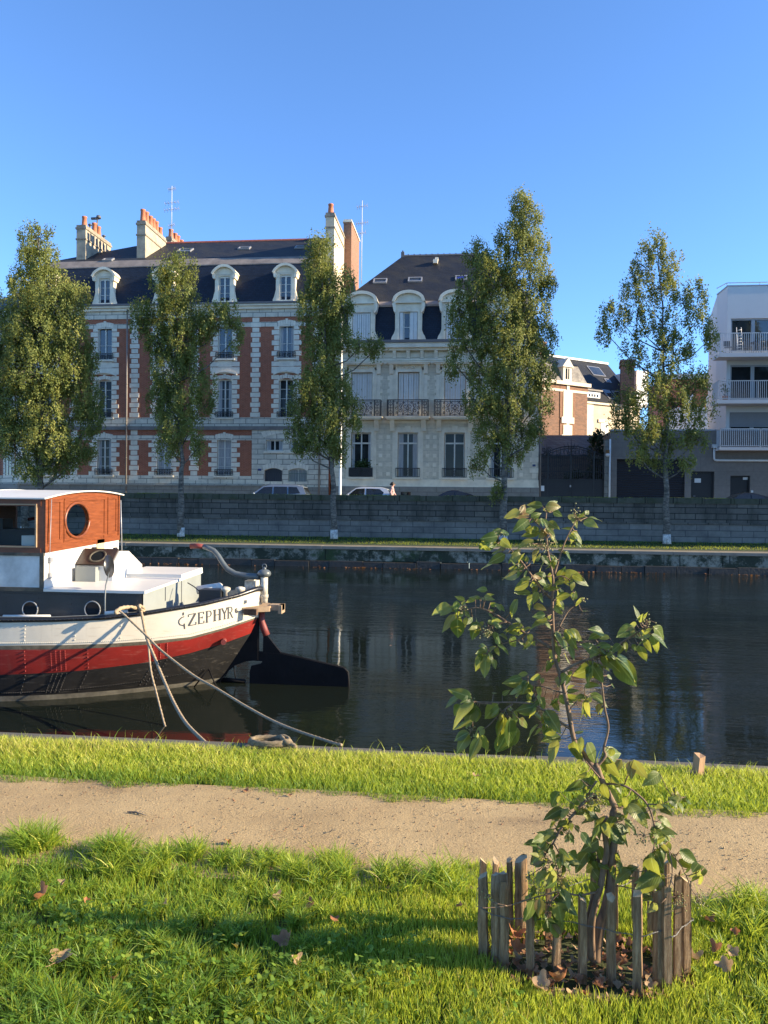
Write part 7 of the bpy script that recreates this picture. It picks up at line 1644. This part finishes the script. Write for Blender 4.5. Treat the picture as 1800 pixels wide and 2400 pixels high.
# small round-leaved weeds low in the grass at the lower left
n = 2000; x = RNG.uniform(-3.2,.3,n); y = 2.75+RNG.random(n)*1.75; k_ = fbm(x,y,2.4,12)+.25*(x < -.6)-.25 > RNG.random(n)*.5-.25; x, y = x[k_], y[k_]; n = len(x)
z = .03+.075*RNG.random(n); vs = []; 
for k in range(3):
    a = RNG.random(n)*.6+k*2.094; r_ = .008+.009*RNG.random(n)
    c = np.stack([x+np.cos(a)*r_, y+np.sin(a)*r_, z],1); d = np.stack([np.cos(a),np.sin(a),RNG.normal(0,.35,n)],1); wv = np.stack([-np.sin(a),np.cos(a),RNG.normal(0,.3,n)],1); L_ = (r_*1.05)[:,None]
    vs.append(np.stack([c-d*L_, c-d*L_*.1+wv*L_*.72, c+d*L_*.8+wv*L_*.4, c+d*L_, c+d*L_*.8-wv*L_*.4, c-d*L_*.1-wv*L_*.72],1))
vs = np.concatenate(vs); N6 = len(vs); v = vs.reshape(-1,3); b_ = np.arange(N6)*6
tt = np.repeat(np.clip(RNG.normal(.38,.12,N6),0,.7),6)
build_arrays('clover', v, None, np.concatenate([np.stack([b_,b_+1,b_+2,b_+3],1), np.stack([b_,b_+3,b_+4,b_+5],1)]), MT['grass'], tint=np.stack([tt,tt,tt,tt*0+1],1), label='low round leaved weeds growing in the grass at the lower left', cat='weeds', kind='stuff')
# far bank fringe, leaves drifting at the foot of the far quay
n = 26000; x = RNG.uniform(-26,22,n); y = RNG.uniform(V_FAR+1.6, V_WALL-.05, n); zf_ = np.interp(y, [q_[0] for q_ in ys], [q_[1] for q_ in ys])
blades('bank_grass', np.stack([x,y,zf_-.02],1), .05+.10*RNG.random(n)**1.5, .02+.02*RNG.random(n), .3+.4*RNG.random(n), np.clip(RNG.normal(.04,.06,n),0,.4), 'rough grass along the foot of the parapet wall on the far bank', 1)
n = 420; x = RNG.uniform(-28,24,n); kk = fbm(x, x*0, 1.1, 3) > -.15-.3*RNG.random(n); x = x[kk]; n = len(x); y = V_FAR-.25-np.abs(RNG.normal(0,.28,n)); a = RNG.random(n)*6.28; s_ = .03+.05*RNG.random(n); c = np.stack([x,y,np.full(n,WATER+.012)+RNG.random(n)*.02],1); d = np.stack([np.cos(a)*s_,np.sin(a)*s_,RNG.normal(0,.012,n)],1); w_ = np.stack([-np.sin(a)*s_*.7,np.cos(a)*s_*.7,RNG.normal(0,.012,n)],1)
MT['litter'] = leafM('autumn_leaf', [(0,(.16,.075,.03)),(.5,(.34,.17,.07)),(.85,(.42,.25,.10)),(1,(.45,.34,.06))], .2, .7, tc=(.5,.25,.08))
tt = np.repeat(.0+.35*RNG.random(n),4); build_arrays('floating_leaves', np.stack([c-d,c+w_,c+d,c-w_],1).reshape(-1,3), None, np.arange(n*4).reshape(-1,4), MT['litter'], tint=np.stack([tt,tt,tt,tt*0+1],1), label='thin line of yellow leaves floating along the foot of the far quay', cat='fallen leaves', kind='stuff')
# moss tufts on coping and quay joints
n = 9000; x = RNG.uniform(-26,20,n); kk = fbm(x, x*0+1, 2.3, 14) > .05-.4*RNG.random(n); x = x[kk]; n = len(x)
blades('wall_moss', np.stack([x, V_WALL+RNG.random(n)*.4, np.full(n, ztop+.0)],1), .02+.05*RNG.random(n), .02+.02*RNG.random(n), .3+.4*RNG.random(n), np.clip(RNG.normal(.12,.08,n),0,.4), 'dark moss growing on top of the parapet wall', 1)

# ------------------------------------------------------------------ fallen leaves
rd = random.Random(5)
def plane_leaf(seed, size):
    """lobed, curled dry leaf"""
    r_ = random.Random(seed); out = []; n = 30
    for k in range(n):
        a = 2*math.pi*k/n; lob = .62+.38*abs(math.cos(2.5*(a-math.pi/2)))**1.2+r_.uniform(-.06,.06); lob *= .55+.45*(0.5+.5*math.sin(a)) if math.sin(a) < 0 else 1
        out.append((math.cos(a)*lob, math.sin(a)*lob))
    g = MB(); rings = [0,.35,.7,1.0]; cu, cv = r_.uniform(.5,1.3), r_.uniform(-.5,1.0); tints = []
    idx = []
    for q_ in rings:
        row = []
        for (u, v) in (out if q_ > 0 else [(0,0)]):
            z = cu*(q_*u)**2+cv*(q_*v)**2*.6+.10*math.sin(5*u*q_+seed)*q_+.05*r_.uniform(-1,1)*q_
            g.v.append((u*q_*size*.5, v*q_*size*.5, z*size*.42)); row.append(len(g.v)-1)
        idx.append(row)
    for k in range(n):
        j = (k+1) % n; g.face((idx[0][0], idx[1][k], idx[1][j]), 0, True)
        for q_ in (1,2): g.face((idx[q_][k], idx[q_+1][k], idx[q_+1][j], idx[q_][j]), 0, True)
    g.tube([(0,0,0), (0,-size*.4,size*.04), (size*.03,-size*.6,size*.12)], size*.012, 4)
    return g
def dryM(name, c0, c1):
    m, t, b = newmat(name); col = ramp(t, noise(t, objco(t), 22, 5, .7), [(.3, c0), (.7, c1)]); t.links.new(col, b.inputs['Base Color']); b.inputs['Roughness'].default_value = .7
    tr = N(t, 'ShaderNodeBsdfTranslucent'); t.links.new(col, tr.inputs[0]); ms = N(t, 'ShaderNodeMixShader'); ms.inputs[0].default_value = .25; t.links.new(b.outputs[0], ms.inputs[1]); t.links.new(tr.outputs[0], ms.inputs[2]); t.links.new(ms.outputs[0], t.nodes['Material Output'].inputs[0]); return m
DL = [dryM('dry_leaf_orange', (.30,.11,.045), (.48,.21,.085)), dryM('dry_leaf_tan', (.30,.19,.10), (.50,.33,.18)), dryM('dry_leaf_yellow', (.40,.28,.04), (.55,.40,.07)), dryM('dry_leaf_brown', (.20,.09,.04), (.36,.18,.085))]
FL = [(98,2099,.15,0,'large curled orange brown leaf lying in the long grass near the left edge'),(146,2070,.06,1,'small tan leaf just right of and above the large orange leaf at the left'),(138,2251,.16,1,'large pale tan leaf lying in the grass near the lower left corner'),(201,2112,.05,0,'small orange leaf right of the large curled orange leaf in the long grass'),
 (580,2139,.08,3,'dark brown leaf in the long grass left of the yellowish mown patch'),(651,2104,.08,1,'upright pale tan leaf in the grass tussock below the path leaf'),(724,2123,.09,0,'orange leaf standing on edge in the grass left of the tree guard'),(784,2156,.08,0,'orange brown leaf at the start of the mown grass left of the tree guard'),
 (667,2206,.13,3,'broad brown leaf half sunk in the mown grass at mid left'),(697,2253,.09,1,'flat tan leaf below the broad brown leaf in the mown grass'),(553,2221,.07,2,'yellow leaf lying in the dark green grass'),(271,2291,.06,3,'small brown leaf in the dark clover near the lower left'),(385,2118,.05,1,'small dry leaf in the middle of the long grass'),
 (537,1976,.075,0,'orange curled leaf alone on the sandy path'),(578,1853,.07,0,'orange leaf on the far edge of the path by the short grass'),(678,1863,.05,3,'small brown leaf at the far path edge right of the orange one'),(1117,1820,.09,1,'pale tan leaf lying on the bright short grass strip'),(1242,1844,.07,3,'dark brown leaf on the short grass strip left of the sapling'),
 (1074,2123,.07,3,'brown leaf in the grass left of the log stakes'),(1206,2192,.12,0,'orange leaf inside the tree guard by its left back stakes'),(1210,2222,.10,0,'orange brown leaf inside the tree guard below the other orange leaf'),(1312,2297,.12,0,'large orange leaf at the front of the tree guard'),(1274,2310,.13,1,'large tan leaf in front of the tree guard beside the large orange leaf'),
 (1518,2294,.08,1,'small tan leaf between the front stakes at the right'),(1627,2245,.11,1,'tan leaf just outside the right stakes of the tree guard'),(1676,2226,.10,0,'orange leaf in the grass right of the tree guard'),(1714,2234,.10,1,'pale tan leaf further right of the tree guard'),(1703,2266,.11,1,'tan leaf below the pale leaf right of the tree guard'),(1660,2156,.09,3,'brown leaf behind the right stakes near the path'),(1725,2185,.06,0,'small orange leaf in the dark grass at the right edge')]
for k, (px_, py_, s_, mi, lb) in enumerate(FL):
    onp = 1840 < py_ < 2000; q = G(px_, py_, .012 if onp else (.05 if py_ > 2000 else .045))
    g = plane_leaf(k*7+3, s_*.95); o = build(g, 'fallen_leaf', DL[mi], loc=(0,0,0), label=lb, cat='leaf', group='dry leaves fallen on the grass and path'); o.location = q
    o.rotation_euler = (rd.uniform(-.5,.5)+(.5 if not onp else .15), rd.uniform(-.4,.4), rd.uniform(0,6.28))
# litter inside the guard
g = MB()
for k in range(230):
    while True:
        u, v = rd.uniform(-1,1), rd.uniform(-1,1)
        if u*u+v*v < .95: break
    lf = plane_leaf(100+k, rd.uniform(.03,.075)); c = Vector((ringc.x+u*.58, ringc.y+v*.33, rd.uniform(.0,.03))); e_ = Matrix.Rotation(rd.uniform(0,6.28),3,'Z')@Matrix.Rotation(rd.uniform(-.8,.8),3,'X'); b_ = len(g.v)
    g.v += [tuple(c+e_@Vector(p)) for p in lf.v]
    mi = rd.choice([0,1,1,3,3,3]); [g.face([b_+i for i in f_], mi, True) for f_ in lf.f]
build(g, 'leaf_litter', DL, label='dry leaf litter on the bare soil inside the tree guard', cat='leaf litter', kind='stuff')
# small stones and crumbs on the path
n = 2600; g = MB()
for k in range(n):
    x_, y_ = rd.uniform(-5,5), rd.uniform(5.1,6.6); s_ = rd.uniform(.003,.009)*(1.6 if rd.random() < .06 else 1); b_ = len(g.v)
    q_ = [(s_*rd.uniform(.6,1.2),0),(0,s_*rd.uniform(.6,1.2)),(-s_*rd.uniform(.6,1.2),0),(0,-s_*rd.uniform(.6,1.2))]
    g.v += [(x_+a, y_+c, .002) for a, c in q_]+[(x_+rd.uniform(-.3,.3)*s_, y_, .004+s_*.8)]; mi = rd.choice([0,0,0,1,1,2])
    for i in range(4): g.face((b_+i, b_+(i+1)%4, b_+4), mi)
build(g, 'path_grit', [M('tan_grit', (.28,.205,.115), .9, .3, 40, bst=0), M('dark_grit', (.14,.10,.06), .9, .3, 40, bst=0), DL[3]], label='small stones and crumbs of dry leaf scattered over the sandy path', cat='grit', kind='stuff')
# twig on the path
a, b_ = G(299,1903,.012), G(343,1911,.012); g = MB(); g.tube([a, a.lerp(b_,.4)+Vector((0,.01,.006)), b_], [.006,.007,.003], 6); [g.tube([a.lerp(b_,u), a.lerp(b_,u)+Vector((.015,.03,.012))], .003, 5) for u in (.3,.5,.7)]
build(g, 'twig', MT['bark'], loc=a, label='dark twig lying on the sandy path at the left', cat='twig')
a, b_ = G(772,1950,.010), G(786,1946,.010); g = MB(); g.tube([a, a.lerp(b_,.5)+Vector((0,0,.01)), b_], .004, 5); build(g, 'twig', MT['bark'], loc=a, label='tiny dark twig on the sandy path right of the orange leaf', cat='twig')
# square stake by the water
MT['stake'] = M('sawn_stake_wood', (.38,.23,.125), .85, .3, 6, 30, .4, stretch=(1,1,.2))
b0 = G(1634, 1829, -.05); t0 = P(1640,1774,b0.y+.02); g = MB(); h_ = .036
ax = Vector((.85,.5,0)).normalized(); ay = Vector((-.5,.85,0)).normalized(); tc = Vector((t0.x,t0.y,t0.z))
pts = lambda c: [c-ax*h_-ay*h_, c+ax*h_-ay*h_, c+ax*h_+ay*h_, c-ax*h_+ay*h_]
g.hexa(pts(b0)+[p+Vector((0,0,.012*i)) for i, p in enumerate(pts(tc+(tc-b0)*0))]); build(g, 'wooden_stake', MT['stake'], loc=b0, label='short square wooden stake leaning at the canal edge near the right side', cat='stake')

# ------------------------------------------------------------------ tree guard of split stakes
m, t, b = newmat('weathered_chestnut'); co_ = objco(t)
t.links.new(ramp(t, noise(t, scaled(t, co_, (9,9,1.1)), 6, 6, .7), [(.28,(.11,.062,.028)),(.5,(.25,.155,.078)),(.74,(.50,.35,.20))]), b.inputs['Base Color']); b.inputs['Roughness'].default_value = .9; bump(t, b, noise(t, scaled(t, co_, (14,14,.9)), 9, 5, .7), .9, .012); MT['chestnut'] = m
MT['endgrain'] = M('cut_end_grain', (.42,.31,.19), .9, .35, 30, 80, .3)
fc = thing('tree_guard', 'low ring of split chestnut stakes wired together around the sapling', 'fence', (ringc.x, ringc.y, 0))
F8 = lambda x_, y_: (1080+x_/2.765, 1740+y_/2.765)
PK = [(148,862,1400,68),(252,850,1405,115),(278,920,1450,66),(143,765,1270,48),(228,765,1250,45),(318,758,1235,44),(393,748,1240,88),(447,1045,1500,62),(568,890,1290,42),(620,1140,1480,56),(788,1015,1525,54),(972,1003,1540,66),(1142,978,1588,74),(1275,958,1572,68),(1335,943,1590,64),(1402,870,1545,46),(1455,890,1505,66),(1130,800,1190,48),(1230,788,1285,36),(1330,772,1215,44),(1418,845,1400,26),(1478,905,1480,36),(858,728,1215,44),(1002,900,1240,34)]
ends = []
for k, (xc, ty, by, wpx) in enumerate(PK):
    q = G(*F8(xc, by), 0); dep = (q-CAM).dot(Fv); wd = wpx/2.765*dep/FPX; r_ = random.Random(k*13+1); tp = P(*F8(xc+r_.uniform(-6,6), ty), q.y+r_.uniform(-.012,.012)); hh = tp.z
    n = 12 if wpx > 80 else r_.choice([4,5,5,6]); ph = r_.random()*6.28; rad = [(.5+r_.uniform(-.10,.05)) for i in range(n)]; dpt = 1.0 if wpx > 80 else r_.uniform(.6,.95)
    if n == 4: ph = r_.uniform(.5,1.0)
    g = MB(); lev = [(-.06,1.04),(.0,1.04),(.2,1.0),(.42,1.0),(.62,.97),(.82,.98),(1.0,.92)]
    ex = max(abs(rad[i]*math.cos(ph+2*math.pi*i/n)) for i in range(n))*2
    for li, (u, sc) in enumerate(lev):
        c = Vector((lerp(q.x,tp.x,u)+r_.uniform(-.003,.003), lerp(q.y,tp.y,u), 0))
        for i in range(n):
            a = ph+2*math.pi*i/n; rr = rad[i]*sc*wd/ex
            g.v.append((c.x+rr*math.cos(a), c.y+rr*dpt*math.sin(a), hh*u+(0 if u < 1 else .018*math.cos(a+k)+r_.uniform(-.006,.006))))
    for li in range(len(lev)-1):
        for i in range(n): j = (i+1) % n; g.face((li*n+i, li*n+j, (li+1)*n+j, (li+1)*n+i), 0, n > 8)
    g.face([(len(lev)-1)*n+i for i in range(n)], 1)
    build(g, 'stake', [MT['chestnut'], MT['endgrain']], fc); ends.append((q, tp, wd))
def along(idx, u, off):
    pts = []
    for i in idx:
        q, tp, wd = ends[i]; c = q.lerp(tp, 1); c = Vector((lerp(q.x,tp.x,u), lerp(q.y,tp.y,u), 0)); o_ = (Vector((q.x,q.y,0))-Vector((ringc.x,ringc.y,0))).normalized(); z = .285+.015*math.sin(i*2.1); pts += [Vector((c.x, c.y, z))+o_*(wd*.5+.006)]
    return pts
order = [0,2,7,9,10,11,12,13,14,15,16,21,20,19,18,17,23,22,8,6,5,4,3,0]
g = MB(); base_p = along(order, .6, 0); sm = sagged(base_p, 8); g.tube(sm, .0016, 5); g.tube([p+Vector((0,0,.006*math.sin(i*.9))) for i, p in enumerate(sm)], .0014, 5); build(g, 'wire', M('dull_wire', (.13,.13,.13), .5, .2, metal=.5, bst=0), fc)

# ------------------------------------------------------------------ sapling
VS_ = 4.27
sp = thing('sapling', 'young broad leaved sapling with berry clusters growing inside the stake guard', 'sapling', G(1386,2250,0))
S7 = lambda x_, y_: (1020+x_/2.860, 1160+y_/2.860)
m, t, b = newmat('sapling_bark'); co_ = objco(t); t.links.new(ramp(t, noise(t, scaled(t, co_, (1,1,.3)), 40, 4, .6), [(.3,(.09,.05,.028)),(.7,(.25,.165,.10))]), b.inputs['Base Color']); b.inputs['Roughness'].default_value = .8; bump(t, b, noise(t, scaled(t,co_,(1,1,.25)), 90, 3), .4, .003); MT['sbark'] = m
BR = []; tk = MB()
def branch(pts, r0, r1, f=S7, dv=0.0, dv1=None):
    n = len(pts); dv1 = dv if dv1 is None else dv1
    p3 = [P(*f(*p), VS_+lerp(dv, dv1, i/(n-1))) for i, p in enumerate(pts)]; s3 = sagged(p3, 6); k = len(s3); tk.tube(s3, [lerp(r0, r1, i/(k-1)) for i in range(k)], 8)
    for p in s3: BR.append((proj(p), p))
E8 = lambda x_, y_: F8(x_, y_)
branch([(870,1410),(880,1300),(905,1180),(940,1080),(965,960),(975,840),(985,700),(1000,560),(985,470),(1000,420)], .036, .017, F8)
branch([(850,1400),(845,1250),(850,1150),(880,1020),(905,930),(930,800),(945,700),(930,560),(940,480)], .022, .013, F8, -.03)
branch([(830,1380),(822,1180),(845,1050),(870,950),(895,850),(890,700)], .016, .008, F8, .04)
branch([(1000,420),(955,330),(905,220),(885,160)], .017, .015, F8)
branch([(1100,1880),(1075,1800)], .015, .014)
branch([(1095,1870),(1040,1800),(985,1720),(930,1640),(890,1430),(845,1230),(800,1080),(790,900),(785,700),(790,560),(755,380),(740,200),(745,110)], .016, .004)
branch([(1075,1830),(1140,1750),(1130,1700),(1160,1560),(1135,1420),(1110,1200)], .009, .005, S7, .0, .05)
branch([(845,1190),(950,1130),(1050,1095),(1150,1060),(1250,990),(1330,940),(1410,880)], .009, .004, S7, 0, -.08)
branch([(780,1030),(690,975),(610,930),(480,850),(400,800),(300,760),(210,765),(120,765)], .009, .003, S7, 0, .10)
branch([(775,690),(720,640),(660,560),(580,450),(520,380),(480,340),(380,265)], .007, .0025, S7, 0, -.08)
branch([(800,970),(830,890),(860,830),(900,770),(960,730)], .006, .003, S7, 0, .05)
branch([(800,530),(830,430),(860,340),(900,250),(950,160)], .006, .0025, S7, 0, .06)
branch([(790,560),(850,545),(910,580),(920,640)], .004, .002); branch([(740,250),(680,190),(600,120)], .004, .002)
branch([(910,1570),(820,1510),(720,1440),(640,1400),(520,1390),(380,1390),(240,1385)], .008, .003, S7, 0, -.10)
branch([(520,1400),(440,1460),(340,1560),(240,1580)], .005, .002, S7, -.05, -.1); branch([(380,1400),(300,1395),(180,1365)], .004, .002, S7, -.08, -.1)
branch([(870,1330),(800,1310),(720,1285),(600,1270)], .005, .002, S7, 0, .06); branch([(610,930),(560,970),(450,1000),(350,1060)], .005, .002, S7, .03, .1)
branch([(900,1440),(960,1370),(1000,1340)], .004, .002); branch([(480,850),(380,880),(330,920)], .004, .002, S7, .03, .02); branch([(1150,1060),(1100,1000),(1050,940)], .004, .002, S7, -.03, -.05)
branch([(940,270),(1010,270),(1080,290),(1150,340),(1200,390),(1235,460),(1250,520),(1275,590),(1300,640),(1350,700),(1380,740),(1430,800),(1460,860),(1520,850)], .007, .002, F8, 0, -.12)
branch([(1250,520),(1260,620),(1240,720),(1200,830)], .004, .002, F8, -.05, -.12); branch([(1210,400),(1300,400),(1390,360)], .004, .002, F8, -.04, .05); branch([(1350,700),(1370,850),(1330,1010)], .004, .002, F8, -.1, -.15); branch([(1460,860),(1500,960),(1560,1030)], .003, .0015, F8, -.12, -.15)
branch([(900,230),(840,160),(800,110)], .005, .003, F8, -.02); branch([(880,250),(845,300),(820,340)], .006, .003, F8, -.05)
branch([(860,330),(780,410),(700,500),(640,570),(600,650),(550,720),(540,800)], .009, .003, F8, -.03, -.15); branch([(700,500),(650,540),(560,580)], .004, .002, F8, -.08); branch([(600,650),(640,740),(620,860)], .004, .002, F8, -.1, -.15)
branch([(880,970),(760,990),(640,970),(480,1005),(300,1060),(120,1075)], .006, .002, F8, -.05, -.22); branch([(640,970),(580,1040),(560,1100)], .004, .002, F8, -.12, -.15); branch([(300,1060),(200,1030),(170,960)], .003, .0015, F8, -.2)
branch([(930,940),(1020,930),(1110,945),(1250,940)], .004, .002, F8, .0, -.06)
L7 = [(720,75,610,55),(740,75,850,80),(790,110,857,145),(600,120,680,88),(570,110,455,155),(640,150,715,115),(625,165,530,240),(610,200,645,262),(720,160,765,225),(750,180,835,235),(900,130,960,188),(965,150,1005,120),(1020,150,1120,155),(930,250,990,330),(950,240,895,318),(740,215,812,268),(770,270,835,342),(700,250,575,272),(660,300,555,332),(400,290,278,388),(440,300,505,352),(480,360,372,382),(440,385,308,502),(540,400,480,455),(560,380,520,462),(600,390,545,440),(770,400,838,474),(800,420,758,512),(870,380,922,445),(720,420,722,522),(650,440,705,396),
(560,510,438,547),(570,520,488,586),(850,530,985,545),(920,550,1042,602),(870,570,795,602),(920,580,926,648),(810,610,832,672),(640,560,570,562),(630,580,528,642),(640,650,526,662),(660,660,608,748),(690,650,648,732),(740,550,655,540),(760,600,690,578),(555,700,493,824),(810,690,908,663),(830,710,872,772),(800,740,850,803),(660,740,742,762),(940,740,1005,688),
(350,640,273,624),(330,680,384,700),(270,690,206,722),(300,700,228,658),(340,685,378,662),(420,740,464,774),(370,720,436,768),(180,750,128,738),(160,762,52,772),(200,780,232,824),(130,800,48,922),(150,830,150,972),(210,820,190,884),(250,820,208,872),(290,850,228,974),(310,870,250,904),(380,830,442,872),(350,860,432,848),(400,940,442,1004),(380,910,328,952),(350,1030,272,1062),(330,1060,262,1168),(350,1070,345,1184),(360,1050,387,1122),(420,1000,498,1062),(560,870,466,902),(590,880,500,858),(600,890,556,944),(500,950,552,1024),(640,970,600,1034),(650,980,672,1012),(760,850,638,866),(740,860,782,892),
(870,900,966,1042),(880,905,975,960),(830,980,904,1034),(900,1010,932,1094),(820,1010,832,1084),(870,1060,892,1144),(1130,930,1038,892),(1100,930,1028,962),(1170,960,1058,940),(1160,1000,1078,1002),(1100,1060,966,1000),(1110,1080,1242,1172),(1210,1100,1362,1302),(1100,1140,918,1222),(1060,1130,1000,1275),(1060,1150,1128,1262),(1140,1060,1184,1104),(1130,1140,1168,1184),(1150,1210,1192,1232),(880,1200,818,1284),(900,1210,880,1284),(760,1120,698,1164),(770,1120,748,1192),
(1370,840,1336,738),(1390,850,1422,778),(1350,870,1288,882),(1330,880,1216,952),(1440,930,1268,962),(1450,900,1378,932),(1460,880,1582,992),(1460,940,1492,1054),(1400,960,1452,1062),(1390,980,1328,1044),(1370,1010,1417,1122),(1270,980,1282,1054),(1240,1000,1178,1054),(1200,1030,1158,1074),
(600,1260,448,1262),(580,1220,468,1252),(160,1360,46,1414),(260,1390,96,1534),(240,1400,190,1484),(270,1400,206,1562),(250,1520,96,1562),(230,1600,126,1732),(300,1620,226,1784),(330,1560,268,1624),(420,1400,326,1504),(430,1430,358,1484),(450,1340,502,1308),(560,1310,624,1268),(640,1290,556,1334),(690,1280,702,1344),(620,1330,642,1404),(700,1380,636,1424),(660,1420,528,1442),(660,1430,556,1494),(470,1450,398,1674),(500,1490,494,1694),(550,1560,528,1684),(490,1560,418,1744),(540,1600,458,1754),(560,1500,634,1564),(650,1450,744,1524),(720,1440,752,1586),(740,1440,842,1604),(690,1540,598,1654),(700,1560,678,1634),(830,1340,914,1424),(820,1360,778,1424),(880,1320,964,1308),(890,1330,974,1424),(1000,1350,928,1352),(1040,1330,1164,1402),(1030,1390,1000,1504),(1100,1400,1088,1464),(840,1620,716,1642),(820,1640,758,1814),(930,1650,962,1814),(1020,1660,1084,1804),(940,1600,994,1578),(1120,1740,1214,1914)]
L8 = [(1120,110,1192,264),(1040,110,988,204),(1100,120,1110,240),(1290,200,1196,274),(780,240,686,364),(800,250,696,312),(640,320,556,434),(660,430,538,482),(690,440,600,484),(930,290,1042,412),(860,400,788,474),(830,440,902,514),(1080,400,1234,544),(1090,410,1048,494),(1000,480,948,544),(1060,500,1154,584),(1250,530,1374,612),(1290,600,1344,644),(1290,400,1384,422),(1390,370,1454,452),(1400,340,1368,384),(640,500,576,534),(700,520,658,584),(620,600,486,602),(500,650,416,650),(900,510,848,644),(960,570,1064,664),(780,580,852,684),(720,590,708,654),(560,650,486,764),(540,720,436,794),(640,720,682,864),(660,740,722,834),(820,710,726,834),(830,740,924,834),(850,820,932,934),(1000,770,956,884),(1100,830,998,892),(1080,830,1154,800),(1290,850,1128,944),(1260,690,1312,824),(1260,800,1302,994),(1250,1020,1196,1064),(1420,700,1544,792),(1580,810,1508,874),(540,830,488,904),(620,830,556,904),(480,930,458,1004),(660,950,714,1064),(620,990,704,1174),(590,1100,652,1134),(580,1150,692,1284),(470,1020,428,1174),(740,900,804,934),(1330,660,1278,744)]
BROWN = {(760,1120),(1030,1390),(1100,1400),(380,910)}; BROWN8 = {(1120,110),(1040,110),(1100,120),(540,720),(560,650)}
lv, lq, lt = [], [], []; rg = random.Random(21); bp = np.array([b_[0] for b_ in BR])
def add_leaf(bx, by, tx2, ty2, f, brown, extra=False):
    x0, y0 = f(bx, by); x1, y1 = f(tx2, ty2); dv0 = rg.uniform(-.12,.12); i = int(((bp-np.array([x0,y0]))**2).sum(1).argmin()); near = BR[i][1]
    if extra and math.hypot(bp[i][0]-x0, bp[i][1]-y0) > 26: return
    A = P(x0, y0, near.y+dv0*.7); B_ = P(x1, y1, near.y+dv0*.7+rg.uniform(-.07,.07)); ax_ = B_-A; L_ = ax_.length; ax_.normalize()
    if (near-A).length < .30: tk.tube([near, near.lerp(A,.5)+Vector((0,0,-.008)), A], [.0028,.002,.0016], 5)
    view = (CAM-A).normalized(); nrm = (view*rg.uniform(.25,1.0)+Vector((rg.uniform(-.7,.7), rg.uniform(-.3,.3), rg.uniform(.0,.8)))); nrm = (nrm-ax_*nrm.dot(ax_)).normalized(); side = ax_.cross(nrm).normalized()
    W = max(L_*rg.uniform(.42,.66), .028); fold = rg.uniform(.10,.45); curl = rg.uniform(-.10,.55); wave = rg.uniform(.01,.035); tn = rg.random(); K_ = 9; b0 = len(lv); p1 = rg.random()*6
    for k in range(K_+1):
        u = k/K_; wk = W*.5*(math.sin(math.pi*min(1,u*.98+.02)**.72))**.85*(1-.15*u) if 0 < u < 1 else .0008
        c = A+ax_*L_*u-nrm*curl*L_*(u*u-u*.2)
        for j, s in enumerate((-1,-.5,0,.5,1)):
            e = c+side*wk*s+nrm*(fold*wk*abs(s)-.15*wk*s*s+wave*L_*math.sin(u*9+p1+s)*abs(s))
            if abs(s) == 1 and 0 < u < 1: e += ax_*(.010*L_ if k % 2 else -.01*L_)
            lv.append(tuple(e)); lt.append((tn if not brown else 1.0, .5+.5*s*min(1,wk/(W*.5)), u, 1))
    for k in range(K_):
        for j in range(4): q = b0+k*5+j; lq.append((q, q+1, q+6, q+5))
for L_, f_, bset in ((L7, S7, BROWN), (L8, F8, BROWN8)):
    for l in L_:
        add_leaf(*l, f_, (l[0],l[1]) in bset)
        for q_ in range(2 if L_ is L7 else 7):
            if rg.random() < .8: dx_, dy_ = rg.gauss(0,38), rg.gauss(0,38); sc = rg.uniform(.5,.92); an = rg.gauss(0,.45); vx, vy = l[2]-l[0], l[3]-l[1]; vx, vy = (vx*math.cos(an)-vy*math.sin(an))*sc, (vx*math.sin(an)+vy*math.cos(an))*sc+6; add_leaf(l[0]+dx_, l[1]+dy_, l[0]+dx_+vx, l[1]+dy_+vy, f_, rg.random() < .04, True)
print('LEAVES', len(lv)//50)
MT['sleaf'] = leafM('sapling_leaf', [(0,(.035,.070,.018)),(.45,(.060,.105,.024)),(.78,(.135,.17,.038)),(.93,(.24,.24,.07)),(1.0,(.20,.12,.055))], .42, .38, veins=True, tc=(.50,.52,.07))
build(tk, 'trunk', MT['sbark'], sp, smooth=True)
build_arrays('leaves', np.array(lv), None, np.array(lq), MT['sleaf'], sp, tint=np.array(lt), smooth=True)
bm = MB()
for (x_, y_, f, n, rpx) in [(400,270,S7,16,45),(690,350,S7,34,70),(760,350,S7,16,35),(935,125,S7,18,40),(330,925,S7,26,45),(230,1360,S7,16,40),(240,1575,S7,18,40),(1415,855,S7,22,45),(180,760,S7,12,30),(1000,700,S7,7,18),(860,380,F8,80,65),(620,880,F8,120,90),(560,780,F8,40,50),(1185,620,F8,30,55),(1400,1015,F8,60,60),(1545,1025,F8,36,45),(190,1000,F8,18,45),(565,1050,F8,34,45),(440,880,F8,26,40),(1290,770,F8,20,40)]:
    c0 = P(*f(x_, y_), VS_+rg.uniform(-.16,-.02)); i = int(((bp-np.array(f(x_,y_)))**2).sum(1).argmin()); nr = BR[i][1]; rm = rpx/2.8*4.3/FPX; hub = c0+Vector((0,0,rm*.3)); bm.tube([nr, hub], .002, 4, 1)
    for k in range(n):
        o_ = Vector((rg.gauss(0,.5), rg.gauss(0,.5), rg.gauss(0,.45)))*rm; bm.ball(c0+o_, .0042, 4, 0)
        if k % 2 == 0: bm.tube([hub, hub.lerp(c0+o_,.6)+Vector((0,0,.004)), c0+o_], .0011, 3, 1)
build(bm, 'berries', [M('dull_green_berry', (.30,.27,.10), .5, .4, 40, bst=0), MT['sbark']], sp)
